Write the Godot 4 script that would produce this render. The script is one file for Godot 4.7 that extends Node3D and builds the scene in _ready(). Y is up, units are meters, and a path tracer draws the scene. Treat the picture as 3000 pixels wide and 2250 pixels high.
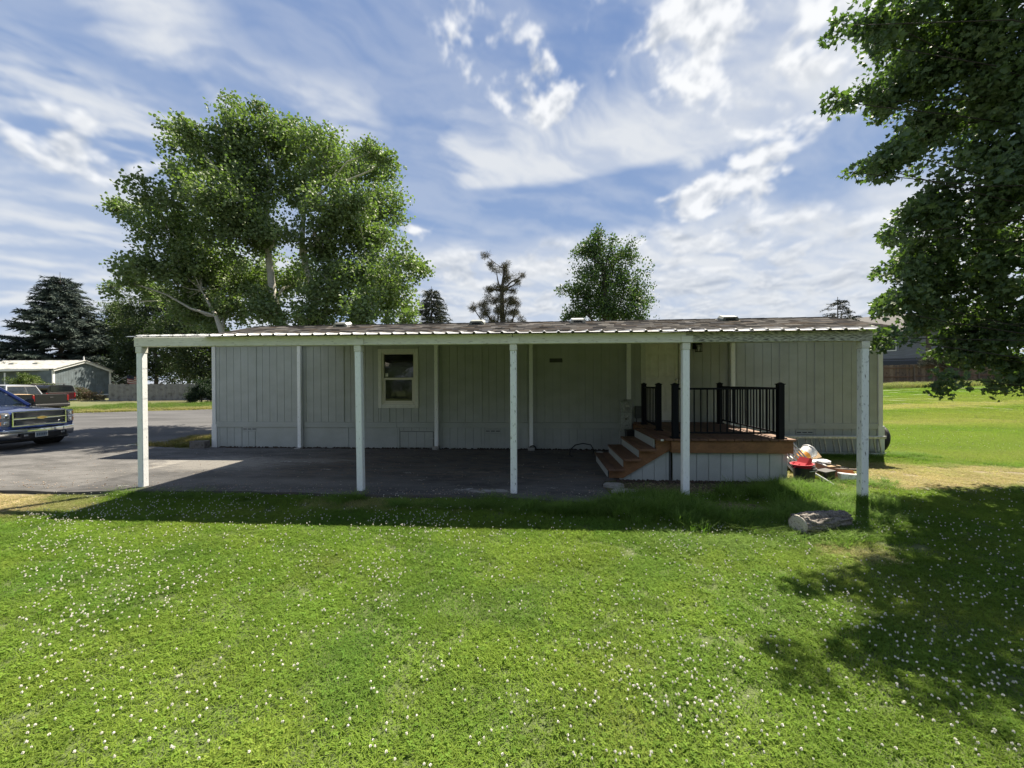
extends Node3D

# ---------------------------------------------------------------- state
var rng := RandomNumberGenerator.new()
var taken := {}
var mats := {}
var boxes := {}
var noise_a := FastNoiseLite.new()
var noise_b := FastNoiseLite.new()
const CAM_YAW := 0.0728

# ---------------------------------------------------------------- mesh builder
class MB:
	var v := PackedVector3Array()
	var n := PackedVector3Array()
	var c := PackedColorArray()
	var col := Color(1, 1, 1)
	var tf := Transform3D()
	func tri(a: Vector3, b: Vector3, d: Vector3) -> void:
		a = tf * a; b = tf * b; d = tf * d
		var m := (b - a).cross(d - a).normalized()
		v.append(a); v.append(d); v.append(b)
		n.append(m); n.append(m); n.append(m)
		c.append(col); c.append(col); c.append(col)
	func trin(a: Vector3, b: Vector3, d: Vector3, na: Vector3, nb: Vector3, nd: Vector3) -> void:
		v.append(tf * a); v.append(tf * d); v.append(tf * b)
		n.append((tf.basis * na).normalized()); n.append((tf.basis * nd).normalized()); n.append((tf.basis * nb).normalized())
		c.append(col); c.append(col); c.append(col)
	func quad(a: Vector3, b: Vector3, d: Vector3, e: Vector3) -> void:
		tri(a, b, d)
		tri(a, d, e)
	func quado(a: Vector3, b: Vector3, d: Vector3, e: Vector3, mid: Vector3) -> void:
		if (b - a).cross(d - a).dot((a + b + d + e) * 0.25 - mid) < 0.0:
			quad(a, e, d, b)
		else:
			quad(a, b, d, e)
	func box(at: Vector3, size: Vector3, ch := 0.0, basis := Basis()) -> void:
		var keep := tf
		tf = tf * Transform3D(basis, at)
		var s := size * 0.5
		if ch <= 0.0:
			for ax in 3:
				var u := (ax + 1) % 3
				var w := (ax + 2) % 3
				for sg in [-1.0, 1.0]:
					var p: Array[Vector3] = []
					for k in [[-1, -1], [1, -1], [1, 1], [-1, 1]]:
						var q := Vector3()
						q[ax] = sg * s[ax]; q[u] = k[0] * s[u]; q[w] = k[1] * s[w]
						p.append(q)
					quado(p[0], p[1], p[2], p[3], Vector3())
			tf = keep
			return
		ch = minf(ch, minf(s.x, minf(s.y, s.z)) * 0.9)
		var cv := func(sx: float, sy: float, sz: float, ax: int) -> Vector3:
			var q := Vector3(sx * (s.x - ch), sy * (s.y - ch), sz * (s.z - ch))
			q[ax] = [sx, sy, sz][ax] * s[ax]
			return q
		for ax in 3:
			for sg in [-1.0, 1.0]:
				var p2: Array[Vector3] = []
				for k in [[-1.0, -1.0], [1.0, -1.0], [1.0, 1.0], [-1.0, 1.0]]:
					var g := [0.0, 0.0, 0.0]
					g[ax] = sg; g[(ax + 1) % 3] = k[0]; g[(ax + 2) % 3] = k[1]
					p2.append(cv.call(g[0], g[1], g[2], ax))
				quado(p2[0], p2[1], p2[2], p2[3], Vector3())
			var u2 := (ax + 1) % 3
			var w2 := (ax + 2) % 3
			for su in [-1.0, 1.0]:
				for sw in [-1.0, 1.0]:
					var lo := [0.0, 0.0, 0.0]
					var hi := [0.0, 0.0, 0.0]
					lo[ax] = -1.0; hi[ax] = 1.0
					lo[u2] = su; hi[u2] = su; lo[w2] = sw; hi[w2] = sw
					quado(cv.call(lo[0], lo[1], lo[2], u2), cv.call(hi[0], hi[1], hi[2], u2), cv.call(hi[0], hi[1], hi[2], w2), cv.call(lo[0], lo[1], lo[2], w2), Vector3())
		for sx in [-1.0, 1.0]:
			for sy in [-1.0, 1.0]:
				for sz in [-1.0, 1.0]:
					var a: Vector3 = cv.call(sx, sy, sz, 0)
					var b: Vector3 = cv.call(sx, sy, sz, 1)
					var d: Vector3 = cv.call(sx, sy, sz, 2)
					if (b - a).cross(d - a).dot(a) < 0.0:
						tri(a, d, b)
					else:
						tri(a, b, d)
		tf = keep
	# polygon in x-y, pushed along z from z0 to z1
	func prism(poly: PackedVector2Array, z0: float, z1: float) -> void:
		var p := poly.duplicate()
		if Geometry2D.is_polygon_clockwise(p):
			p.reverse()
		var idx := Geometry2D.triangulate_polygon(p)
		for k in range(0, idx.size(), 3):
			var a := p[idx[k]]
			var b := p[idx[k + 1]]
			var d := p[idx[k + 2]]
			if (b - a).cross(d - a) < 0.0:
				var t := b; b = d; d = t
			tri(Vector3(a.x, a.y, z1), Vector3(b.x, b.y, z1), Vector3(d.x, d.y, z1))
			tri(Vector3(a.x, a.y, z0), Vector3(d.x, d.y, z0), Vector3(b.x, b.y, z0))
		for k in p.size():
			var a2 := p[k]
			var b2 := p[(k + 1) % p.size()]
			quad(Vector3(a2.x, a2.y, z0), Vector3(b2.x, b2.y, z0), Vector3(b2.x, b2.y, z1), Vector3(a2.x, a2.y, z1))
	func tube(path: Array, rad: Array, sides := 8, caps := true) -> void:
		var rings := []
		var up := Vector3.UP
		var fr := Vector3()
		for k in path.size():
			var t: Vector3
			if k == 0: t = path[1] - path[0]
			elif k == path.size() - 1: t = path[k] - path[k - 1]
			else: t = path[k + 1] - path[k - 1]
			t = t.normalized()
			if k == 0:
				fr = t.cross(up if absf(t.dot(up)) < 0.95 else Vector3.RIGHT).normalized()
			else:
				fr = (fr - t * fr.dot(t)).normalized()
			var bi := t.cross(fr)
			var r := []
			for j in sides:
				var a := TAU * j / sides
				r.append(fr * cos(a) + bi * sin(a))
			rings.append(r)
		for k in path.size() - 1:
			for j in sides:
				var j2 := (j + 1) % sides
				var A: Vector3 = rings[k][j]
				var B: Vector3 = rings[k][j2]
				var C: Vector3 = rings[k + 1][j2]
				var D: Vector3 = rings[k + 1][j]
				var pa: Vector3 = path[k]
				var pb: Vector3 = path[k + 1]
				trin(pa + A * rad[k], pa + B * rad[k], pb + C * rad[k + 1], A, B, C)
				trin(pa + A * rad[k], pb + C * rad[k + 1], pb + D * rad[k + 1], A, C, D)
		if caps:
			for e in [0, path.size() - 1]:
				for j in range(1, sides - 1):
					var q0: Vector3 = path[e] + rings[e][0] * rad[e]
					var q1: Vector3 = path[e] + rings[e][j] * rad[e]
					var q2: Vector3 = path[e] + rings[e][j + 1] * rad[e]
					if e == 0: tri(q0, q2, q1)
					else: tri(q0, q1, q2)
	# profile of (radius, y), turned about y
	func lathe(prof: Array, sides := 16) -> void:
		for k in prof.size() - 1:
			var a: Vector2 = prof[k]
			var b: Vector2 = prof[k + 1]
			var sl := Vector2(b.y - a.y, a.x - b.x).normalized()
			for j in sides:
				var t0 := TAU * j / sides
				var t1 := TAU * (j + 1) / sides
				var d0 := Vector3(cos(t0), 0, sin(t0))
				var d1 := Vector3(cos(t1), 0, sin(t1))
				var n0 := d0 * sl.x + Vector3(0, sl.y, 0)
				var n1 := d1 * sl.x + Vector3(0, sl.y, 0)
				var A := d0 * a.x + Vector3(0, a.y, 0)
				var B := d1 * a.x + Vector3(0, a.y, 0)
				var C := d1 * b.x + Vector3(0, b.y, 0)
				var D := d0 * b.x + Vector3(0, b.y, 0)
				if a.x > 1e-5: trin(A, C, B, n0, n1, n1)
				if b.x > 1e-5: trin(A, D, C, n0, n0, n1)
	# rings of equal length, smooth; closed round
	func loft(rings: Array, closed := true, ends := true) -> void:
		var m: int = rings[0].size()
		var nr := []
		for k in rings.size():
			var row := []
			for j in m:
				var jp := (j + 1) % m if closed else mini(j + 1, m - 1)
				var jm := (j + m - 1) % m if closed else maxi(j - 1, 0)
				var du: Vector3 = rings[k][jp] - rings[k][jm]
				var dv: Vector3 = rings[mini(k + 1, rings.size() - 1)][j] - rings[maxi(k - 1, 0)][j]
				row.append(du.cross(dv).normalized())
			nr.append(row)
		for k in rings.size() - 1:
			for j in (m if closed else m - 1):
				var j2 := (j + 1) % m
				trin(rings[k][j], rings[k][j2], rings[k + 1][j2], nr[k][j], nr[k][j2], nr[k + 1][j2])
				trin(rings[k][j], rings[k + 1][j2], rings[k + 1][j], nr[k][j], nr[k + 1][j2], nr[k + 1][j])
		if ends and closed:
			for j in range(1, m - 1):
				tri(rings[0][0], rings[0][j + 1], rings[0][j])
				tri(rings[-1][0], rings[-1][j], rings[-1][j + 1])
	func mesh() -> ArrayMesh:
		var a := []
		a.resize(Mesh.ARRAY_MAX)
		a[Mesh.ARRAY_VERTEX] = v
		a[Mesh.ARRAY_NORMAL] = n
		a[Mesh.ARRAY_COLOR] = c
		var r := ArrayMesh.new()
		r.add_surface_from_arrays(Mesh.PRIMITIVE_TRIANGLES, a)
		return r

# ---------------------------------------------------------------- scene helpers
func numbered(called: String) -> String:
	taken[called] = taken.get(called, -1) + 1
	return called if taken[called] == 0 else "%s_%03d" % [called, taken[called]]

func tag(o: Node, label: String, category: String, group := "") -> void:
	o.set_meta("label", label)
	o.set_meta("category", category)
	if group != "": o.set_meta("group", group)

func thing(called: String, label: String, category: String, at := Vector3(), turn := 0.0, group := "") -> Node3D:
	var o := Node3D.new()
	o.name = numbered(called)
	add_child(o)
	o.position = at
	o.rotation.y = turn
	tag(o, label, category, group)
	return o

func part(parent: Node, called: String, m: Mesh, mt: Material, tf := Transform3D()) -> MeshInstance3D:
	var o := MeshInstance3D.new()
	o.name = numbered(called) if parent == self else called
	o.mesh = m
	o.material_override = mt
	o.transform = tf
	parent.add_child(o, true)
	return o

func structure(called: String, m: Mesh, mt: Material) -> MeshInstance3D:
	var o := part(self, called, m, mt)
	o.set_meta("kind", "structure")
	return o

func bxm(size: Vector3, ch := 0.004) -> ArrayMesh:
	var key := "%.4f,%.4f,%.4f,%.4f" % [size.x, size.y, size.z, ch]
	if not boxes.has(key):
		var b := MB.new()
		b.box(Vector3(), size, ch)
		boxes[key] = b.mesh()
	return boxes[key]

# box part by its low and high corners
func slab(parent: Node, called: String, lo: Vector3, hi: Vector3, mt: Material, ch := 0.004) -> MeshInstance3D:
	return part(parent, called, bxm(hi - lo, ch), mt, Transform3D(Basis(), (lo + hi) * 0.5))

func lin(r: float, g: float, b: float) -> Color:
	return Color(r, g, b).linear_to_srgb()

func ntex(freq: float, lo: Color, hi: Color, seed_ := 1, oct := 4, size := 512, mid = null, midpos := 0.5, cellular := false) -> NoiseTexture2D:
	var f := FastNoiseLite.new()
	f.noise_type = FastNoiseLite.TYPE_CELLULAR if cellular else FastNoiseLite.TYPE_SIMPLEX_SMOOTH
	f.frequency = freq
	f.seed = seed_
	f.fractal_octaves = oct
	var t := NoiseTexture2D.new()
	t.width = size; t.height = size
	t.seamless = true
	t.noise = f
	var g := Gradient.new()
	g.set_color(0, lo)
	g.set_color(1, hi)
	if mid != null:
		g.add_point(midpos, mid)
	t.color_ramp = g
	return t

func ntexn(freq: float, strength: float, seed_ := 1, oct := 4, size := 512) -> NoiseTexture2D:
	var f := FastNoiseLite.new()
	f.noise_type = FastNoiseLite.TYPE_SIMPLEX_SMOOTH
	f.frequency = freq
	f.seed = seed_
	f.fractal_octaves = oct
	var t := NoiseTexture2D.new()
	t.width = size; t.height = size
	t.seamless = true
	t.noise = f
	t.as_normal_map = true
	t.bump_strength = strength
	return t

func mat(key: String, col: Color, rough := 0.8, tex: Texture2D = null, scale := Vector3.ONE, opt := {}) -> StandardMaterial3D:
	if mats.has(key): return mats[key]
	var m := StandardMaterial3D.new()
	m.resource_name = key
	m.albedo_color = col
	m.roughness = rough
	m.metallic = opt.get("metallic", 0.0)
	m.metallic_specular = opt.get("specular", 0.5)
	if tex:
		m.albedo_texture = tex
	if tex or opt.has("normal"):
		m.uv1_triplanar = true
		m.uv1_world_triplanar = opt.get("world", true)
		m.uv1_scale = scale
	if opt.has("normal"):
		m.normal_enabled = true
		m.normal_texture = opt.normal
		m.normal_scale = opt.get("nscale", 1.0)
	if opt.has("detail"):
		m.detail_enabled = true
		m.detail_albedo = opt.detail
		m.detail_blend_mode = BaseMaterial3D.BLEND_MODE_MUL
		m.detail_uv_layer = BaseMaterial3D.DETAIL_UV_2
		m.uv2_triplanar = true
		m.uv2_world_triplanar = true
		m.uv2_scale = opt.get("dscale", Vector3.ONE)
	if opt.get("vcol", false):
		m.vertex_color_use_as_albedo = true
	if opt.has("backlight"):
		m.backlight_enabled = true
		m.backlight = opt.backlight
	if opt.has("clearcoat"):
		m.clearcoat_enabled = true
		m.clearcoat = opt.clearcoat
		m.clearcoat_roughness = 0.05
	if opt.has("alpha"):
		m.transparency = BaseMaterial3D.TRANSPARENCY_ALPHA
		m.albedo_color.a = opt.alpha
	mats[key] = m
	return m

func smooth(a: float, b: float, x: float) -> float:
	return smoothstep(a, b, x)

# far things at the left are squared up with the street, which is turned a little from the house
func st(x: float, y: float, z: float) -> Vector3:
	return Basis(Vector3.UP, CAM_YAW) * Vector3(x, y, z)

# ---------------------------------------------------------------- land
func gh(x: float, z: float) -> float:
	var d := Vector2(maxf(x - 6.0, 0.0), maxf(-z - 9.0, 0.0)).length()
	var up := 1.45 * smooth(9.0, 46.0, d) * smooth(4.0, 14.0, x)
	var side := (x + 13.4) * -0.918 + (z + 7.5) * -0.396
	var road := -0.13 * maxf(smooth(-0.1, 0.5, side), smooth(-13.6, -15.5, z) * smooth(9.0, 6.0, x))
	return -0.05 + up + road

func blob(x: float, z: float, cx: float, cz: float, rx: float, rz: float) -> float:
	var q := Vector2((x - cx) / rx, (z - cz) / rz).length()
	return 1.0 - smooth(0.55, 1.15, q + 0.35 * noise_a.get_noise_2d(x * 60.0, z * 60.0))

func dry(x: float, z: float) -> float:
	var d := 0.0
	d = maxf(d, blob(x, z, -9.2, -5.05, 2.7, 0.72))
	d = maxf(d, 0.95 * blob(x, z, 6.2, -7.2, 2.9, 0.72))
	d = maxf(d, 0.75 * blob(x, z, 6.8, -8.3, 2.0, 0.5))
	d = maxf(d, 0.85 * blob(x, z, 8.2, -7.7, 3.4, 0.9))
	d = maxf(d, 0.7 * blob(x, z, 16.0, -17.0, 6.0, 0.9))
	d = maxf(d, 0.6 * blob(x, z, -2.0, -5.35, 1.8, 0.2))
	d = maxf(d, 0.7 * blob(x, z, 4.4, -6.1, 0.5, 0.3))
	d = maxf(d, 0.5 * blob(x, z, 3.2, -4.15, 0.5, 0.35))
	d = maxf(d, 0.8 * blob(x, z, 22.0, -23.0, 7.5, 1.3))
	d = maxf(d, 0.9 * blob(x, z, -10.0, -10.8, 1.7, 1.1))
	d = maxf(d, 0.7 * smooth(-22.0, -26.0, z) * smooth(-12.0, -16.0, x) * (0.5 + 0.9 * noise_b.get_noise_2d(x * 9.0, z * 9.0)))
	return clampf(d, 0.0, 1.0)

func bare(x: float, z: float) -> float:
	var d := 0.0
	d = maxf(d, blob(x, z, 2.75, -5.45, 0.55, 0.33))
	d = maxf(d, blob(x, z, 1.75, -6.5, 1.1, 0.5))
	d = maxf(d, 0.9 * blob(x, z, 3.3, -6.6, 0.8, 0.22))
	d = maxf(d, 0.8 * blob(x, z, 3.75, -4.35, 0.3, 0.25))
	return d

func on_hard(x: float, z: float) -> bool:
	if Geometry2D.is_point_in_polygon(Vector2(x, z), drive_poly): return true
	if Geometry2D.is_point_in_polygon(Vector2(x, z), road_poly): return true
	if Geometry2D.is_point_in_polygon(Vector2(x, z), kerb_poly): return true
	if x > -8.85 and x < 8.15 and z < -9.72 and z > -13.4: return true
	if x > 1.35 and x < 4.25 and z < -6.88: return true
	return false

var drive_poly := PackedVector2Array([Vector2(-17, -5.8), Vector2(-12, -5.55), Vector2(-8.7, -5.6), Vector2(-7.4, -5.57), Vector2(-6.3, -5.72), Vector2(-4.6, -5.78), Vector2(-3.0, -5.7), Vector2(-1.4, -5.74), Vector2(-0.3, -5.64), Vector2(0.55, -5.52), Vector2(1.02, -5.42), Vector2(1.06, -5.9), Vector2(1.0, -6.4), Vector2(1.12, -6.85), Vector2(1.42, -7.02), Vector2(2.2, -7.1), Vector2(2.2, -8.6), Vector2(2.2, -9.8), Vector2(-8.7, -9.8), Vector2(-9.3, -9.5), Vector2(-10.3, -9.75), Vector2(-11.5, -9.95), Vector2(-12.05, -9.3), Vector2(-12.6, -8.6), Vector2(-13.4, -7.5), Vector2(-17, -6.2)])
var road_poly := PackedVector2Array([Vector2(-17.2, -6.6), Vector2(-13.75, -8.55), Vector2(-12.75, -9.9), Vector2(-12.0, -11.4), Vector2(-11.62, -12.9), Vector2(-10.8, -17), Vector2(-8, -22), Vector2(-2, -26.5), Vector2(6, -29), Vector2(7, -36), Vector2(-12, -31.5), Vector2(-24, -26.4), Vector2(-30, -22.9), Vector2(-45, -16.0), Vector2(-80, -8), Vector2(-80, 9), Vector2(-30, 0)])
var kerb_poly := PackedVector2Array([Vector2(-17.1, -6.2), Vector2(-13.4, -7.5), Vector2(-12.6, -8.6), Vector2(-12.05, -9.3), Vector2(-11.5, -10.3), Vector2(-11.3, -11.4), Vector2(-11.2, -12.6), Vector2(-10.4, -17), Vector2(-10.8, -17), Vector2(-11.62, -12.9), Vector2(-12.0, -11.4), Vector2(-12.75, -9.9), Vector2(-13.75, -8.55), Vector2(-17.2, -6.6)])
const ASPEN := [[-12.32,12.91,-16.42,1.48], [-11.39,12.72,-17.18,1.54], [-13.14,11.47,-15.20,1.24], [-9.41,11.58,-16.45,1.46], [-8.68,12.04,-18.19,1.36], [-7.70,10.55,-18.27,1.27], [-6.71,10.86,-14.94,0.62], [-6.31,10.79,-15.33,0.50], [-13.73,11.43,-14.10,0.65], [-14.86,11.43,-15.74,1.06], [-12.67,9.18,-14.08,1.28], [-12.55,10.41,-15.97,1.44], [-10.92,10.53,-16.94,0.96], [-8.43,9.13,-15.48,1.23], [-7.78,8.52,-17.28,1.37], [-15.46,8.88,-16.35,1.26], [-14.82,8.78,-13.89,0.84], [-18.01,9.45,-16.02,0.78], [-15.79,8.22,-14.86,0.79], [-13.09,8.11,-15.74,1.43], [-11.07,7.88,-15.31,0.87], [-9.16,7.29,-17.25,1.53], [-6.97,6.19,-16.29,1.36], [-5.35,6.74,-15.16,0.67], [-5.41,6.76,-16.87,0.54], [-6.71,5.62,-17.81,1.24], [-15.00,6.93,-15.12,1.17], [-15.91,6.40,-14.68,0.78], [-17.60,6.04,-15.28,0.72], [-20.93,6.43,-17.46,0.44], [-19.43,6.38,-17.75,0.78], [-15.09,6.35,-16.72,1.45], [-13.79,6.77,-17.84,1.36], [-11.64,6.53,-17.74,1.17], [-9.04,5.11,-15.86,1.19], [-6.74,4.43,-14.77,1.03], [-15.96,5.23,-16.57,1.12], [-14.06,4.84,-16.29,1.09], [-11.61,4.81,-15.60,1.04], [-9.79,4.41,-15.13,0.79], [-15.82,12.89,-15.52,0.33], [-12.20,13.73,-16.07,0.46], [-5.74,4.00,-15.62,0.72], [-12.37,8.90,-15.25,1.09], [-9.67,8.01,-16.18,1.06], [-14.80,7.05,-17.58,1.26], [-15.22,7.64,-16.34,1.02], [-7.66,9.14,-15.56,1.02], [-8.80,6.01,-15.44,0.94], [-13.06,11.30,-15.93,1.14]]
const MAPLE := [[6.43,7.26,-6.46,1.12], [4.91,7.04,-6.04,0.38], [4.30,6.73,-5.80,0.17], [5.99,6.63,-6.62,0.64], [5.65,6.27,-6.70,0.35], [5.12,6.15,-6.56,0.25], [4.66,6.08,-6.42,0.14], [7.25,6.18,-7.01,1.03], [6.40,5.90,-6.95,0.41], [5.40,5.09,-6.17,0.41], [4.99,4.89,-6.14,0.28], [4.68,4.81,-6.12,0.16], [6.95,4.72,-6.48,0.89], [6.42,4.46,-6.55,0.63], [6.04,4.40,-6.62,0.34], [5.76,4.02,-6.60,0.22], [5.48,3.98,-6.47,0.11], [7.19,3.80,-6.90,0.95], [6.51,3.81,-6.85,0.41], [6.23,3.47,-6.83,0.35], [6.94,3.17,-7.08,0.68], [6.06,3.02,-6.81,0.35], [5.60,2.86,-6.68,0.16], [6.48,2.65,-7.04,0.31], [5.56,2.37,-6.47,0.22], [5.00,2.36,-6.13,0.12], [7.81,2.94,-7.14,0.86], [7.57,2.56,-7.32,0.46], [8.32,2.02,-7.38,0.48], [6.78,1.75,-6.86,0.20], [6.54,1.56,-6.74,0.12], [7.63,1.63,-7.12,0.18], [8.15,1.66,-7.16,0.21], [7.15,6.44,-6.41,1.10], [5.81,7.17,-6.31,0.66], [4.91,6.63,-6.04,0.18], [7.90,2.38,-7.35,0.70], [8.25,2.66,-7.27,0.69], [7.57,2.11,-7.32,0.32], [7.11,5.36,-6.50,0.62], [7.89,4.02,-6.95,0.66]]
const MIDTREE := [[4.38,13.23,-31.45,0.82], [4.10,12.13,-31.42,1.24], [5.74,11.29,-31.54,1.65], [7.12,11.84,-31.64,1.10], [4.37,10.20,-31.43,1.65], [6.83,9.64,-31.61,1.65], [5.18,8.27,-31.49,2.06], [7.65,8.26,-31.67,1.37], [2.99,8.29,-31.33,1.24], [2.17,9.11,-31.27,0.69], [3.25,6.91,-31.34,1.37], [6.00,6.90,-31.54,1.92], [7.91,6.75,-31.68,1.24], [2.29,6.92,-31.27,0.55], [4.66,13.77,-31.47,0.33], [5.89,13.22,-31.56,0.38]]
var ASPEN_T1 := [[Vector3(-11.20,-0.12,-16.22), Vector3(-11.23,2.06,-16.23), Vector3(-11.33,4.25,-16.23), Vector3(-11.74,5.53,-16.20), Vector3(-11.96,7.64,-16.20), Vector3(-12.02,9.60,-16.20), Vector3(-11.86,11.41,-16.22)], [0.24,0.22,0.19,0.16,0.13,0.09,0.04]]
var ASPEN_T2 := [[Vector3(-11.00,-0.17,-16.64), Vector3(-10.80,2.07,-16.66), Vector3(-10.41,4.38,-16.70), Vector3(-10.05,5.46,-16.73), Vector3(-10.70,7.62,-16.69), Vector3(-10.61,9.78,-16.70), Vector3(-9.99,11.63,-16.76)], [0.22,0.21,0.18,0.15,0.12,0.08,0.04]]
var ASPEN_T3 := [[Vector3(-10.31,-0.12,-16.49), Vector3(-10.15,2.37,-16.51), Vector3(-9.98,4.27,-16.53), Vector3(-9.45,4.80,-16.57), Vector3(-8.76,5.10,-16.62), Vector3(-7.62,6.32,-16.71)], [0.13,0.12,0.10,0.08,0.06,0.03]]
var ASPEN_T4 := [[Vector3(-13.55,-0.14,-15.65), Vector3(-13.61,2.66,-15.66), Vector3(-13.67,3.91,-15.66), Vector3(-13.93,4.65,-15.64), Vector3(-14.55,5.75,-15.60)], [0.16,0.14,0.11,0.08,0.03]]
var MID_T := [[Vector3(5.28,-0.16,-31.46), Vector3(5.30,4.98,-31.48), Vector3(5.19,10.47,-31.50), Vector3(4.66,13.50,-31.47)], [0.3,0.26,0.16,0.04]]
var PINE_T := [[Vector3(-2.76,-0.13,-28.87), Vector3(-2.79,4.80,-28.89), Vector3(-2.84,8.66,-28.90), Vector3(-2.63,10.33,-28.92)], [0.26,0.22,0.14,0.05]]
var WILLOW_T := [[Vector3(-73.09,0.04,-60.84), Vector3(-73.66,4.43,-60.81), Vector3(-74.21,10.29,-60.80)], [0.3,0.24,0.1]]
var POPLAR_T := [[Vector3(-43.53,-0.02,-46.95), Vector3(-43.86,3.71,-46.94), Vector3(-45.16,9.04,-46.87), Vector3(-46.92,11.71,-46.75)], [0.25,0.22,0.12,0.05]]
var DARK_T := [[Vector3(-59.82,-0.11,-55.79), Vector3(-59.53,4.15,-55.83), Vector3(-60.04,9.47,-55.81)], [0.3,0.24,0.1]]
const PINE := [[-3.93,11.19,-28.83,0.31], [-3.68,10.59,-28.84,0.33], [-2.63,10.33,-28.92,0.41], [-2.53,9.69,-28.92,0.46], [-3.22,9.95,-28.87,0.26], [-2.84,8.79,-28.90,0.51], [-3.49,8.67,-28.85,0.36], [-3.87,8.72,-28.82,0.31], [-1.30,9.73,-29.01,0.23], [-1.69,9.30,-28.98,0.31], [-1.95,8.66,-28.96,0.36], [-3.36,7.89,-28.86,0.57], [-4.26,7.64,-28.79,0.46], [-4.95,7.26,-28.74,0.33], [-2.34,7.76,-28.93,0.57], [-1.62,7.76,-28.98,0.36], [-2.85,6.99,-28.89,0.62], [-4.01,6.87,-28.81,0.51], [-1.83,6.86,-28.96,0.51], [-3.63,6.22,-28.83,0.46], [-1.32,6.34,-29.00,0.36], [-2.60,6.14,-28.90,0.57]]
const WILLOW := [[-75.92,11.61,-61.68,3.56], [-78.60,9.25,-61.48,2.85], [-72.66,12.48,-61.92,3.27], [-72.94,14.86,-61.91,2.08], [-74.22,7.95,-60.79,2.93], [-77.73,6.50,-60.53,2.34], [-71.19,10.40,-62.02,2.97], [-72.48,6.18,-60.91,2.93], [-74.84,4.69,-59.73,2.31]]
const DARKTREE := [[-62.63,13.93,-56.64,2.97], [-60.36,15.77,-57.82,2.75], [-60.56,10.54,-55.78,3.19], [-62.70,7.89,-55.61,2.93], [-58.45,8.40,-55.92,3.19], [-61.12,4.69,-55.71,3.19], [-57.41,4.14,-55.98,2.66], [-63.78,4.17,-55.52,2.39], [-59.94,12.30,-56.83,2.97]]
const POPLAR := [[-46.50,11.90,-47.78,2.49], [-43.39,9.91,-47.00,2.22], [-46.05,8.15,-46.80,2.66], [-43.85,6.37,-46.95,2.44], [-45.19,4.16,-46.85,2.22], [-42.53,4.15,-47.04,1.99], [-47.89,5.58,-47.66,2.03], [-42.07,7.69,-47.09,1.99], [-42.56,2.36,-46.03,1.52]]
const LAUREL := [[-33.34,1.21,-35.67,0.94], [-32.68,0.53,-35.71,0.88], [-33.95,0.70,-35.62,0.74], [-33.01,1.88,-35.69,0.61], [-32.17,1.37,-35.75,0.81], [-34.19,0.13,-35.60,0.40]]
const ROSE := [[-54.40,0.77,-42.15,0.90], [-53.47,0.35,-42.22,0.82], [-54.93,0.16,-42.11,0.73], [-52.78,-0.14,-42.27,0.65], [-54.00,-0.25,-42.18,0.82], [-55.09,1.18,-42.10,0.41]]
const JUNIPER := [[-51.82,2.04,-34.32,0.61], [-51.08,2.24,-34.38,0.54], [-50.31,2.31,-34.43,0.61], [-49.81,1.90,-34.47,0.67], [-50.82,1.80,-34.40,0.74], [-48.97,1.62,-34.53,0.67], [-49.31,1.29,-34.50,0.61], [-51.49,1.64,-34.35,0.61], [-50.15,1.36,-34.44,0.74]]
const FIELDPINE := [[34.22,3.49,-36.59,0.48], [34.97,3.69,-36.65,0.54], [35.87,3.63,-36.71,0.60], [36.62,3.87,-36.77,0.54], [37.53,3.62,-36.83,0.60], [35.42,3.27,-36.68,0.48], [36.92,3.26,-36.79,0.54], [38.13,3.77,-36.88,0.54], [39.03,3.46,-36.94,0.54], [33.62,3.34,-36.55,0.30], [38.43,4.52,-36.90,0.42], [36.33,4.23,-36.75,0.42]]
var FIELDPINE_T := [[Vector3(36.79,1.36,-36.77), Vector3(36.80,2.57,-36.78), Vector3(36.62,3.62,-36.77)], [0.16,0.15,0.08]]
const WEEDS := [[36.06,1.45,-38.72,0.45], [36.70,1.26,-38.77,0.51], [35.58,1.20,-38.69,0.38], [37.33,1.06,-38.82,0.38], [36.38,0.94,-38.75,0.45]]
const TOPRED := [[39.25,14.27,-43.02,0.78], [40.30,13.91,-43.09,0.92], [41.19,14.26,-43.16,0.78], [39.59,13.20,-43.04,0.78], [40.83,13.02,-43.13,0.85]]

# ---------------------------------------------------------------- sky
const SKY_GAIN := 0.335
func seg(ax: float, ay: float, bx: float, by: float, x: float, y: float) -> Vector2:
	var ab := Vector2(bx - ax, by - ay)
	var t := clampf(Vector2(x - ax, y - ay).dot(ab) / ab.length_squared(), 0.0, 1.0)
	var q := Vector2(ax, ay) + ab * t
	return Vector2(Vector2(x, y).distance_to(q), y - q.y)

func ell(x: float, y: float, cx: float, cy: float, rx: float, ry: float) -> float:
	return clampf(1.35 - Vector2((x - cx) / rx, (y - cy) / ry).length(), 0.0, 1.0)

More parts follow.
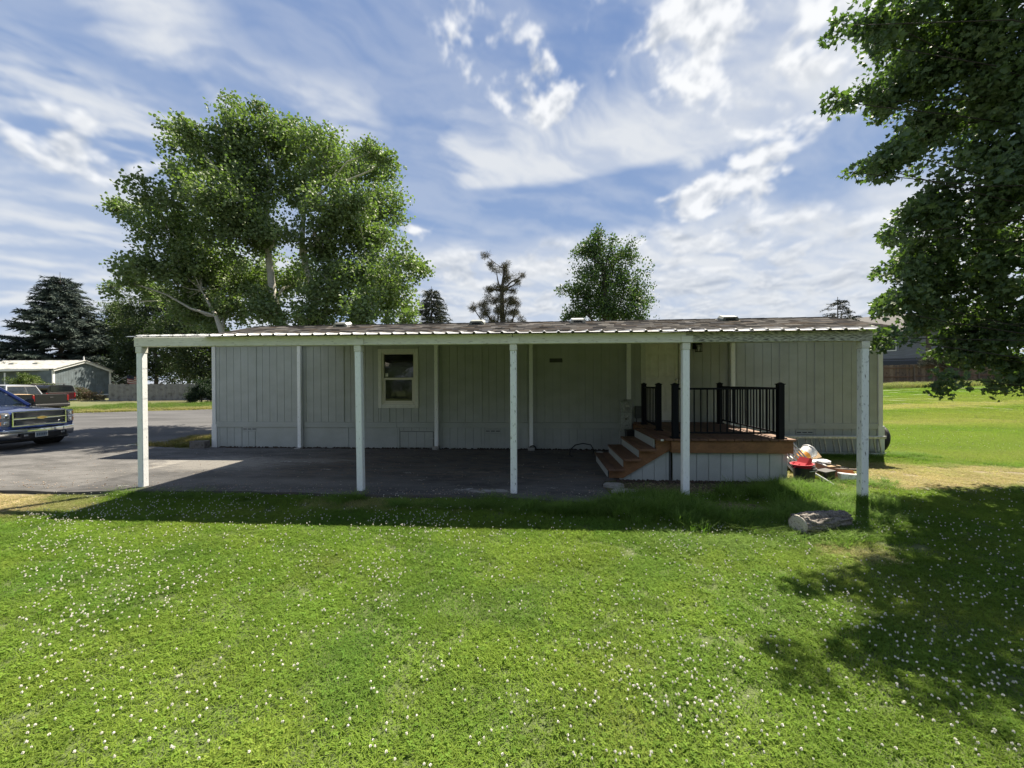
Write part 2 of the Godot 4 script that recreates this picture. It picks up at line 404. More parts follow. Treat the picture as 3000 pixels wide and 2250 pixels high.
func make_sky() -> Image:
	var W := 2048
	var H := 1024
	var im := Image.create(W, H, false, Image.FORMAT_RGBF)
	var f1 := FastNoiseLite.new(); f1.noise_type = FastNoiseLite.TYPE_SIMPLEX_SMOOTH; f1.seed = 4; f1.frequency = 1.0; f1.fractal_octaves = 5
	var f2 := FastNoiseLite.new(); f2.noise_type = FastNoiseLite.TYPE_SIMPLEX_SMOOTH; f2.seed = 9; f2.frequency = 1.0; f2.fractal_octaves = 6; f2.fractal_gain = 0.58
	var f3 := FastNoiseLite.new(); f3.noise_type = FastNoiseLite.TYPE_SIMPLEX_SMOOTH; f3.seed = 21; f3.frequency = 1.0; f3.fractal_octaves = 4
	im.fill(Color(0.12, 0.13, 0.12))
	for j in H / 2:
		var el := 90.0 - 180.0 * (j + 0.5) / H
		var sy := sin(deg_to_rad(el))
		var cy := cos(deg_to_rad(el))
		var step := 1 if el < 50.0 else 2
		var air := pow(clampf(1.0 - el / 60.0, 0.0, 1.0), 1.5)
		var blue := Color(0.088, 0.205, 0.50).lerp(Color(0.33, 0.48, 0.73), air)
		for i in range(0, W, step):
			var az := 360.0 * (i + 0.5) / W
			if az > 180.0: az -= 360.0
			var ar := deg_to_rad(az)
			# a flat cloud deck seen from below: far cloud crowds towards the horizon
			var px := sin(ar) * cy / (sy + 0.16)
			var pz := cos(ar) * cy / (sy + 0.16)
			var wa := f3.get_noise_2d(px * 1.5, pz * 1.5)
			var wb := f3.get_noise_2d(px * 1.5 + 31.0, pz * 1.5 + 7.0)
			# fibres are combed along one wind, from upper left to lower right
			var su := px * 0.86 + pz * 0.51 + wa * 0.10
			var sv := -px * 0.51 + pz * 0.86 + wb * 0.10
			var streak := f1.get_noise_2d(su * 0.9, sv * 2.4) * 0.5 + 0.5
			var fibre := f2.get_noise_2d(su * 2.2 + 5.0, sv * 6.5) * 0.5 + 0.5
			var q := Vector3(sin(ar) * cy, sy * 1.35, -cos(ar) * cy) * 7.0 + Vector3(wa, wb, 0.0) * 0.25
			var fine := f2.get_noise_3dv(q) * 0.5 + 0.5
			var lump := f2.get_noise_2d(px * 3.2 + wa * 0.4, pz * 3.2 + wb * 0.4) * 0.5 + 0.5
			var base := f1.get_noise_2d(px * 0.55 + 11.0, pz * 0.8 + 3.0) * 0.5 + 0.5
			var near := 1.0 - smooth(60.0, 76.0, absf(az))
			near *= 1.0 - smooth(47.0, 58.0, el)
			var tex := clampf(0.5 + 1.0 * (streak - 0.5) + 1.0 * (fibre - 0.5) + 0.35 * (fine - 0.5), 0.0, 1.2)
			var veil := smooth(0.15, 0.85, tex)
			# what the rest of the sky is like
			var soft := smooth(0.30, 0.72, base * 0.55 + streak * 0.22 + fibre * 0.25) * (0.5 + 0.5 * veil)
			soft = maxf(soft, (0.5 + 0.35 * veil) * smooth(24.0, 8.0, el))
			var cum := smooth(0.62, 0.82, fine * 0.62 + base * 0.42) * 0.8
			cum = maxf(cum, 0.75 * smooth(0.50, 0.68, lump) * smooth(20.0, 12.0, el))
			if near > 0.001:
				var x := az + wa * 5.0 + (fibre - 0.5) * 7.0
				var y := el + wb * 3.0 + (fibre - 0.5) * 3.6
				var s := 0.12 + 0.24 * veil
				# the broad veil at upper left
				var a := seg(-66, 38.0, -27, 32.0, x, y)
				s = maxf(s, (1.0 - smooth(0.5, 7.5, a.x)) * (0.25 + 0.80 * veil))
				a = seg(-66, 29.5, -42, 25, x, y)
				s = maxf(s, (1.0 - smooth(0.3, 4.2, a.x)) * (0.10 + 0.85 * veil))
				s = maxf(s, smooth(29.0, 14.0, y) * smooth(-20.0, -34.0, x) * (0.35 + 0.65 * veil))
				# the bright bank in the middle, feathered above, cut off below
				a = seg(-12, 27.6, 50, 31.0, az + wa * 4.0 + (fibre - 0.5) * 4.0, el + wb * 0.8 + (fibre - 0.5) * 0.6)
				var bank := (1.0 - smooth(1.0, 13.0, a.y + 6.0 * (0.5 - fibre))) if a.y > 0.0 else (1.0 - smooth(0.7, 2.2, -a.y))
				bank *= 1.0 - smooth(0.5, 8.0, absf(minf(x + 9.0, 0.0)))
				s = maxf(s, bank * (0.60 + 0.42 * veil))
				# pale lower sky
				s = maxf(s, smooth(24.5, 17.5, y) * smooth(-30.0, -10.0, x) * (0.55 + 0.45 * veil))
				s = maxf(s, smooth(-34.0, -18.0, x) * smooth(26.0, 15.0, y) * (0.45 + 0.45 * veil))
				s = maxf(s, smooth(4.0, 24.0, x) * smooth(25.5, 29.0, y) * (0.42 + 0.50 * veil))
				soft = lerpf(soft, clampf(s, 0.0, 1.0), near)
				x = az + wa * 4.0
				y = el + wb * 2.4
				var m := ell(x, y, 23.0, 40.0, 11.0, 6.5)
				m = maxf(m, ell(x, y, 38.0, 35.0, 10.0, 7.0))
				m = maxf(m, 0.86 * ell(x, y, 30.0, 30.5, 7.0, 4.2))
				m = maxf(m, ell(x, y, 24.0, 22.9, 7.5, 3.4))
				m = maxf(m, 0.86 * ell(x, y, 27.0, 26.0, 5.0, 3.4))
				m = maxf(m, 0.76 * ell(x, y, -11.0, 44.5, 6.0, 6.5))
				m = maxf(m, 0.80 * ell(x, y, 1.0, 38.0, 6.5, 5.5))
				m = maxf(m, 0.80 * ell(x, y, -17.0, 22.2, 3.0, 1.3))
				m = maxf(m, 0.70 * ell(x, y, 9.0, 46.0, 6.0, 3.0))
				m = maxf(m, 0.70 * ell(x, y, -54.0, 21.5, 12.0, 4.6))
				var c2 := smooth(0.24, 0.66, m * 0.80 - 0.10 + (fine - 0.5) * 1.75) * smooth(0.0, 0.3, m)
				# broken low cloud
				var lowc := ell(az, el, 18.0, 12.0, 34.0, 7.5)
				lowc = maxf(lowc, 0.8 * ell(az, el, -6.0, 14.0, 14.0, 5.0))
				c2 = maxf(c2, smooth(0.42, 0.66, lump * 0.9 + 0.12 * lowc) * smooth(0.0, 0.4, lowc) * 0.95)
				cum = lerpf(cum * 0.7, c2, near)
			var c := blue.lerp(Color(0.79, 0.82, 0.86), clampf(soft, 0.0, 1.0) * 0.95)
			if cum > 0.0:
				# a puff is bright where it thins out upwards and greyer below
				var above := f2.get_noise_3dv(q + Vector3(0.05, 0.16, 0.0)) * 0.5 + 0.5
				var lumpup := f2.get_noise_2d(px * 3.2 + wa * 0.4 - sin(ar) * 0.13, pz * 3.2 + wb * 0.4 - cos(ar) * 0.13) * 0.5 + 0.5
				var low := smooth(10.0, 22.0, el)
				var lit := clampf(lerpf(0.50 + (lump - lumpup) * 3.0, 0.58 + (fine - above) * 4.0, low), 0.0, 1.0)
				var cc := Color(0.42, 0.475, 0.565).lerp(Color(1.02, 1.03, 1.04), lerpf(0.02 + 0.72 * lit, 0.16 + 0.80 * lit, low))
				c = c.lerp(cc, cum * lerpf(0.75, 0.92, low))
			c *= SKY_GAIN
			im.set_pixel(i, j, c)
			if step == 2:
				im.set_pixel(i + 1, j, c)
	return im

# ---------------------------------------------------------------- the mobile home
func siding(parent: Node, x0: float, x1: float, y0: float, y1: float, z: float, mt: Material, holes: Array, start: float, depth := 0.0145) -> void:
	var cuts := [x0, x1]
	var x := start
	while x < x1:
		if x > x0 + 0.02: cuts.append(x)
		x += 0.2032
	for hh in holes:
		for q in [hh.position.x, hh.end.x]:
			if q > x0 and q < x1: cuts.append(q)
	cuts.sort()
	for k in cuts.size() - 1:
		var a: float = cuts[k]
		var b: float = cuts[k + 1]
		if b - a < 0.015: continue
		var spans := [[y0, y1]]
		for hh in holes:
			if (a + b) * 0.5 > hh.position.x and (a + b) * 0.5 < hh.end.x:
				spans = []
				if hh.position.y > y0 + 0.02: spans.append([y0, hh.position.y])
				if hh.end.y < y1 - 0.02: spans.append([hh.end.y, y1])
		for s in spans:
			slab(parent, "siding_board", Vector3(a + 0.0035, s[0], z - depth), Vector3(b - 0.0035, s[1], z), mt, 0.002)

func shingles(parent: Node, called: String, x0: float, x1: float, za: float, ya: float, zb: float, yb: float, mt: Material, seed_: int) -> void:
	# courses from the eave (za, ya) up to the ridge (zb, yb)
	var r := RandomNumberGenerator.new()
	r.seed = seed_
	var b := MB.new()
	var run := Vector2(zb - za, yb - ya)
	var len := run.length()
	var u := Vector3(0, run.y / len, run.x / len)
	var nrm := Vector3.RIGHT.cross(u).normalized()
	if nrm.y < 0.0: nrm = -nrm
	var courses := int(len / 0.143)
	var pal := [Color(0.20, 0.19, 0.18), Color(0.32, 0.305, 0.285), Color(0.08, 0.078, 0.08), Color(0.22, 0.185, 0.155), Color(0.40, 0.385, 0.365), Color(0.18, 0.18, 0.19)]
	for k in courses:
		var s := k * len / courses
		var x := x0 - r.randf() * 0.3
		while x < x1:
			var w: float = r.randf_range(0.12, 0.42)
			var a := maxf(x, x0)
			var e := minf(x + w, x1)
			if e - a > 0.02:
				var p := Vector3((a + e) * 0.5, ya, za) + u * (s + 0.07) + nrm * (0.008 + r.randf() * 0.004)
				var c: Color = pal[r.randi() % pal.size()]
				b.col = c * r.randf_range(0.65, 1.35) * clampf(1.0 + 0.8 * noise_a.get_noise_2d(a * 170.0, k * 45.0 + seed_ * 90.0), 0.4, 1.7)
				var basis := Basis(Vector3.RIGHT, nrm, Vector3.RIGHT.cross(nrm))
				basis = basis * Basis(Vector3.RIGHT, 0.035 if zb < za else -0.035)
				b.box(p, Vector3(e - a - 0.004, 0.007, 0.17), 0.0, basis)
			x += w
	var o := part(parent, called, b.mesh(), mt)
	o.set_meta("kind", "stuff")

func build_home() -> void:
	var t := thing("mobile_home", "long grey mobile home with vertical groove siding and low shingle roof", "mobile home", Vector3(0, 0, 0))
	var sid: Material = mats.siding
	var trim: Material = mats.trim
	var xl := -8.81
	var xr := 8.11
	var zf := -9.78
	var zb := -13.3
	# framing behind the boards, open where the window and the door stand
	var b := MB.new()
	var zi := zf - 0.0155
	var win := Rect2(-4.12, 1.14, 0.89, 1.36)
	var door := Rect2(2.58, 0.70, 0.88, 2.06)
	var ranges := [[xl, win.position.x, -0.03, 2.86], [win.position.x, win.end.x, -0.03, win.position.y], [win.position.x, win.end.x, win.end.y, 2.86], [win.end.x, door.position.x, -0.03, 2.86], [door.position.x, door.end.x, -0.03, door.position.y], [door.position.x, door.end.x, door.end.y, 2.86], [door.end.x, xr, -0.03, 2.86]]
	for q in ranges:
		b.box(Vector3((q[0] + q[1]) * 0.5, (q[2] + q[3]) * 0.5, zi - 0.05), Vector3(q[1] - q[0], q[3] - q[2], 0.1))
	part(t, "front_wall", b.mesh(), sid)
	slab(t, "back_wall", Vector3(xl, -0.05, zb), Vector3(xr, 2.86, zb + 0.1), sid)
	var gable := PackedVector2Array([Vector2(-zf + 0.12, -0.05), Vector2(-zb - 0.11, -0.05), Vector2(-zb - 0.11, 2.9), Vector2(11.55, 3.42), Vector2(-zf + 0.12, 2.9)])
	for x in [xl + 0.05, xr - 0.05]:
		b = MB.new()
		b.tf = Transform3D(Basis(Vector3.UP, PI / 2), Vector3(x, 0, 0))
		b.prism(gable, -0.05, 0.05)
		part(t, "end_wall", b.mesh(), sid)
	# floor inside and an inner partition, so that the window looks into a dim room
	slab(t, "floor", Vector3(xl + 0.12, 0.5, zb + 0.12), Vector3(xr - 0.12, 0.6, zf - 0.14), mats.room)
	slab(t, "ceiling", Vector3(xl + 0.12, 2.80, zb + 0.12), Vector3(xr - 0.12, 2.84, zf - 0.14), mats.room)
	# boards
	var holes := [Rect2(-4.215, 1.05, 1.07, 1.54), Rect2(2.50, 0.66, 1.03, 2.2)]
	siding(t, xl + 0.09, xr - 0.09, 0.685, 2.745, zf, sid, holes, xl + 0.19)
	siding(t, xl + 0.12, -7.62, 0.0, 0.54, zf + 0.0, sid, [Rect2(-7.98, 0.43, 0.42, 0.12)], xl + 0.19)
	slab(t, "skirting_panel", Vector3(-7.61, 0.0, zf - 0.015), Vector3(-6.37, 0.54, zf), sid)
	slab(t, "skirting_panel", Vector3(-6.25, 0.0, zf - 0.015), Vector3(-5.03, 0.54, zf), sid)
	slab(t, "skirting_panel", Vector3(-5.02, 0.0, zf - 0.015), Vector3(-3.72, 0.54, zf), sid)
	siding(t, -3.72, xr - 0.12, 0.0, 0.54, zf, sid, [Rect2(-3.66, 0.0, 0.92, 0.46), Rect2(-1.42, 0.40, 0.42, 0.12), Rect2(6.15, 0.40, 0.42, 0.12)], xl + 0.19)
	# belly band, in lengths
	var xs := [xl + 0.09, -6.37, -6.25, -3.72, -2.72, -0.28, 1.0, 2.12, 2.56, 4.6, 6.2, xr - 0.09]
	for k in xs.size() - 1:
		slab(t, "band_board", Vector3(xs[k] + 0.002, 0.54, zf - 0.014), Vector3(xs[k + 1] - 0.002, 0.682, zf + 0.018), sid, 0.005)
	# battens over the sheet joints
	for x in [-7.59, -5.16, -3.94, -1.50, -0.35, 0.95, 5.81, 6.62]:
		if x > -4.25 and x < -3.1:
			slab(t, "batten", Vector3(x - 0.025, 0.684, zf), Vector3(x + 0.025, 1.05, zf + 0.016), sid)
		else:
			slab(t, "batten", Vector3(x - 0.025, 0.684, zf), Vector3(x + 0.025, 2.744, zf + 0.016), sid)
	# frieze, corner trims
	for k in 7:
		var a := xl + 0.0 + k * (xr - xl) / 7.0
		slab(t, "frieze_board", Vector3(a + 0.001, 2.748, zf - 0.012), Vector3(a + (xr - xl) / 7.0 - 0.001, 2.90, zf + 0.012), trim)
	for s in [[xl - 0.016, xl + 0.085], [xr - 0.085, xr + 0.016]]:
		slab(t, "corner_trim", Vector3(s[0], 0.62, zf - 0.09), Vector3(s[1], 2.746, zf + 0.02), trim)
		slab(t, "corner_trim", Vector3(s[0] - 0.012, -0.04, zf - 0.09), Vector3(s[1] + 0.03, 0.618, zf + 0.028), trim)
	# vents and the hatch in the skirting
	for q in [[-7.98, 0.43], [-1.42, 0.40], [6.15, 0.40]]:
		var v := slab(t, "skirting_vent", Vector3(q[0] + 0.01, q[1] + 0.008, zf - 0.012), Vector3(q[0] + 0.41, q[1] + 0.112, zf + 0.006), sid)
		for k in 3:
			part(v, "slot", bxm(Vector3(0.10, 0.02, 0.006), 0.0), mats.dark, Transform3D(Basis(), Vector3(-0.13 + 0.13 * k, 0.0, 0.0085)))
	var hatch := slab(t, "access_hatch", Vector3(-3.64, 0.02, zf - 0.014), Vector3(-2.76, 0.44, zf - 0.008), mats.dark)
	for k in 4:
		part(hatch, "hatch_board", bxm(Vector3(0.212, 0.405, 0.012), 0.003), sid, Transform3D(Basis(), Vector3(-0.325 + 0.2165 * k, 0.0, 0.0085)))
	part(hatch, "latch", bxm(Vector3(0.09, 0.018, 0.012), 0.003), mats.galv, Transform3D(Basis(), Vector3(0.40, 0.04, 0.02)))
	var wv := slab(t, "wall_vent", Vector3(0.24, 2.20, zf), Vector3(0.56, 2.30, zf + 0.03), mats.siding_dark)
	for k in 3:
		part(wv, "louver", bxm(Vector3(0.30, 0.012, 0.012), 0.002), mats.siding_dark, Transform3D(Basis(Vector3.RIGHT, 0.5), Vector3(0, -0.03 + 0.03 * k, 0.02)))
	# window
	var w := slab(t, "window", Vector3(-4.12, 1.14, zf - 0.08), Vector3(-4.07, 2.50, zf - 0.002), mats.vinyl)
	var o := w.position
	var wp := func(nm: String, lo: Vector3, hi: Vector3, m: Material, ch := 0.003) -> void:
		part(w, nm, bxm(hi - lo, ch), m, Transform3D(Basis(), (lo + hi) * 0.5 - o))
	wp.call("frame", Vector3(-3.28, 1.14, zf - 0.08), Vector3(-3.23, 2.50, zf - 0.002), mats.vinyl)
	wp.call("frame", Vector3(-4.068, 2.45, zf - 0.08), Vector3(-3.282, 2.50, zf - 0.003), mats.vinyl)
	wp.call("frame", Vector3(-4.068, 1.14, zf - 0.08), Vector3(-3.282, 1.20, zf - 0.003), mats.vinyl)
	wp.call("meeting_rail", Vector3(-4.068, 1.785, zf - 0.06), Vector3(-3.282, 1.84, zf - 0.006), mats.vinyl)
	wp.call("pane", Vector3(-4.07, 1.842, zf - 0.05), Vector3(-3.28, 2.448, zf - 0.044), mats.pane, 0.0)
	wp.call("pane", Vector3(-4.03, 1.24, zf - 0.035), Vector3(-3.32, 1.783, zf - 0.029), mats.pane, 0.0)
	for q in [[Vector3(-4.068, 1.202, -0.05), Vector3(-4.03, 1.783, -0.012)], [Vector3(-3.32, 1.202, -0.05), Vector3(-3.282, 1.783, -0.012)], [Vector3(-4.028, 1.202, -0.05), Vector3(-3.322, 1.24, -0.012)]]:
		wp.call("sash", q[0] + Vector3(0, 0, zf), q[1] + Vector3(0, 0, zf), mats.vinyl)
	wp.call("sticker", Vector3(-4.05, 1.87, zf - 0.0435), Vector3(-3.97, 1.96, zf - 0.0425), mats.paper, 0.0)
	wp.call("blind", Vector3(-4.06, 1.86, zf - 0.16), Vector3(-3.29, 2.24, zf - 0.15), mats.blind, 0.0)
	# casing round the window
	wp.call("casing", Vector3(-4.215, 1.05, zf - 0.012), Vector3(-4.118, 2.59, zf + 0.02), mats.casing, 0.005)
	wp.call("casing", Vector3(-3.232, 1.05, zf - 0.012), Vector3(-3.14, 2.59, zf + 0.02), mats.casing, 0.005)
	wp.call("casing", Vector3(-4.117, 2.495, zf - 0.012), Vector3(-3.233, 2.589, zf + 0.019), mats.casing, 0.005)
	wp.call("casing", Vector3(-4.117, 1.051, zf - 0.012), Vector3(-3.233, 1.145, zf + 0.019), mats.casing, 0.005)
	# door
	var d := slab(t, "door", Vector3(2.62, 0.745, zf - 0.075), Vector3(3.42, 2.74, zf - 0.035), mats.door)
	var dc := d.position
	for q in [[-0.19, 0.82, 0.24, 0.17], [0.19, 0.82, 0.24, 0.17], [-0.19, 0.36, 0.24, 0.58], [0.19, 0.36, 0.24, 0.58], [-0.19, -0.47, 0.24, 0.62], [0.19, -0.47, 0.24, 0.62]]:
		var rim := MB.new()
		rim.box(Vector3(0, q[3] * 0.5, 0), Vector3(q[2], 0.018, 0.012), 0.004)
		rim.box(Vector3(0, -q[3] * 0.5, 0), Vector3(q[2], 0.018, 0.012), 0.004)
		rim.box(Vector3(q[2] * 0.5, 0, 0), Vector3(0.018, q[3] + 0.018, 0.013), 0.004)
		rim.box(Vector3(-q[2] * 0.5, 0, 0), Vector3(0.018, q[3] + 0.018, 0.013), 0.004)
		rim.box(Vector3(0, 0, 0), Vector3(q[2] - 0.07, q[3] - 0.07, 0.012), 0.005)
		part(d, "panel", rim.mesh(), mats.door, Transform3D(Basis(), Vector3(q[0], q[1], 0.024)))
	var kn := MB.new()
	kn.tf = Transform3D(Basis(Vector3.RIGHT, PI / 2), Vector3())
	kn.lathe([Vector2(0.03, 0.0), Vector2(0.03, 0.008), Vector2(0.012, 0.012), Vector2(0.012, 0.035), Vector2(0.026, 0.045), Vector2(0.028, 0.06), Vector2(0.018, 0.07), Vector2(0.0, 0.072)], 14)
	part(d, "knob", kn.mesh(), mats.nickel, Transform3D(Basis(), Vector3(0.345, 0.0, 0.02)))
	slab(t, "door_frame", Vector3(2.50, 0.70, zf - 0.09), Vector3(2.615, 2.80, zf + 0.012), mats.casing)
	slab(t, "door_frame", Vector3(3.425, 0.70, zf - 0.09), Vector3(3.53, 2.80, zf + 0.012), mats.casing)
	slab(t, "threshold", Vector3(2.616, 0.705, zf - 0.09), Vector3(3.424, 0.742, zf + 0.03), mats.galv)
	# roof
	var x0 := -8.96
	var x1 := 8.26
	for s in [[-9.58, 2.945, -11.54, 3.485], [-13.5, 2.945, -11.56, 3.485]]:
		var rb := MB.new()
		var nn := 0.05
		rb.tf = Transform3D(Basis(Vector3.UP, PI / 2), Vector3(0, 0, 0))
		rb.prism(PackedVector2Array([Vector2(-s[0], s[1] - nn), Vector2(-s[2], s[3] - nn), Vector2(-s[2], s[3] - 0.004), Vector2(-s[0], s[1] - 0.004)]), x0, x1)
		part(t, "roof_deck", rb.mesh(), mats.drip)
	shingles(t, "shingles", x0 - 0.01, x1 + 0.01, -9.56, 2.945, -11.54, 3.49, mats.shingle, 5)
	shingles(t, "shingles", x0 - 0.01, x1 + 0.01, -13.52, 2.945, -11.56, 3.49, mats.shingle, 6)
	for k in 46:
		var xa := x0 + k * (x1 - x0) / 46.0
		part(t, "ridge_cap", bxm(Vector3(0.385, 0.014, 0.17), 0.003), mats.ridge, Transform3D(Basis(Vector3(0, 0, 1), 0.015), Vector3(xa + 0.18, 3.500, -11.55)))
	slab(t, "fascia", Vector3(x0, 2.86, -9.60), Vector3(x1, 2.945, -9.575), mats.drip, 0.004)
	# roof vents
	for q in [[-5.96, 0], [-1.84, 1], [1.09, 0], [5.29, 1]]:
		var vb := MB.new()
		vb.prism(PackedVector2Array([Vector2(-0.22, 0.0), Vector2(-0.22, 0.05), Vector2(-0.17, 0.11), Vector2(0.17, 0.11), Vector2(0.22, 0.06), Vector2(0.22, 0.0)]), -0.16, 0.16)
		vb.box(Vector3(0, -0.005, 0), Vector3(0.56, 0.012, 0.44), 0.003)
		var vv := part(t, "roof_vent", vb.mesh(), mats.galv if q[1] == 0 else mats.galv_dull, Transform3D(Basis(Vector3.RIGHT, 0.27), Vector3(q[0], 3.43, -11.28)))
		part(vv, "opening", bxm(Vector3(0.26, 0.045, 0.01), 0.0), mats.dark, Transform3D(Basis(), Vector3(0.0, 0.045, 0.162)))
	var pp := MB.new()
	pp.lathe([Vector2(0.035, 0.0), Vector2(0.035, 0.22), Vector2(0.05, 0.22), Vector2(0.05, 0.25), Vector2(0.0, 0.26)], 10)
	part(t, "vent_pipe", pp.mesh(), mats.galv, Transform3D(Basis(), Vector3(1.12, 3.40, -11.9)))

# ---------------------------------------------------------------- carport
func rib_sheet(w: float, ribs: int, za: float, ya: float, zb: float, yb: float) -> ArrayMesh:
	# za is the low front edge, zb the back; the front lip bends down over the beam
	var pts := [Vector2(0, 0)]
	var pitch := w / ribs
	for k in ribs:
		var x := k * pitch
		for q in [[0.168, 0.0], [0.188, 0.022], [0.205, 0.022], [0.225, 0.0]]:
			pts.append(Vector2(x + q[0] * pitch / 0.229, q[1]))
	pts.append(Vector2(w + 0.012, 0.001))
	var b := MB.new()
	var rows := [[za + 0.055, ya - 0.017], [za, ya], [lerpf(za, zb, 0.5), lerpf(ya, yb, 0.5)], [zb, yb]]
	for k in rows.size() - 1:
		for j in pts.size() - 1:
			var p: Vector2 = pts[j]
			var q: Vector2 = pts[j + 1]
			var A := Vector3(p.x, rows[k][1] + p.y, rows[k][0])
			var B := Vector3(q.x, rows[k][1] + q.y, rows[k][0])
			var C := Vector3(q.x, rows[k + 1][1] + q.y, rows[k + 1][0])
			var D := Vector3(p.x, rows[k + 1][1] + p.y, rows[k + 1][0])
			b.col = Color(0.40, 0.41, 0.415)
			b.quad(A, B, C, D)
			var dn := Vector3(0, -0.0015, 0)
			b.quad(A + dn, D + dn, C + dn, B + dn)
	return b.mesh()

func build_carport() -> void:
	var t := thing("carport", "white post carport with corrugated metal roof along the mobile home", "carport")
	var zc := -5.93
	var px := [-6.589, -2.86, -0.409, 2.162, 4.659]
	var top := func(x: float) -> float: return 2.319 - 0.053 * (x + 6.589) / 11.25
	var r := RandomNumberGenerator.new()
	r.seed = 8
	for k in 5:
		var x: float = px[k]
		var yt: float = top.call(x)
		var lean := Basis(Vector3(0, 0, 1), [0.004, 0.010, -0.002, -0.004, -0.006][k])
		var g := [0.0, -0.05, -0.05, -0.06, -0.10][k] as float
		var post := part(t, "post", bxm(Vector3(0.1, yt - g - 0.1, 0.1), 0.009), mats.post_worn if k in [2, 4] else mats.post, Transform3D(lean, Vector3(x, (yt - 0.1 + g) * 0.5, zc)))
		part(post, "collar", bxm(Vector3(0.112, 0.1, 0.112), 0.005), mats.beam, Transform3D(Basis(), Vector3(0, (yt - g - 0.1) * 0.5 + 0.05, 0)))
		if k > 0 and k < 4:
			part(t, "gusset_plate", bxm(Vector3(0.17, 0.10, 0.014), 0.003), mats.beam, Transform3D(Basis(), Vector3(x + 0.01, yt + 0.052, zc + 0.0635)))
	# beams butt at the posts
	var ends := [px[0] - 0.09, px[1] - 0.015, px[2] - 0.008, px[3] + 0.004, px[4] + 0.1]
	for k in 4:
		var a: float = ends[k] + 0.003
		var e: float = ends[k + 1] - 0.003
		var ya: float = top.call(a)
		var ye: float = top.call(e)
		var b := MB.new()
		var sl := atan2(ye - ya, e - a)
		b.box(Vector3(), Vector3(e - a, 0.155, 0.11), 0.007)
		part(t, "beam", b.mesh(), mats.beam_worn if k == 3 else mats.beam, Transform3D(Basis(Vector3(0, 0, 1), sl), Vector3((a + e) * 0.5, (ya + ye) * 0.5 + 0.079, zc)))
	# inner posts by the wall and the ledger they carry
	for q in [[-6.31, -0.02], [-2.65, 0.04], [-0.226, 0.04], [4.65, -0.05]]:
		var ip := part(t, "wall_post", bxm(Vector3(0.095, 2.74 - q[1], 0.085), 0.006), mats.post, Transform3D(Basis(), Vector3(q[0], (2.74 + q[1]) * 0.5, -9.70)))
		if q[0] < 0.0:
			part(ip, "footing", bxm(Vector3(0.17, 0.09, 0.16), 0.012), mats.concrete, Transform3D(Basis(), Vector3(0, -(2.74 - q[1]) * 0.5 + 0.0, 0.06)))
	part(t, "wall_post", bxm(Vector3(0.095, 1.47, 0.085), 0.006), mats.post, Transform3D(Basis(), Vector3(2.185, 2.005, -9.70)))
	slab(t, "ledger", Vector3(px[0] - 0.05, 2.742, -9.755), Vector3(px[4] + 0.1, 2.85, -9.66), mats.beam)
	for k in 11:
		var x2: float = lerpf(-5.38, px[4] + 0.06, k / 10.0)
		var y2: float = top.call(x2)
		var dz := -9.64 - (zc - 0.06)
		var dy := 2.755 - (y2 + 0.09)
		part(t, "rafter", bxm(Vector3(0.045, 0.09, Vector2(dz, dy).length() - 0.02), 0.004), mats.old_wood, Transform3D(Basis(Vector3.RIGHT, atan2(dy, -dz)), Vector3(x2, (2.755 + y2 + 0.09) * 0.5 + 0.03, (-9.64 + zc - 0.06) * 0.5)))
	for k in 4:
		var f := (k + 0.5) / 4.0
		var zz := lerpf(zc - 0.2, -9.5, f)
		var ym := lerpf(2.27 + 0.170, 2.84, (zz - zc) / (-9.66 - zc))
		part(t, "purlin", bxm(Vector3(10.1, 0.035, 0.09), 0.003), mats.old_wood, Transform3D(Basis(Vector3(0, 0, 1), -0.0026), Vector3(-0.33, ym - 0.005, zz)))
	# roof sheets, the one at the drive end of clear plastic
	var n := 9
	var w: float = (px[4] + 0.11 - (px[0] - 0.1)) / n
	for k in n:
		var xa: float = px[0] - 0.1 + k * w
		var yb: float = top.call(xa + w * 0.5)
		var m := rib_sheet(w, 6, zc + 0.115, yb + 0.172, -9.615, 2.865)
		var clear := k < 1
		part(t, "clear_roof_sheet" if clear else "roof_sheet", m, mats.clear_sheet if clear else (mats.sheet if k % 3 else mats.sheet_b), Transform3D(Basis(Vector3(0, 0, 1), r.randf_range(-0.003, 0.003)), Vector3(xa, 0, 0)))

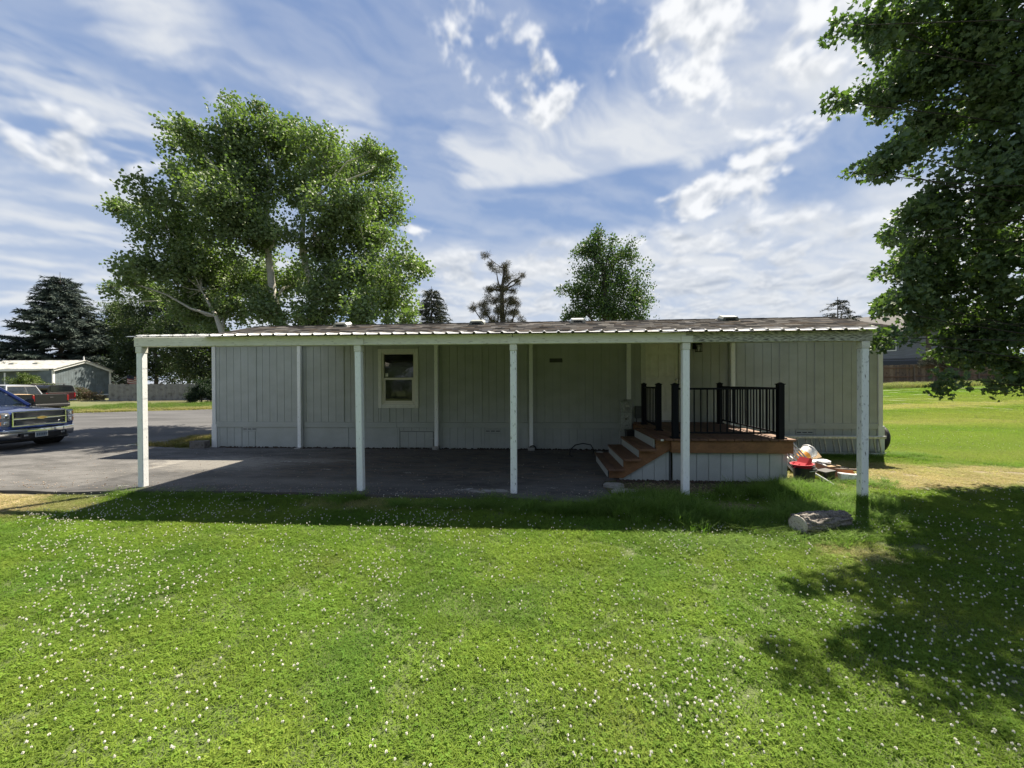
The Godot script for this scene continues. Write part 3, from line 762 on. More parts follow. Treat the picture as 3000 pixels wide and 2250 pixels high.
# ---------------------------------------------------------------- deck with stairs
func build_deck() -> void:
	var t := thing("deck", "brown board deck with black railing and stairs at the white door", "deck")
	var zf := -6.82
	var y := 0.712
	var r := RandomNumberGenerator.new()
	r.seed = 3
	var wood := [mats.deck_a, mats.deck_b, mats.deck_c]
	var x := 2.01
	while x < 4.30:
		var zb := -8.42 if x < 2.27 else -9.70
		var w := 0.133
		var fr := zf + r.randf_range(-0.006, 0.006)
		part(t, "deck_board", bxm(Vector3(w, 0.036, fr - zb), 0.006), wood[r.randi() % 3], Transform3D(Basis(), Vector3(x + w * 0.5, y - 0.018, (fr + zb) * 0.5)))
		x += 0.1445
	# rim, joists and skirting
	slab(t, "rim_board", Vector3(2.275, 0.465, -6.90), Vector3(4.29, 0.672, -6.862), mats.rim, 0.005)
	slab(t, "rim_board", Vector3(4.25, 0.465, -9.70), Vector3(4.288, 0.672, -6.902), mats.rim, 0.005)
	slab(t, "rim_board", Vector3(2.275, 0.465, -9.70), Vector3(2.313, 0.672, -6.902), mats.rim, 0.005)
	for k in 5:
		slab(t, "joist", Vector3(2.63 + 0.36 * k, 0.50, -9.70), Vector3(2.668 + 0.36 * k, 0.672, -6.903), mats.rim, 0.0)
	var xx := 2.312
	for k in 10:
		var e := minf(xx + 0.2032, 4.232)
		if e - xx > 0.01:
			slab(t, "skirting_board", Vector3(xx + 0.004, -0.05, -6.945), Vector3(e - 0.004, 0.463, -6.93), mats.siding, 0.003)
		xx += 0.2032
	slab(t, "skirting_backing", Vector3(2.316, -0.05, -6.96), Vector3(4.228, 0.462, -6.947), mats.siding)
	var zz := -6.947
	for k in 14:
		slab(t, "skirting_board", Vector3(4.215, -0.05, zz - 0.2032 + 0.004), Vector3(4.23, 0.463, zz - 0.004), mats.siding, 0.003)
		zz -= 0.2032
		if zz < -9.6: break
	# a bent piece of flashing by the corner, as a strip beside the stair skirting
	slab(t, "corner_board", Vector3(2.262, -0.05, -7.0), Vector3(2.305, 0.463, -6.985), mats.siding_dark, 0.003)
	# stairs
	var hs := [0.18, 0.355, 0.53]
	for k in 3:
		var x0: float = 1.175 + 0.272 * k
		for j in 2:
			var bo := MB.new()
			var xa := x0 + 0.148 * j
			var c := 0.05 if j == 0 else 0.0
			bo.tf = Transform3D(Basis(Vector3.RIGHT, -PI / 2), Vector3(0, hs[k] - 0.036, 0))
			# plan outline with the front corner rounded off
			bo.prism(PackedVector2Array([Vector2(xa, 8.43), Vector2(xa + 0.142, 8.43), Vector2(xa + 0.142, 6.82), Vector2(xa + c, 6.82), Vector2(xa + c * 0.3, 6.82 + c * 0.3), Vector2(xa, 6.82 + c)]), 0.0, 0.036)
			part(t, "tread", bo.mesh(), wood[r.randi() % 3])
		slab(t, "riser", Vector3(x0 + 0.02, (hs[k] - 0.175) if k > 0 else -0.02, -8.40), Vector3(x0 + 0.036, hs[k] - 0.037, -7.0), mats.siding, 0.002)
	slab(t, "riser", Vector3(1.175 + 0.272 * 3 + 0.02, 0.53, -8.40), Vector3(1.175 + 0.272 * 3 + 0.036, 0.675, -7.0), mats.siding, 0.002)
	for zs in [-6.93, -7.7, -8.38]:
		var sb := MB.new()
		sb.prism(PackedVector2Array([Vector2(1.22, 0.0), Vector2(1.22, 0.144), Vector2(1.47, 0.144), Vector2(1.47, 0.319), Vector2(1.742, 0.319), Vector2(1.742, 0.494), Vector2(2.03, 0.494), Vector2(2.03, 0.672), Vector2(2.27, 0.672), Vector2(2.27, 0.50), Vector2(1.46, 0.0)]), zs - 0.038, zs)
		part(t, "stringer", sb.mesh(), mats.rim)
	# triangular skirting under the stringer, board by board
	var xb := 1.40
	while xb < 2.255:
		var xe := minf(xb + 0.2032, 2.262)
		var ha := clampf((xb - 1.36) * 0.62, 0.0, 0.53)
		var hb := clampf((xe - 1.36) * 0.62, 0.0, 0.53)
		var tb := MB.new()
		tb.prism(PackedVector2Array([Vector2(xb + 0.003, -0.05), Vector2(xe - 0.003, -0.05), Vector2(xe - 0.003, hb), Vector2(xb + 0.003, ha)]), -6.99, -6.975)
		part(t, "skirting_board", tb.mesh(), mats.siding)
		xb += 0.2032
	# railing
	var rp := [Vector3(2.355, y, -6.93), Vector3(4.112, y, -6.93), Vector3(4.20, y, -9.36), Vector3(2.41, y, -9.17), Vector3(2.40, y, -8.02)]
	for p in rp:
		var post := part(t, "railing_post", bxm(Vector3(0.098, 0.93, 0.098), 0.006), mats.black, Transform3D(Basis(), p + Vector3(0, 0.465, 0)))
		part(post, "base_flange", bxm(Vector3(0.15, 0.02, 0.15), 0.006), mats.black, Transform3D(Basis(), Vector3(0, -0.454, 0)))
		var cap := MB.new()
		cap.box(Vector3(0, 0.007, 0), Vector3(0.118, 0.018, 0.118), 0.004)
		cap.prism(PackedVector2Array([Vector2(-0.05, 0.016), Vector2(0.05, 0.016), Vector2(0.0, 0.04)]), -0.03, 0.03)
		part(post, "cap", cap.mesh(), mats.black, Transform3D(Basis(), Vector3(0, 0.464, 0)))
	for pr in [[0, 1], [1, 2], [3, 4]]:
		var a: Vector3 = rp[pr[0]]
		var e: Vector3 = rp[pr[1]]
		var dir := (e - a)
		var len := dir.length()
		var bs := Basis(Vector3.UP, atan2(-dir.z, dir.x))
		var mid := (a + e) * 0.5
		part(t, "top_rail", bxm(Vector3(len - 0.1, 0.034, 0.044), 0.005), mats.black, Transform3D(bs, mid + Vector3(0, 0.862, 0)))
		part(t, "bottom_rail", bxm(Vector3(len - 0.1, 0.03, 0.036), 0.005), mats.black, Transform3D(bs, mid + Vector3(0, 0.095, 0)))
		var nb := int((len - 0.1) / 0.106)
		for k in nb:
			var f := (k + 0.5) / nb
			part(t, "baluster", bxm(Vector3(0.019, 0.735, 0.019), 0.002), mats.black, Transform3D(bs, (a + dir.normalized() * (0.05 + (len - 0.1) * f)) + Vector3(0, 0.4775, 0)))
	part(t, "tag", bxm(Vector3(0.05, 0.03, 0.003), 0.0), mats.paper, Transform3D(Basis(), Vector3(2.10, 0.690, -6.8115)))

# ---------------------------------------------------------------- fittings by the wall
func build_fittings() -> void:
	var t := thing("electric_meter", "grey metal electric meter box with round glass meter on the wall", "meter", Vector3(2.115, 0, -9.70))
	part(t, "cabinet", bxm(Vector3(0.265, 0.74, 0.13), 0.008), mats.meterbox, Transform3D(Basis(), Vector3(0, 0.85, 0.0)))
	part(t, "lower_box", bxm(Vector3(0.29, 0.53, 0.10), 0.008), mats.siding, Transform3D(Basis(), Vector3(-0.01, 0.215, -0.015)))
	part(t, "cover_seam", bxm(Vector3(0.272, 0.014, 0.136), 0.003), mats.galv_dull, Transform3D(Basis(), Vector3(0, 0.955, 0.0)))
	var mb := MB.new()
	mb.tf = Transform3D(Basis(Vector3.RIGHT, PI / 2), Vector3())
	mb.lathe([Vector2(0.105, 0.0), Vector2(0.105, 0.03), Vector2(0.092, 0.034), Vector2(0.0, 0.034)], 24)
	var ring := part(t, "meter_ring", mb.mesh(), mats.galv, Transform3D(Basis(), Vector3(0.01, 1.09, 0.065)))
	mb = MB.new()
	mb.tf = Transform3D(Basis(Vector3.RIGHT, PI / 2), Vector3())
	mb.lathe([Vector2(0.085, 0.0), Vector2(0.083, 0.06), Vector2(0.07, 0.078), Vector2(0.0, 0.085)], 24)
	part(ring, "glass_cover", mb.mesh(), mats.pane, Transform3D(Basis(), Vector3(0, 0, 0.034)))
	part(ring, "dial_plate", bxm(Vector3(0.09, 0.05, 0.02), 0.002), mats.paper, Transform3D(Basis(), Vector3(0.005, 0.02, 0.05)))
	part(ring, "dial_disc", bxm(Vector3(0.08, 0.012, 0.03), 0.002), mats.galv_dull, Transform3D(Basis(), Vector3(0, -0.025, 0.05)))
	part(t, "sticker", bxm(Vector3(0.075, 0.03, 0.003), 0.0), mats.paper, Transform3D(Basis(), Vector3(0.0, 0.86, 0.067)))
	part(t, "sticker", bxm(Vector3(0.06, 0.05, 0.003), 0.0), mats.stain, Transform3D(Basis(), Vector3(-0.01, 0.79, 0.067)))
	part(t, "hub", bxm(Vector3(0.09, 0.05, 0.07), 0.01), mats.galv_dull, Transform3D(Basis(), Vector3(-0.02, 1.245, 0.0)))

	t = thing("disconnect_box", "small dark grey electrical box on wall behind the stair railing", "electrical box", Vector3(2.43, 0.95, -9.735))
	part(t, "case", bxm(Vector3(0.17, 0.30, 0.09), 0.008), mats.siding_dark)
	part(t, "lid", bxm(Vector3(0.18, 0.2, 0.02), 0.006), mats.siding_dark, Transform3D(Basis(), Vector3(0, 0.05, 0.055)))
	var cb := MB.new()
	cb.tube([Vector3(-0.05, -0.15, 0), Vector3(-0.06, -0.3, 0.01), Vector3(-0.05, -0.5, 0.0), Vector3(-0.05, -0.95, 0.0)], [0.012, 0.012, 0.012, 0.012], 8)
	part(t, "conduit", cb.mesh(), mats.rubber)

	t = thing("waste_bin", "black plastic bin standing behind the stairs below the meter", "bin", Vector3(2.13, 0, -9.1))
	var bb := MB.new()
	bb.prism(PackedVector2Array([Vector2(-0.13, 0), Vector2(0.13, 0), Vector2(0.15, 0.57), Vector2(-0.15, 0.57)]), -0.12, 0.12)
	part(t, "body", bb.mesh(), mats.blackplastic)
	part(t, "rim", bxm(Vector3(0.33, 0.03, 0.27), 0.01), mats.blackplastic, Transform3D(Basis(), Vector3(0, 0.575, 0)))

	t = thing("porch_light", "black lantern porch light on the wall beside the white door", "wall lamp", Vector3(3.83, 2.5, -9.78))
	part(t, "back_plate", bxm(Vector3(0.09, 0.17, 0.02), 0.005), mats.black, Transform3D(Basis(), Vector3(-0.04, 0.08, 0.012)))
	var lb := MB.new()
	lb.tube([Vector3(-0.04, 0.10, 0.02), Vector3(-0.02, 0.15, 0.08), Vector3(0.02, 0.15, 0.12), Vector3(0.02, 0.115, 0.12)], [0.009, 0.009, 0.009, 0.009], 8)
	part(t, "arm", lb.mesh(), mats.black)
	lb = MB.new()
	lb.prism(PackedVector2Array([Vector2(-0.05, 0.1), Vector2(0.09, 0.1), Vector2(0.05, 0.14), Vector2(-0.01, 0.14)]), 0.06, 0.18)
	part(t, "hood", lb.mesh(), mats.black)
	for q in [[-0.04, 0.065], [0.075, 0.065], [-0.04, 0.17], [0.075, 0.17]]:
		part(t, "bar", bxm(Vector3(0.01, 0.17, 0.01), 0.002), mats.black, Transform3D(Basis(), Vector3(q[0], 0.015, q[1])))
	part(t, "base", bxm(Vector3(0.135, 0.014, 0.12), 0.004), mats.black, Transform3D(Basis(), Vector3(0.0175, -0.075, 0.118)))
	part(t, "glass", bxm(Vector3(0.1, 0.155, 0.09), 0.0), mats.pane, Transform3D(Basis(), Vector3(0.0175, 0.014, 0.118)))
	lb = MB.new()
	lb.lathe([Vector2(0.012, -0.06), Vector2(0.014, -0.02), Vector2(0.028, 0.02), Vector2(0.026, 0.05), Vector2(0.0, 0.065)], 10)
	part(t, "bulb", lb.mesh(), mats.paper, Transform3D(Basis(), Vector3(0.0175, -0.006, 0.118)))

	# hose by the stairs and a small tangle at the third wall post
	var hb := MB.new()
	hb.tube([Vector3(0.72, 0.014, -8.75), Vector3(0.66, 0.05, -8.8), Vector3(0.68, 0.16, -8.85), Vector3(0.80, 0.26, -8.9), Vector3(0.98, 0.29, -8.95), Vector3(1.16, 0.25, -9.0), Vector3(1.24, 0.12, -9.05), Vector3(1.22, 0.014, -9.1)], [0.013, 0.013, 0.013, 0.013, 0.013, 0.013, 0.013, 0.013], 8)
	var ho := part(self, "garden_hose", hb.mesh(), mats.rubber)
	tag(ho, "black hose looping up from asphalt beside the lowest stair tread", "hose")
	hb = MB.new()
	var lp := []
	var lr := []
	for k in 40:
		var a := k * 0.62
		lp.append(Vector3(-0.19 + 0.075 * cos(a) * (1.0 + 0.15 * sin(k * 1.7)), 0.07 + 0.05 * sin(a) + 0.004 * sin(k * 0.9), -9.60 + 0.02 * sin(k * 0.5)))
		lr.append(0.009)
	hb.tube(lp, lr, 6)
	ho = part(self, "cable_coil", hb.mesh(), mats.rubber)
	tag(ho, "small black cable coil at the foot of middle wall post", "cable")
	var pb := MB.new()
	pb.lathe([Vector2(0.0, 0.0), Vector2(0.06, 0.0), Vector2(0.075, 0.11), Vector2(0.082, 0.11), Vector2(0.082, 0.125), Vector2(0.07, 0.125), Vector2(0.06, 0.02), Vector2(0.0, 0.02)], 16)
	ho = part(self, "plastic_pot", pb.mesh(), mats.paper, Transform3D(Basis(), Vector3(1.33, 0.0, -8.75)))
	tag(ho, "small white plastic pot on asphalt behind the lowest stair", "pot")
	# concrete block at the corner of the home
	t = thing("concrete_block", "hollow grey concrete block at the street corner of the mobile home", "block", Vector3(-9.05, -0.01, -9.62), 0.08)
	var kb := MB.new()
	for z in [-0.082, 0.082]: kb.box(Vector3(0, 0.1, z), Vector3(0.40, 0.2, 0.032), 0.006)
	for x in [-0.184, 0.0, 0.184]: kb.box(Vector3(x, 0.0995, 0), Vector3(0.032, 0.199, 0.134), 0.004)
	part(t, "shell", kb.mesh(), mats.block)
	# stepping stones
	var sp := [[1.22, -6.55, 0.20, 0.14, "small stepping stone nearest the stair skirting"], [1.32, -6.18, 0.24, 0.13, "middle stepping stone in soil by the asphalt edge"], [1.52, -5.72, 0.26, 0.2, "pale stepping stone in tall grass by the asphalt corner"], [4.25, -6.15, 0.5, 0.13, "long flat paving slab in grass near the junk pile"]]
	for q in sp:
		var sb := MB.new()
		var pl := PackedVector2Array()
		for k in 9:
			var a := TAU * k / 9.0
			pl.append(Vector2(cos(a) * q[2] * rng.randf_range(0.75, 1.05), sin(a) * q[3] * rng.randf_range(0.75, 1.05)))
		sb.tf = Transform3D(Basis(Vector3.RIGHT, -PI / 2), Vector3())
		sb.prism(pl, -0.04, 0.03)
		var so := part(self, "stepping_stone", sb.mesh(), mats.concrete, Transform3D(Basis(), Vector3(q[0], -0.04, q[1])))
		tag(so, q[4], "paving stone", "stepping stones by the deck")

# ---------------------------------------------------------------- plants
func leaf(b: MB, at: Vector3, dir: Vector3, side: Vector3, size: float, wide: float, kind: int) -> void:
	var nn := side.cross(dir).normalized()
	var P := func(x: float, y: float) -> Vector3: return at + side * (x * size * wide) + dir * (y * size) - nn * (absf(x) * size * 0.22)
	if kind == 0:
		var mid: Vector3 = P.call(0.0, 0.0)
		var tip: Vector3 = P.call(0.0, 1.0)
		b.quad(mid, P.call(0.46, 0.18), P.call(0.42, 0.62), tip)
		b.quad(mid, tip, P.call(-0.42, 0.62), P.call(-0.46, 0.18))
	elif kind == 1:
		# three broad lobes
		var c0: Vector3 = P.call(0.0, 0.0)
		b.quad(c0, P.call(0.5, 0.1), P.call(0.62, 0.5), P.call(0.22, 0.55))
		b.quad(c0, P.call(0.22, 0.55), P.call(0.0, 1.0), P.call(-0.22, 0.55))
		b.quad(c0, P.call(-0.22, 0.55), P.call(-0.62, 0.5), P.call(-0.5, 0.1))
	else:
		b.tri(at - side * size * wide * 0.5, at + side * size * wide * 0.5, at + dir * size)

func rdir(r: RandomNumberGenerator) -> Vector3:
	var z := r.randf_range(-1.0, 1.0)
	var a := r.randf() * TAU
	var s := sqrt(1.0 - z * z)
	return Vector3(s * cos(a), z, s * sin(a))

func leaf_clump(seed_: int, count: int, rad: float, size: float, wide: float, kind: int, droop := 0.3) -> ArrayMesh:
	var r := RandomNumberGenerator.new()
	r.seed = seed_
	var b := MB.new()
	for k in count:
		var p := rdir(r) * rad * pow(r.randf(), 0.5)
		var d := (p.normalized() * 0.6 + rdir(r) * 0.8 + Vector3(0, -droop, 0)).normalized()
		var s := d.cross(rdir(r)).normalized()
		b.col = Color(1, 1, 1) * r.randf_range(0.8, 1.2)
		leaf(b, p, d, s, size * r.randf_range(0.75, 1.2), wide, kind)
	return b.mesh()

func needle_spray(seed_: int, count: int, len: float, needle: float) -> ArrayMesh:
	# a twig along +z with needles to both sides
	var r := RandomNumberGenerator.new()
	r.seed = seed_
	var b := MB.new()
	b.tube([Vector3(), Vector3(0, -len * 0.05, len)], [0.012, 0.004], 3, false)
	for k in count:
		var f := (k + r.randf()) / count
		var p := Vector3(0, -len * 0.05 * f, len * f)
		var a := r.randf() * TAU
		var d := Vector3(cos(a), sin(a) * 0.7, 0.75).normalized()
		b.col = Color(1, 1, 1) * r.randf_range(0.75, 1.2)
		leaf(b, p, d, d.cross(rdir(r)).normalized(), needle * r.randf_range(0.7, 1.2), 0.28, 2)
	return b.mesh()

func scatter(parent: Node, called: String, m: Mesh, mt: Material, xf: Array, cols: Array) -> MultiMeshInstance3D:
	var mm := MultiMesh.new()
	mm.transform_format = MultiMesh.TRANSFORM_3D
	mm.use_colors = true
	mm.mesh = m
	mm.instance_count = xf.size()
	for k in xf.size():
		mm.set_instance_transform(k, xf[k])
		mm.set_instance_color(k, cols[k])
	var o := MultiMeshInstance3D.new()
	o.name = numbered(called) if parent == self else called
	o.multimesh = mm
	o.material_override = mt
	o.set_meta("kind", "stuff")
	parent.add_child(o, true)
	return o

func rbasis(r: RandomNumberGenerator, s: float) -> Basis:
	return Basis(rdir(r), r.randf() * TAU).scaled(Vector3.ONE * s)

# trunks: list of [points, radii]; lobes: [x, y, z, radius]
func lobe_tree(called: String, label: String, trunks: Array, lobes: Array, o: Dictionary, group := "", category := "tree") -> Node3D:
	var base: Vector3 = trunks[0][0][0]
	var t := thing(called, label, category, base, 0.0, group)
	var r := RandomNumberGenerator.new()
	r.seed = o.get("seed", 1)
	for tr in trunks:
		var tb := MB.new()
		tb.tf = Transform3D(Basis(), -base)
		tb.tube(tr[0], tr[1], 9)
		part(t, "trunk", tb.mesh(), o.bark)
	var lb := MB.new()
	lb.tf = Transform3D(Basis(), -base)
	var xf := []
	var cols := []
	for L in lobes:
		var c := Vector3(L[0], L[1], L[2])
		var R: float = L[3]
		# limb from the nearest trunk point that is lower down
		var best := base
		var bd := 1e9
		var rad := 0.05
		for tr in trunks:
			for k in tr[0].size():
				var q: Vector3 = tr[0][k]
				var dd := q.distance_to(c) + maxf(0.0, q.y - c.y + 0.6) * 3.0
				if dd < bd and k > 0:
					bd = dd; best = q; rad = minf(tr[1][k] * 0.7, o.get("limb", 0.09))
		var midp := (best + c) * 0.5 + rdir(r) * best.distance_to(c) * 0.08 + Vector3(0, -0.05, 0)
		if best.distance_to(c) > 0.15:
			lb.tube([best, best.lerp(midp, 0.5) + Vector3(0, -0.04, 0) * best.distance_to(c), midp, midp.lerp(c, 0.5) + rdir(r) * 0.05 * best.distance_to(c), c], [rad, rad * 0.85, rad * 0.7, rad * 0.5, rad * 0.35], 6)
		var ns := 3 + int(o.get("sub", 5.0) * R)
		var per: int = maxi(2, int(o.dens * R * R / ns * (L[4] if L.size() > 4 else 1.0)))
		for s in ns:
			var sc := c + rdir(r) * R * r.randf_range(0.35, 1.0) * Vector3(1, o.get("flat", 0.85), 1)
			lb.tube([c, (c + sc) * 0.5 + rdir(r) * 0.05 * R, sc], [rad * 0.4, rad * 0.25, rad * 0.12], 4)
			var cr: float = R * o.get("clump", 0.36)
			var tone := r.randf_range(0.8, 1.2)
			for k in per:
				var g: Vector3 = Vector3(r.randfn(), r.randfn() * 0.8, r.randfn()) * cr * 0.55
				var p: Vector3 = sc + g - base
				xf.append(Transform3D(rbasis(r, r.randf_range(0.75, 1.2)), p))
				var tint: Color = o.ca.lerp(o.cb, clampf(r.randf() * 0.8 + (tone - 0.8) * 0.5, 0.0, 1.0))
				cols.append(tint * r.randf_range(0.85, 1.15))
	if o.get("limbs", true):
		part(t, "limbs", lb.mesh(), o.bark)
	scatter(t, "crown", o.leaf, o.mat, xf, cols)
	return t

func conifer(called: String, label: String, base: Vector3, height: float, reach: float, o: Dictionary, group := "") -> Node3D:
	var t := thing(called, label, "tree", base, 0.0, group)
	var r := RandomNumberGenerator.new()
	r.seed = o.get("seed", 1)
	var tb := MB.new()
	tb.tube([Vector3(0, -0.2, 0), Vector3(0, height * 0.5, 0), Vector3(0, height, 0)], [height * 0.018, height * 0.011, 0.02], 8)
	part(t, "trunk", tb.mesh(), o.bark)
	var lb := MB.new()
	var xf := []
	var cols := []
	var y: float = height * o.get("low", 0.08)
	while y < height * 0.985:
		var f := y / height
		var rr: float = reach * pow(1.0 - f, o.get("taper", 0.85)) + 0.12
		var nb: int = o.get("whorl", 6)
		var ph := r.randf() * TAU
		for k in nb:
			if r.randf() < o.get("gap", 0.08): continue
			var a := ph + TAU * (k + r.randf_range(-0.3, 0.3)) / nb
			var len := rr * r.randf_range(0.72, 1.12)
			var out := Vector3(cos(a), 0, sin(a))
			var sag: float = o.get("sag", 0.28)
			var p0 := Vector3(0, y, 0)
			var p1 := p0 + out * len * 0.55 + Vector3(0, -len * sag * 0.55, 0)
			var p2 := p0 + out * len + Vector3(0, -len * sag * 0.72 + len * 0.06, 0)
			lb.tube([p0, p1, p2], [0.02 + 0.012 * len, 0.014 + 0.006 * len, 0.008], 4, false)
			var ns := maxi(3, int(len * o.get("sprays", 9.0)))
			for s in ns:
				var u := 0.12 + 0.88 * (s + r.randf()) / ns
				var p := p0.lerp(p1, u / 0.55) if u < 0.55 else p1.lerp(p2, (u - 0.55) / 0.45)
				var side := 1.0 if s % 2 else -1.0
				var d := (out * 0.8 + Vector3(-out.z, 0, out.x) * side * r.randf_range(0.3, 1.1) + Vector3(0, r.randf_range(-0.45, 0.1), 0)).normalized()
				var bx := Basis.looking_at(-d, Vector3.UP).scaled(Vector3.ONE * r.randf_range(0.7, 1.25) * o.get("spray", 1.0))
				xf.append(Transform3D(bx, p))
				cols.append((o.ca as Color).lerp(o.cb, r.randf()) * r.randf_range(0.8, 1.15))
		y += height * o.get("step", 0.028) * r.randf_range(0.8, 1.2)
	part(t, "limbs", lb.mesh(), o.bark)
	scatter(t, "crown", o.leaf, o.mat, xf, cols)
	return t

# ---------------------------------------------------------------- lawn
func blade(b: MB, p: Vector3, r: RandomNumberGenerator, h: float, w: float, lean: float) -> void:
	var a := r.randf() * TAU
	var s := Vector3(cos(a), 0, sin(a))
	var l := Vector3(cos(a + 1.57 + r.randf_range(-0.5, 0.5)), 0, sin(a + 1.57)) * lean * h * r.randf_range(0.3, 1.3)
	var m := p + Vector3(0, h * 0.6, 0) + l * 0.35
	var t := p + Vector3(0, h * r.randf_range(0.8, 1.0), 0) + l
	b.quad(p - s * w, p + s * w, m + s * w * 0.8, m - s * w * 0.8)
	b.tri(m - s * w * 0.8, m + s * w * 0.8, t)

func turf(seed_: int, size: float, count: int, h: float, w: float, lean: float, clover: int) -> ArrayMesh:
	var r := RandomNumberGenerator.new()
	r.seed = seed_
	var b := MB.new()
	for k in count:
		var p := Vector3(r.randf_range(-0.5, 0.5) * size, 0, r.randf_range(-0.5, 0.5) * size)
		var q := r.randf()
		b.col = Color(1, 1, 1) * r.randf_range(0.62, 1.3)
		if q < 0.04: b.col = Color(1.6, 1.25, 1.1) * r.randf_range(0.9, 1.2)
		elif q < 0.2: b.col = Color(1.15, 1.1, 0.9) * r.randf_range(0.9, 1.2)
		blade(b, p, r, h * r.randf_range(0.55, 1.15), w * r.randf_range(0.7, 1.3), lean)
	for k in clover:
		var p2 := Vector3(r.randf_range(-0.5, 0.5) * size, h * r.randf_range(0.45, 0.95), r.randf_range(-0.5, 0.5) * size)
		var tilt := (Vector3.UP + rdir(r) * 0.45).normalized()
		var sx := tilt.cross(rdir(r)).normalized()
		var sz := tilt.cross(sx)
		var cs := r.randf_range(0.0045, 0.0078)
		b.col = Color(0.9, 1.0, 0.95) * r.randf_range(0.75, 1.2)
		var turn := r.randf() * TAU
		for j in 3:
			var a := turn + TAU * j / 3.0
			var d := sx * cos(a) + sz * sin(a)
			var e := -sx * sin(a) + sz * cos(a)
			var c := p2 + d * cs * 0.15
			b.trin(c, c + d * cs * 0.6 - e * cs * 0.7, c + d * cs * 1.7 - e * cs * 0.35, tilt, tilt, tilt)
			b.trin(c, c + d * cs * 1.7 - e * cs * 0.35, c + d * cs * 1.7 + e * cs * 0.35, tilt, tilt, tilt)
			b.trin(c, c + d * cs * 1.7 + e * cs * 0.35, c + d * cs * 0.6 + e * cs * 0.7, tilt, tilt, tilt)
	return b.mesh()

func grass_tint(x: float, z: float, r: RandomNumberGenerator) -> Color:
	var n1 := noise_b.get_noise_2d(x * 26.0, z * 26.0)
	var n2 := noise_a.get_noise_2d(x * 95.0 + 40.0, z * 95.0)
	var c := Color(0.195, 0.295, 0.058).lerp(Color(0.255, 0.335, 0.070), clampf(0.5 + n1 * 0.9, 0.0, 1.0))
	c = c.lerp(Color(0.150, 0.245, 0.052), clampf(0.1 - n2 * 1.2, 0.0, 0.7))
	var n3 := noise_b.get_noise_2d(x * 55.0 + 500.0, z * 55.0)
	var n4 := noise_a.get_noise_2d(x * 180.0 + 70.0, z * 180.0)
	c = c.lerp(Color(0.115, 0.215, 0.050), clampf(n3 * 1.1 + n4 * 0.5, 0.0, 0.6))
	c = c.lerp(Color(0.33, 0.34, 0.10), clampf(-n3 * 0.5 - n4 * 0.5 - 0.1, 0.0, 0.4))
	c = Color(c.r * 0.93, c.g * 0.97, c.b * 0.74)
	var d := dry(x, z)
	c = c.lerp(Color(0.55, 0.44, 0.26), clampf(d * 1.1 - 0.05 + r.randf_range(-0.18, 0.12), 0.0, 1.0) if d > 0.03 else 0.0)
	return c * r.randf_range(0.86, 1.14)

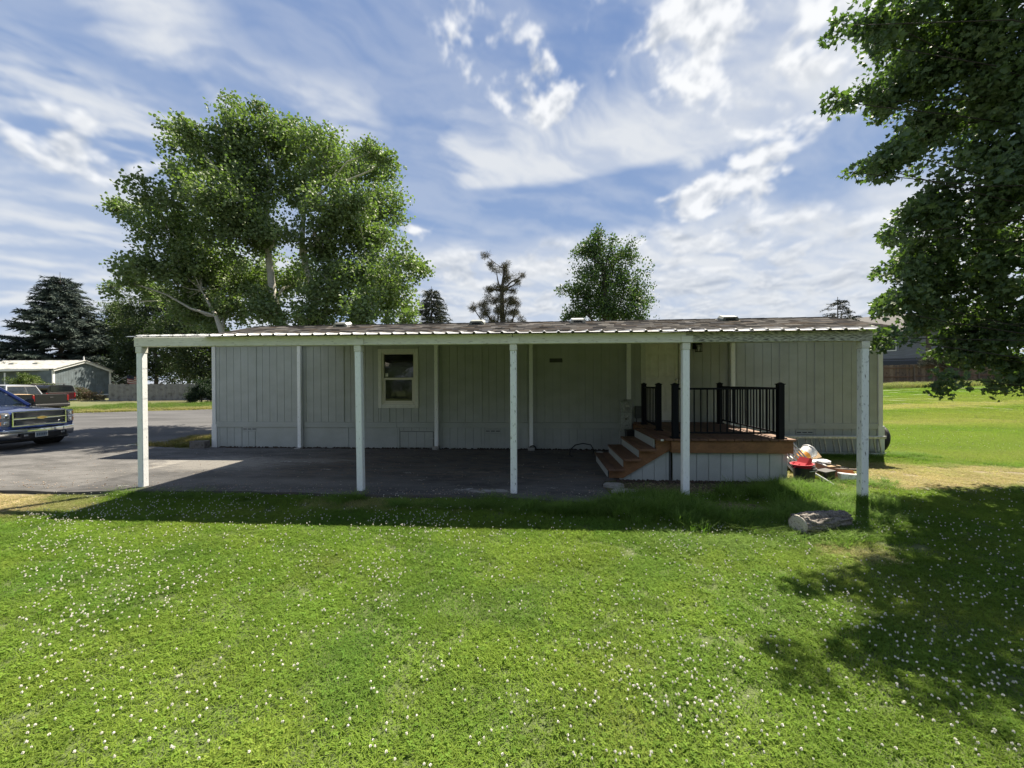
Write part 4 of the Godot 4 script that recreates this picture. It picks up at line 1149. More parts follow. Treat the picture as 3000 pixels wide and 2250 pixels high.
func build_lawn() -> void:
	var r := RandomNumberGenerator.new()
	r.seed = 77
	var gm: Material = mats.grass
	# near turf, variants with and without clover
	var near := []
	for k in 4:
		near.append(turf(100 + k, 0.30, 620, 0.033, 0.0021, 1.7, [14, 34, 64, 22][k]))
	var sets := [[], [], [], []]
	var cs := [[], [], [], []]
	var z := 0.0
	while z > -9.6:
		var wmin := -1.55 * absf(z) - 4.5
		var wmax := 1.42 * absf(z) + 3.5
		var x := wmin
		while x < wmax:
			var px := x + r.randf_range(-0.08, 0.08)
			var pz := z + r.randf_range(-0.08, 0.08)
			x += 0.215
			if on_hard(px, pz): continue
			if on_hard(px + 0.06, pz - 0.06) or on_hard(px - 0.06, pz - 0.06): continue
			var br := bare(px, pz)
			if br > r.randf_range(0.25, 0.9): continue
			var k := clampi(int((noise_a.get_noise_2d(px * 70.0, pz * 70.0 + 90.0) * 0.9 + 0.45) * 4.0 + r.randf_range(-0.6, 0.6)), 0, 3)
			var d := dry(px, pz)
			if d > 0.6 and r.randf() < 0.1: continue
			var s := r.randf_range(0.9, 1.2)
			sets[k].append(Transform3D(Basis(Vector3.UP, r.randf() * TAU).scaled(Vector3(s, s * lerpf(1.0, 0.75, d) * (1.0 + 0.3 * noise_b.get_noise_2d(px * 40.0, pz * 40.0)), s)), Vector3(px, gh(px, pz) - 0.004, pz)))
			cs[k].append(grass_tint(px, pz, r))
		z -= 0.215
	for k in 4:
		var o := scatter(self, "lawn_grass", near[k], gm, sets[k], cs[k])
		tag(o, ["mown green lawn grass in front of the carport", "lawn grass mixed with clover leaves before the carport", "dense clover leaves growing through the lawn", "short lawn grass between the clover patches"][k], "grass")
	# farther lawn at the right
	var far := []
	for k in 2:
		far.append(turf(200 + k, 1.0, 700, 0.05, 0.005, 0.7, 0))
	var fx := [[], []]
	var fc := [[], []]
	for n in 9000:
		var pz := -9.4 - 37.0 * pow(r.randf(), 1.5)
		var px := r.randf_range(4.5, minf(1.45 * absf(pz) + 3.0, 54.0))
		if px < 8.2 and pz < -9.5: continue
		if on_hard(px, pz): continue
		var k := r.randi() % 2
		var s := r.randf_range(0.8, 1.3)
		fx[k].append(Transform3D(Basis(Vector3.UP, r.randf() * TAU).scaled(Vector3(s, s * 0.7, s)), Vector3(px, gh(px, pz) - 0.006, pz)))
		var tint := grass_tint(px, pz, r)
		fc[k].append(tint.lerp(Color(0.33, 0.33, 0.11), clampf(0.4 + 0.9 * noise_b.get_noise_2d(px * 7.0, pz * 12.0), 0.0, 0.8)))
	for k in 2:
		var o2 := scatter(self, "field_grass", far[k], gm, fx[k], fc[k])
		tag(o2, ["bright green grass of the open field beyond the home", "paler tufts in the open field beyond the home"][k], "grass")
	# tall uncut grass by the posts, the log and the deck
	var tall := [turf(301, 0.22, 90, 0.20, 0.0030, 0.9, 0), turf(302, 0.22, 70, 0.28, 0.0032, 1.1, 0)]
	var tx := [[], []]
	var tc := [[], []]
	var spots := [[-6.55, -5.70, 0.35, 0.12, 16, 0.55], [-5.2, -5.62, 1.1, 0.10, 26, 0.4], [-2.86, -5.66, 0.35, 0.12, 10, 0.5], [-0.41, -5.6, 0.4, 0.1, 12, 0.5], [0.6, -5.22, 0.7, 0.14, 46, 0.7], [1.35, -5.3, 0.5, 0.32, 60, 1.0], [1.95, -5.15, 0.5, 0.32, 60, 1.05], [1.9, -5.75, 0.35, 0.3, 30, 0.9], [2.3, -5.0, 0.4, 0.25, 30, 0.8], [3.25, -5.2, 0.45, 0.3, 50, 0.85], [3.7, -6.2, 0.6, 0.35, 76, 1.05], [4.05, -6.5, 0.2, 0.15, 16, 0.8], [4.6, -5.75, 0.35, 0.3, 26, 0.7], [3.1, -4.62, 0.55, 0.2, 34, 0.5], [2.6, -4.75, 0.2, 0.25, 14, 0.6], [4.0, -5.3, 0.6, 0.4, 40, 0.6], [5.1, -6.9, 0.8, 0.25, 30, 0.5], [6.9, -9.35, 1.0, 0.12, 26, 0.5], [5.4, -9.3, 0.25, 0.15, 12, 0.9], [8.4, -9.4, 0.4, 0.3, 20, 0.6], [-0.9, -5.35, 1.4, 0.12, 40, 0.45], [2.0, -4.35, 0.8, 0.3, 26, 0.4]]
	for q in spots:
		for k in int(q[4] * 1.5):
			var px: float = q[0] + r.randfn() * q[2] * 0.6
			var pz: float = q[1] + r.randfn() * q[3] * 0.6
			if on_hard(px, pz): continue
			if bare(px, pz) > 0.2: continue
			var i := r.randi() % 2
			var s: float = q[5] * r.randf_range(0.55, 1.0)
			tx[i].append(Transform3D(Basis(Vector3.UP, r.randf() * TAU).scaled(Vector3(0.9, s, 0.9)), Vector3(px, gh(px, pz) - 0.01, pz)))
			tc[i].append(Color(0.14, 0.24, 0.055).lerp(Color(0.22, 0.32, 0.075), r.randf()) * r.randf_range(0.85, 1.15))
	for i in 2:
		var o3 := scatter(self, "tall_grass", tall[i], gm, tx[i], tc[i])
		tag(o3, ["uncut green grass tufts along posts and deck", "longest grass tufts by the carport corner and deck"][i], "grass")
	# dry weeds along the street edge at the left end of the home
	var wx := []
	var wc := []
	for k in 130:
		var px := r.randf_range(-11.2, -8.9)
		var pz := lerpf(-9.9, -11.8, r.randf()) - (px + 11.2) * 0.05
		if on_hard(px, pz): continue
		var s := r.randf_range(0.4, 1.0)
		wx.append(Transform3D(Basis(Vector3.UP, r.randf() * TAU).scaled(Vector3(1.1, s, 1.1)), Vector3(px, gh(px, pz) - 0.01, pz)))
		wc.append(Color(0.32, 0.25, 0.13).lerp(Color(0.14, 0.17, 0.05), r.randf() * 0.8))
	var o4 := scatter(self, "dry_weeds", tall[0], gm, wx, wc)
	tag(o4, "dry weeds between the street kerb and the mobile home corner", "weeds")
	# weeds below the wooden fence
	wx = []
	wc = []
	for k in 420:
		var px := r.randf_range(25.0, 44.0)
		var pz := -36.6 + absf(r.randfn()) * 1.3 - (px - 26.0) * -0.06
		wx.append(Transform3D(Basis(Vector3.UP, r.randf() * TAU).scaled(Vector3(3.0, r.randf_range(0.8, 2.6), 3.0)), Vector3(px, gh(px, pz) - 0.01, pz)))
		wc.append(Color(0.15, 0.19, 0.08).lerp(Color(0.36, 0.30, 0.18), r.randf() * 0.8))
	o4 = scatter(self, "fence_weeds", tall[0], gm, wx, wc)
	tag(o4, "rough weeds along the foot of the wooden fence", "weeds")
	# verge on the far side of the street
	wx = []
	wc = []
	for k in 900:
		var f := r.randf()
		var a := Vector3(-34, 0, -21.5).lerp(Vector3(-12, 0, -32.2), f)
		var q2 := a + Vector3(-0.42, 0, -0.9) * pow(r.randf(), 1.3) * 13.0
		if on_hard(q2.x, q2.z): continue
		wx.append(Transform3D(Basis(Vector3.UP, r.randf() * TAU).scaled(Vector3(3.2, r.randf_range(0.5, 1.4), 3.2)), Vector3(q2.x, gh(q2.x, q2.z) - 0.01, q2.z)))
		var near_edge := 1.0 - smooth(0.5, 4.5, (q2 - a).length())
		wc.append(Color(0.10, 0.155, 0.04).lerp(Color(0.34, 0.28, 0.15), clampf(near_edge * 0.8 + r.randf_range(-0.3, 0.3), 0.0, 1.0)))
	o4 = scatter(self, "verge_grass", tall[0], gm, wx, wc)
	tag(o4, "patchy dry grass verge across the street", "grass")

func clover_head() -> ArrayMesh:
	var r := RandomNumberGenerator.new()
	r.seed = 12
	var b := MB.new()
	b.col = Color(0.12, 0.2, 0.05)
	b.tube([Vector3(0, 0, 0), Vector3(0.003, 0.03, 0.002), Vector3(0, 0.052, 0)], [0.0012, 0.001, 0.001], 4, false)
	for k in 26:
		var d := rdir(r)
		d.y = d.y * 0.8 + 0.25
		d = d.normalized()
		b.col = Color(0.84, 0.82, 0.75) * r.randf_range(0.88, 1.08)
		if d.y < -0.25: b.col = Color(0.62, 0.54, 0.44)
		var p := Vector3(0, 0.056, 0)
		var s := d.cross(rdir(r)).normalized()
		var e := d.cross(s)
		var q := p + d * 0.0085
		b.quad(p + d * 0.002 - s * 0.0025, q - s * 0.0026 - e * 0.001, q + s * 0.0026 - e * 0.001, p + d * 0.002 + s * 0.0025)
		b.tri(q - s * 0.0026, q + e * 0.0028 + d * 0.001, q + s * 0.0026)
	return b.mesh()

func build_clover() -> void:
	var r := RandomNumberGenerator.new()
	r.seed = 55
	var m := clover_head()
	var spots := []
	var tries := 0
	while spots.size() < 4600 and tries < 140000:
		tries += 1
		var z := -lerpf(1.6, 6.6, pow(r.randf(), 0.8))
		var x := r.randf_range(-1.5, 1.4) * absf(z)
		if on_hard(x, z) or bare(x, z) > 0.3 or dry(x, z) > 0.4: continue
		var n := noise_b.get_noise_2d(x * 34.0 + 200.0, z * 34.0) * 0.5 + 0.5
		var n2 := noise_a.get_noise_2d(x * 110.0, z * 110.0 + 300.0) * 0.5 + 0.5
		var want := (0.35 + 0.65 * smooth(0.34, 0.72, n)) * (0.4 + 0.6 * smooth(0.30, 0.65, n2))
		want *= 0.35 + 0.65 * smooth(-5.6, -4.6, z)
		if z < -2.6 and absf(x) < 1.2: want *= 0.55
		if r.randf() > want: continue
		spots.append(Vector3(x, gh(x, z), z))
	# the field at the right has some as well
	for k in 900:
		var z2 := -r.randf_range(9.0, 22.0)
		var x2 := r.randf_range(8.4, 1.35 * absf(z2))
		if noise_b.get_noise_2d(x2 * 12.0, z2 * 30.0) < -0.05 or dry(x2, z2) > 0.3: continue
		spots.append(Vector3(x2, gh(x2, z2), z2))
	spots.sort_custom(func(a, b): return a.length_squared() < b.length_squared())
	var first: MeshInstance3D = null
	var xf := []
	var cols := []
	for k in spots.size():
		var s := r.randf_range(0.46, 0.80)
		var tf := Transform3D(Basis(Vector3.UP, r.randf() * TAU) * Basis(Vector3.RIGHT, r.randf_range(-0.35, 0.35)) * Basis().scaled(Vector3(s, r.randf_range(0.7, 1.0), s)), spots[k])
		if k < 300:
			var o: MeshInstance3D
			if first == null:
				o = part(self, "clover_flower", m, mats.flower, tf)
				first = o
			else:
				o = first.duplicate()
				o.name = numbered("clover_flower")
				add_child(o)
				o.transform = tf
			tag(o, "small white clover flower head standing in the near lawn", "flower", "white clover flowers in the near lawn")
		else:
			xf.append(tf)
			cols.append(Color(1, 1, 1) * r.randf_range(0.85, 1.05))
	var rest := scatter(self, "clover_flowers", m, mats.flower, xf, cols)
	tag(rest, "white clover flowers scattered over the farther lawn", "flowers")

# ---------------------------------------------------------------- vehicles: +x is forward, y up
func car_ring(x: float, w: float, y0: float, ys: float, yt: float, crown: float) -> Array:
	var a := []
	var half := [Vector2(w * 0.86, y0), Vector2(w * 0.97, y0 + 0.10), Vector2(w, (y0 + ys) * 0.5), Vector2(w * 0.992, ys), Vector2(w * 0.955, yt - 0.035), Vector2(w * 0.90, yt), Vector2(w * 0.5, yt + crown * 0.7)]
	for p in half: a.append(Vector3(x, p.y, p.x))
	a.append(Vector3(x, yt + crown, 0))
	for k in range(half.size() - 1, -1, -1): a.append(Vector3(x, half[k].y, -half[k].x))
	return a

func wheel(parent: Node3D, at: Vector3, outward: float, r := 0.39) -> void:
	var b := MB.new()
	b.tf = Transform3D(Basis(Vector3.RIGHT, PI / 2 * outward), Vector3())
	b.lathe([Vector2(0.0, -0.11), Vector2(r * 0.9, -0.11), Vector2(r * 0.98, -0.09), Vector2(r, -0.05), Vector2(r, 0.06), Vector2(r * 0.97, 0.10), Vector2(r * 0.88, 0.12), Vector2(r * 0.66, 0.11), Vector2(r * 0.62, 0.085), Vector2(0.0, 0.08)], 28)
	var w := part(parent, "wheel", b.mesh(), mats.tyre, Transform3D(Basis(), at))
	b = MB.new()
	b.tf = Transform3D(Basis(Vector3.RIGHT, PI / 2 * outward), Vector3())
	b.lathe([Vector2(r * 0.66, 0.112), Vector2(r * 0.60, 0.118), Vector2(r * 0.56, 0.10), Vector2(r * 0.5, 0.085), Vector2(r * 0.2, 0.105), Vector2(0.0, 0.115)], 24)
	for k in 6:
		var a := TAU * k / 6.0
		b.box(Vector3(cos(a) * r * 0.36, 0.105, sin(a) * r * 0.36), Vector3(r * 0.42, 0.03, 0.06), 0.008, Basis(Vector3.UP, -a))
	part(w, "rim", b.mesh(), mats.alloy)

func pickup(called: String, label: String, at: Vector3, turn: float, paint: Material, o: Dictionary) -> Node3D:
	var t := thing(called, label, "pickup truck", at, turn)
	var b := MB.new()
	var rings := []
	for q in [[2.60, 0.90, 0.50, 0.86, 0.99, 0.03], [2.54, 0.97, 0.46, 0.88, 1.05, 0.035], [2.30, 1.0, 0.44, 0.90, 1.09, 0.04], [1.7, 1.01, 0.44, 0.92, 1.13, 0.045], [1.22, 1.01, 0.42, 0.94, 1.17, 0.045], [1.0, 1.01, 0.40, 0.95, 1.19, 0.0]]:
		rings.append(car_ring(q[0], q[1], q[2], q[3], q[4], q[5]))
	rings.reverse()
	b.loft(rings)
	part(t, "hood", b.mesh(), paint)
	b = MB.new()
	rings = []
	for q in [[-1.32, 1.01, 0.40, 0.95, 1.20, 0.0], [0.998, 1.01, 0.40, 0.95, 1.19, 0.0]]:
		rings.append(car_ring(q[0], q[1], q[2], q[3], q[4], q[5]))
	b.loft(rings)
	part(t, "cab_body", b.mesh(), paint)
	# bed: two sides, floor, front bulkhead
	var bed := MB.new()
	for s in [-1.0, 1.0]:
		bed.box(Vector3(-2.17, 0.845, s * 0.955), Vector3(1.66, 0.73, 0.105), 0.03)
	bed.box(Vector3(-2.17, 0.56, 0), Vector3(1.64, 0.12, 1.8), 0.01)
	bed.box(Vector3(-1.385, 0.87, 0), Vector3(0.05, 0.66, 1.8), 0.01)
	part(t, "bed", bed.mesh(), paint)
	var rails := MB.new()
	for s in [-1.0, 1.0]:
		rails.box(Vector3(-2.17, 1.222, s * 0.955), Vector3(1.66, 0.024, 0.115), 0.006)
	part(t, "bed_rails", rails.mesh(), mats.blackplastic)
	var tg := part(t, "tailgate", bxm(Vector3(0.07, 0.62, 1.78), 0.02), paint, Transform3D(Basis(), Vector3(-2.985, 0.90, 0)))
	part(tg, "handle", bxm(Vector3(0.02, 0.06, 0.22), 0.008), mats.blackplastic, Transform3D(Basis(), Vector3(-0.04, 0.12, 0)))
	part(tg, "cap", bxm(Vector3(0.085, 0.03, 1.77), 0.008), mats.blackplastic, Transform3D(Basis(), Vector3(0, 0.325, 0)))
	for s in [-1.0, 1.0]:
		part(t, "taillight", bxm(Vector3(0.05, 0.38, 0.13), 0.015), mats.taillight, Transform3D(Basis(), Vector3(-2.995, 0.98, s * 0.945)))
	var rb := part(t, "rear_bumper", bxm(Vector3(0.2, 0.2, 1.96), 0.04), o.get("rear_bumper", mats.chrome), Transform3D(Basis(), Vector3(-3.06, 0.52, 0)))
	part(rb, "step", bxm(Vector3(0.12, 0.015, 1.7), 0.004), mats.blackplastic, Transform3D(Basis(), Vector3(-0.03, 0.106, 0)))
	# cab top with pillars
	var roofm: Material = o.get("roof", paint)
	b = MB.new()
	var low := [Vector3(1.22, 1.19, 0.93), Vector3(-1.30, 1.20, 0.93), Vector3(-1.30, 1.20, -0.93), Vector3(1.22, 1.19, -0.93)]
	var hi := [Vector3(0.42, 1.80, 0.74), Vector3(-1.08, 1.80, 0.74), Vector3(-1.08, 1.80, -0.74), Vector3(0.42, 1.80, -0.74)]
	for k in 4:
		b.tube([low[k], low[k].lerp(hi[k], 0.5) + Vector3(0, 0.015, 0), hi[k]], [0.055, 0.045, 0.045], 6)
	for s in [-1.0, 1.0]:
		b.tube([Vector3(-0.35, 1.19, s * 0.935), Vector3(-0.35, 1.80, s * 0.745)], [0.05, 0.045], 6)
	var rr := []
	for q in [[0.46, 1.785, 0.70], [0.30, 1.835, 0.745], [-0.3, 1.865, 0.755], [-0.95, 1.845, 0.745], [-1.14, 1.79, 0.70]]:
		var w: float = q[2]
		var y: float = q[1]
		rr.append([Vector3(q[0], y - 0.06, -w), Vector3(q[0], y - 0.02, -w * 0.97), Vector3(q[0], y + 0.01, -w * 0.6), Vector3(q[0], y + 0.015, 0), Vector3(q[0], y + 0.01, w * 0.6), Vector3(q[0], y - 0.02, w * 0.97), Vector3(q[0], y - 0.06, w)])
	b.loft(rr, true)
	part(t, "cab_roof", b.mesh(), roofm)
	var gl := func(nm: String, A: Vector3, B: Vector3, C: Vector3, D: Vector3) -> void:
		var g := MB.new()
		g.quad(A, B, C, D)
		var nn := (B - A).cross(C - A).normalized() * 0.012
		g.quad(A - nn, D - nn, C - nn, B - nn)
		part(t, nm, g.mesh(), mats.carglass)
	gl.call("windshield", Vector3(1.20, 1.20, -0.90), Vector3(0.43, 1.79, -0.71), Vector3(0.43, 1.79, 0.71), Vector3(1.20, 1.20, 0.90))
	gl.call("rear_window", Vector3(-1.30, 1.24, 0.88), Vector3(-1.10, 1.77, 0.70), Vector3(-1.10, 1.77, -0.70), Vector3(-1.30, 1.24, -0.88))
	for s in [-1.0, 1.0]:
		var f := [Vector3(1.12, 1.20, s * 0.93), Vector3(-0.33, 1.20, s * 0.93), Vector3(-0.33, 1.78, s * 0.745), Vector3(0.44, 1.78, s * 0.745)]
		var e := [Vector3(-0.37, 1.20, s * 0.93), Vector3(-1.27, 1.21, s * 0.93), Vector3(-1.08, 1.78, s * 0.745), Vector3(-0.37, 1.78, s * 0.745)]
		if s > 0: f.reverse(); e.reverse()
		gl.call("side_window", f[0], f[1], f[2], f[3])
		gl.call("side_window", e[0], e[1], e[2], e[3])
		var mi := part(t, "mirror", bxm(Vector3(0.12, 0.2, 0.22), 0.04), mats.blackplastic, Transform3D(Basis(), Vector3(0.98, 1.30, s * 1.14)))
		part(mi, "bracket", bxm(Vector3(0.04, 0.05, 0.16), 0.01), mats.blackplastic, Transform3D(Basis(), Vector3(0, -0.06, -s * 0.16)))
		for x in [0.10, -0.85]:
			part(t, "door_handle", bxm(Vector3(0.16, 0.03, 0.03), 0.01), o.get("handle", mats.chrome), Transform3D(Basis(), Vector3(x, 1.0, s * 1.02)))
		for x in [1.80, -2.02]:
			var ab := MB.new()
			ab.tf = Transform3D(Basis(Vector3.RIGHT, PI / 2 * s), Vector3(x, 0.40, s * 0.8))
			ab.lathe([Vector2(0.0, 0.0), Vector2(0.47, 0.0), Vector2(0.47, 0.218), Vector2(0.0, 0.218)], 26)
			part(t, "wheel_arch", ab.mesh(), mats.dark)
			wheel(t, Vector3(x, 0.385, s * 0.925), s)
	part(t, "seats", bxm(Vector3(0.9, 0.5, 1.5), 0.1), mats.dark, Transform3D(Basis(), Vector3(-0.2, 1.22, 0)))
	part(t, "chassis", bxm(Vector3(5.0, 0.16, 1.3), 0.02), mats.dark, Transform3D(Basis(), Vector3(-0.2, 0.40, 0)))
	return t

func truck_front(t: Node3D, paint: Material) -> void:
	# grille in two tiers with bright bars
	var g := part(t, "grille", bxm(Vector3(0.05, 0.40, 1.28), 0.01), mats.dark, Transform3D(Basis(), Vector3(2.61, 0.86, 0)))
	for q in [[0.205, 0.035, 1.36, 0.035], [0.02, 0.052, 1.34, 0.045], [-0.19, 0.04, 1.36, 0.035]]:
		part(g, "bar", bxm(Vector3(0.04, q[1], q[2]), 0.012), mats.chrome, Transform3D(Basis(), Vector3(q[3], q[0], 0)))
	for s in [-1.0, 1.0]:
		part(g, "side_bar", bxm(Vector3(0.04, 0.42, 0.035), 0.01), mats.chrome, Transform3D(Basis(), Vector3(0.034, 0.0, s * 0.655)))
	# honeycomb mesh
	for tier in [[0.115, 0.135], [-0.085, 0.155]]:
		var mb := MB.new()
		for row in 4:
			var y: float = tier[0] + (row - 1.5) * tier[1] / 3.6
			for k in 20:
				var z := -0.61 + 1.22 * k / 20.0 + (0.03 if row % 2 else 0.0)
				if z + 0.06 > 0.63: continue
				mb.tube([Vector3(0.03, y, z), Vector3(0.034, y + 0.012, z + 0.018), Vector3(0.034, y + 0.012, z + 0.042), Vector3(0.03, y, z + 0.06)], [0.0042, 0.0042, 0.0042, 0.0042], 4, false)
				mb.tube([Vector3(0.03, y, z), Vector3(0.034, y - 0.012, z + 0.018), Vector3(0.034, y - 0.012, z + 0.042), Vector3(0.03, y, z + 0.06)], [0.0042, 0.0042, 0.0042, 0.0042], 4, false)
		part(g, "mesh_insert", mb.mesh(), mats.alloy)
	var eb := MB.new()
	eb.tf = Transform3D(Basis(Vector3.UP, PI / 2), Vector3(0.07, 0.02, 0))
	eb.prism(PackedVector2Array([Vector2(-0.05, -0.035), Vector2(0.04, -0.035), Vector2(0.048, -0.016), Vector2(0.125, -0.016), Vector2(0.10, 0.022), Vector2(0.05, 0.022), Vector2(0.045, 0.038), Vector2(-0.045, 0.038), Vector2(-0.05, 0.018), Vector2(-0.125, 0.018), Vector2(-0.10, -0.02), Vector2(-0.055, -0.02)]), 0.0, 0.016)
	part(g, "emblem", eb.mesh(), mats.gold)
	eb = MB.new()
	eb.tf = Transform3D(Basis(Vector3.UP, PI / 2), Vector3(0.066, 0.02, 0))
	eb.prism(PackedVector2Array([Vector2(-0.06, -0.045), Vector2(0.05, -0.045), Vector2(0.055, -0.026), Vector2(0.145, -0.026), Vector2(0.11, 0.032), Vector2(0.06, 0.032), Vector2(0.053, 0.048), Vector2(-0.055, 0.048), Vector2(-0.06, 0.028), Vector2(-0.145, 0.028), Vector2(-0.11, -0.03), Vector2(-0.065, -0.03)]), 0.0, 0.012)
	part(g, "emblem_border", eb.mesh(), mats.chrome)
	for s in [-1.0, 1.0]:
		var hl := part(t, "headlight", bxm(Vector3(0.10, 0.40, 0.26), 0.03), mats.chrome_dark, Transform3D(Basis(Vector3.UP, -s * 0.28), Vector3(2.555, 0.865, s * 0.815)))
		for q in [0.095, -0.095]:
			part(hl, "lens", bxm(Vector3(0.03, 0.15, 0.20), 0.02), mats.lens, Transform3D(Basis(), Vector3(0.05, q, -s * 0.02)))
			var lb := MB.new()
			lb.tf = Transform3D(Basis(Vector3(0, 0, 1), -PI / 2), Vector3())
			lb.lathe([Vector2(0.05, 0.0), Vector2(0.035, 0.012), Vector2(0.0, 0.015)], 12)
			part(hl, "lamp", lb.mesh(), mats.chrome, Transform3D(Basis(), Vector3(0.066, q, -s * 0.05)))
			part(hl, "marker", bxm(Vector3(0.03, 0.12, 0.07), 0.015), mats.amber, Transform3D(Basis(), Vector3(0.053, q, s * 0.075)))
		part(hl, "trim_bar", bxm(Vector3(0.05, 0.03, 0.27), 0.01), mats.chrome, Transform3D(Basis(), Vector3(0.045, 0.0, 0)))
	# painted sill under the grille, bowed bright bumper
	var bow := func(x: float, y0: float, y1: float, w: float, back: float, depth: float, m: Material, nm: String) -> MeshInstance3D:
		var r := []
		for k in 13:
			var f := -1.0 + k / 6.0
			var z := f * w
			var xx := x - back * pow(absf(f), 2.6)
			r.append([Vector3(xx - depth, y0, z), Vector3(xx - depth, y1, z), Vector3(xx - 0.015, y1, z), Vector3(xx, y1 - 0.03, z), Vector3(xx, lerpf(y0, y1, 0.4), z), Vector3(xx - 0.03, y0, z)])
		var mb := MB.new()
		r.reverse()
		mb.loft(r, true)
		return part(t, nm, mb.mesh(), m)
	bow.call(2.70, 0.59, 0.665, 1.0, 0.22, 0.2, paint, "front_sill")
	var bp = bow.call(2.76, 0.30, 0.585, 1.01, 0.25, 0.22, mats.chrome, "front_bumper")
	part(bp, "lower_intake", bxm(Vector3(0.03, 0.16, 1.15), 0.01), mats.dark, Transform3D(Basis(), Vector3(2.757, 0.37, 0)))
	for s in [-1.0, 1.0]:
		part(bp, "fog_light", bxm(Vector3(0.02, 0.06, 0.10), 0.01), mats.lens, Transform3D(Basis(), Vector3(2.778, 0.40, s * 0.46)))
	bow.call(2.70, 0.21, 0.30, 0.92, 0.25, 0.2, mats.blackplastic, "air_dam")
	var pl := part(t, "number_plate", bxm(Vector3(0.012, 0.155, 0.31), 0.003), mats.paper, Transform3D(Basis(), Vector3(2.785, 0.40, 0.10)))
	part(pl, "plate_field", bxm(Vector3(0.004, 0.125, 0.285), 0.0), mats.plate, Transform3D(Basis(), Vector3(0.007, -0.004, 0)))
	part(pl, "plate_frame", bxm(Vector3(0.018, 0.018, 0.325), 0.003), mats.galv, Transform3D(Basis(), Vector3(0.003, 0.079, 0)))
	for k in 6:
		# worn characters, too small to read
		part(pl, "plate_mark", bxm(Vector3(0.003, 0.062, 0.020), 0.0), mats.plate_ink, Transform3D(Basis(), Vector3(0.0105, 0.0, -0.105 + 0.042 * k)))

func build_vehicles() -> void:
	var t := pickup("blue_pickup", "blue pickup truck with chrome grille parked at the kerb", Vector3(-17.45, -0.14, -10.13), 0.10, mats.blue_paint, {})
	truck_front(t, mats.blue_paint)
	var p := st(-33.0, -0.14, -25.0)
	t = pickup("black_pickup", "black pickup truck with loaded bed seen from its tailgate", p, PI + 0.02 + CAM_YAW, mats.black_paint, {"roof": mats.silver_paint, "rear_bumper": mats.blackplastic, "handle": mats.blackplastic})
	var cg := part(self, "cardboard_sheet", bxm(Vector3(1.2, 0.05, 0.9), 0.01), mats.cardboard, Transform3D(Basis(Vector3.UP, 0.3) * Basis(Vector3(0, 0, 1), -0.10), p + Vector3(1.55, 1.2, 0.1)))
	tag(cg, "tan cardboard sheet sticking out of the black pickup bed", "cardboard")
	cg = part(self, "red_tarp", bxm(Vector3(0.7, 0.22, 0.6), 0.08), mats.red_plastic, Transform3D(Basis(Vector3.UP, 0.5), p + Vector3(0.95, 1.12, -0.1)))
	tag(cg, "bundle of red plastic lying in the black pickup bed", "tarp")
	p = st(-40.3, -0.14, -32.0)
	t = pickup("red_pickup", "dark red pickup truck with black canopy parked before the blue house", p, PI + CAM_YAW - 0.05, mats.red_paint, {"rear_bumper": mats.chrome})
	# canopy over the bed
	var cb := MB.new()
	var rr := []
	for q in [[-1.36, 1.24], [-3.0, 1.24]]:
		rr.append([Vector3(q[0], 1.24, -0.96), Vector3(q[0], 1.72, -0.82), Vector3(q[0], 1.80, -0.7), Vector3(q[0], 1.83, 0), Vector3(q[0], 1.80, 0.7), Vector3(q[0], 1.72, 0.82), Vector3(q[0], 1.24, 0.96)])
	rr.reverse()
	cb.loft(rr)
	var c := part(t, "canopy", cb.mesh(), mats.black_paint)
	part(c, "rear_glass", bxm(Vector3(0.015, 0.38, 1.45), 0.0), mats.carglass_dark, Transform3D(Basis(), Vector3(-3.012, 1.50, 0)))
	for s in [-1.0, 1.0]:
		part(c, "rack_bar", bxm(Vector3(0.06, 0.05, 1.5), 0.01), mats.blackplastic, Transform3D(Basis(), Vector3(-1.9 - 0.5 * s, 1.93, 0)))
		part(c, "rack_foot", bxm(Vector3(0.06, 0.12, 0.05), 0.01), mats.blackplastic, Transform3D(Basis(), Vector3(-1.9 - 0.5 * s, 1.86, 0.66)))
		part(c, "rack_foot", bxm(Vector3(0.06, 0.12, 0.05), 0.01), mats.blackplastic, Transform3D(Basis(), Vector3(-1.9 - 0.5 * s, 1.86, -0.66)))

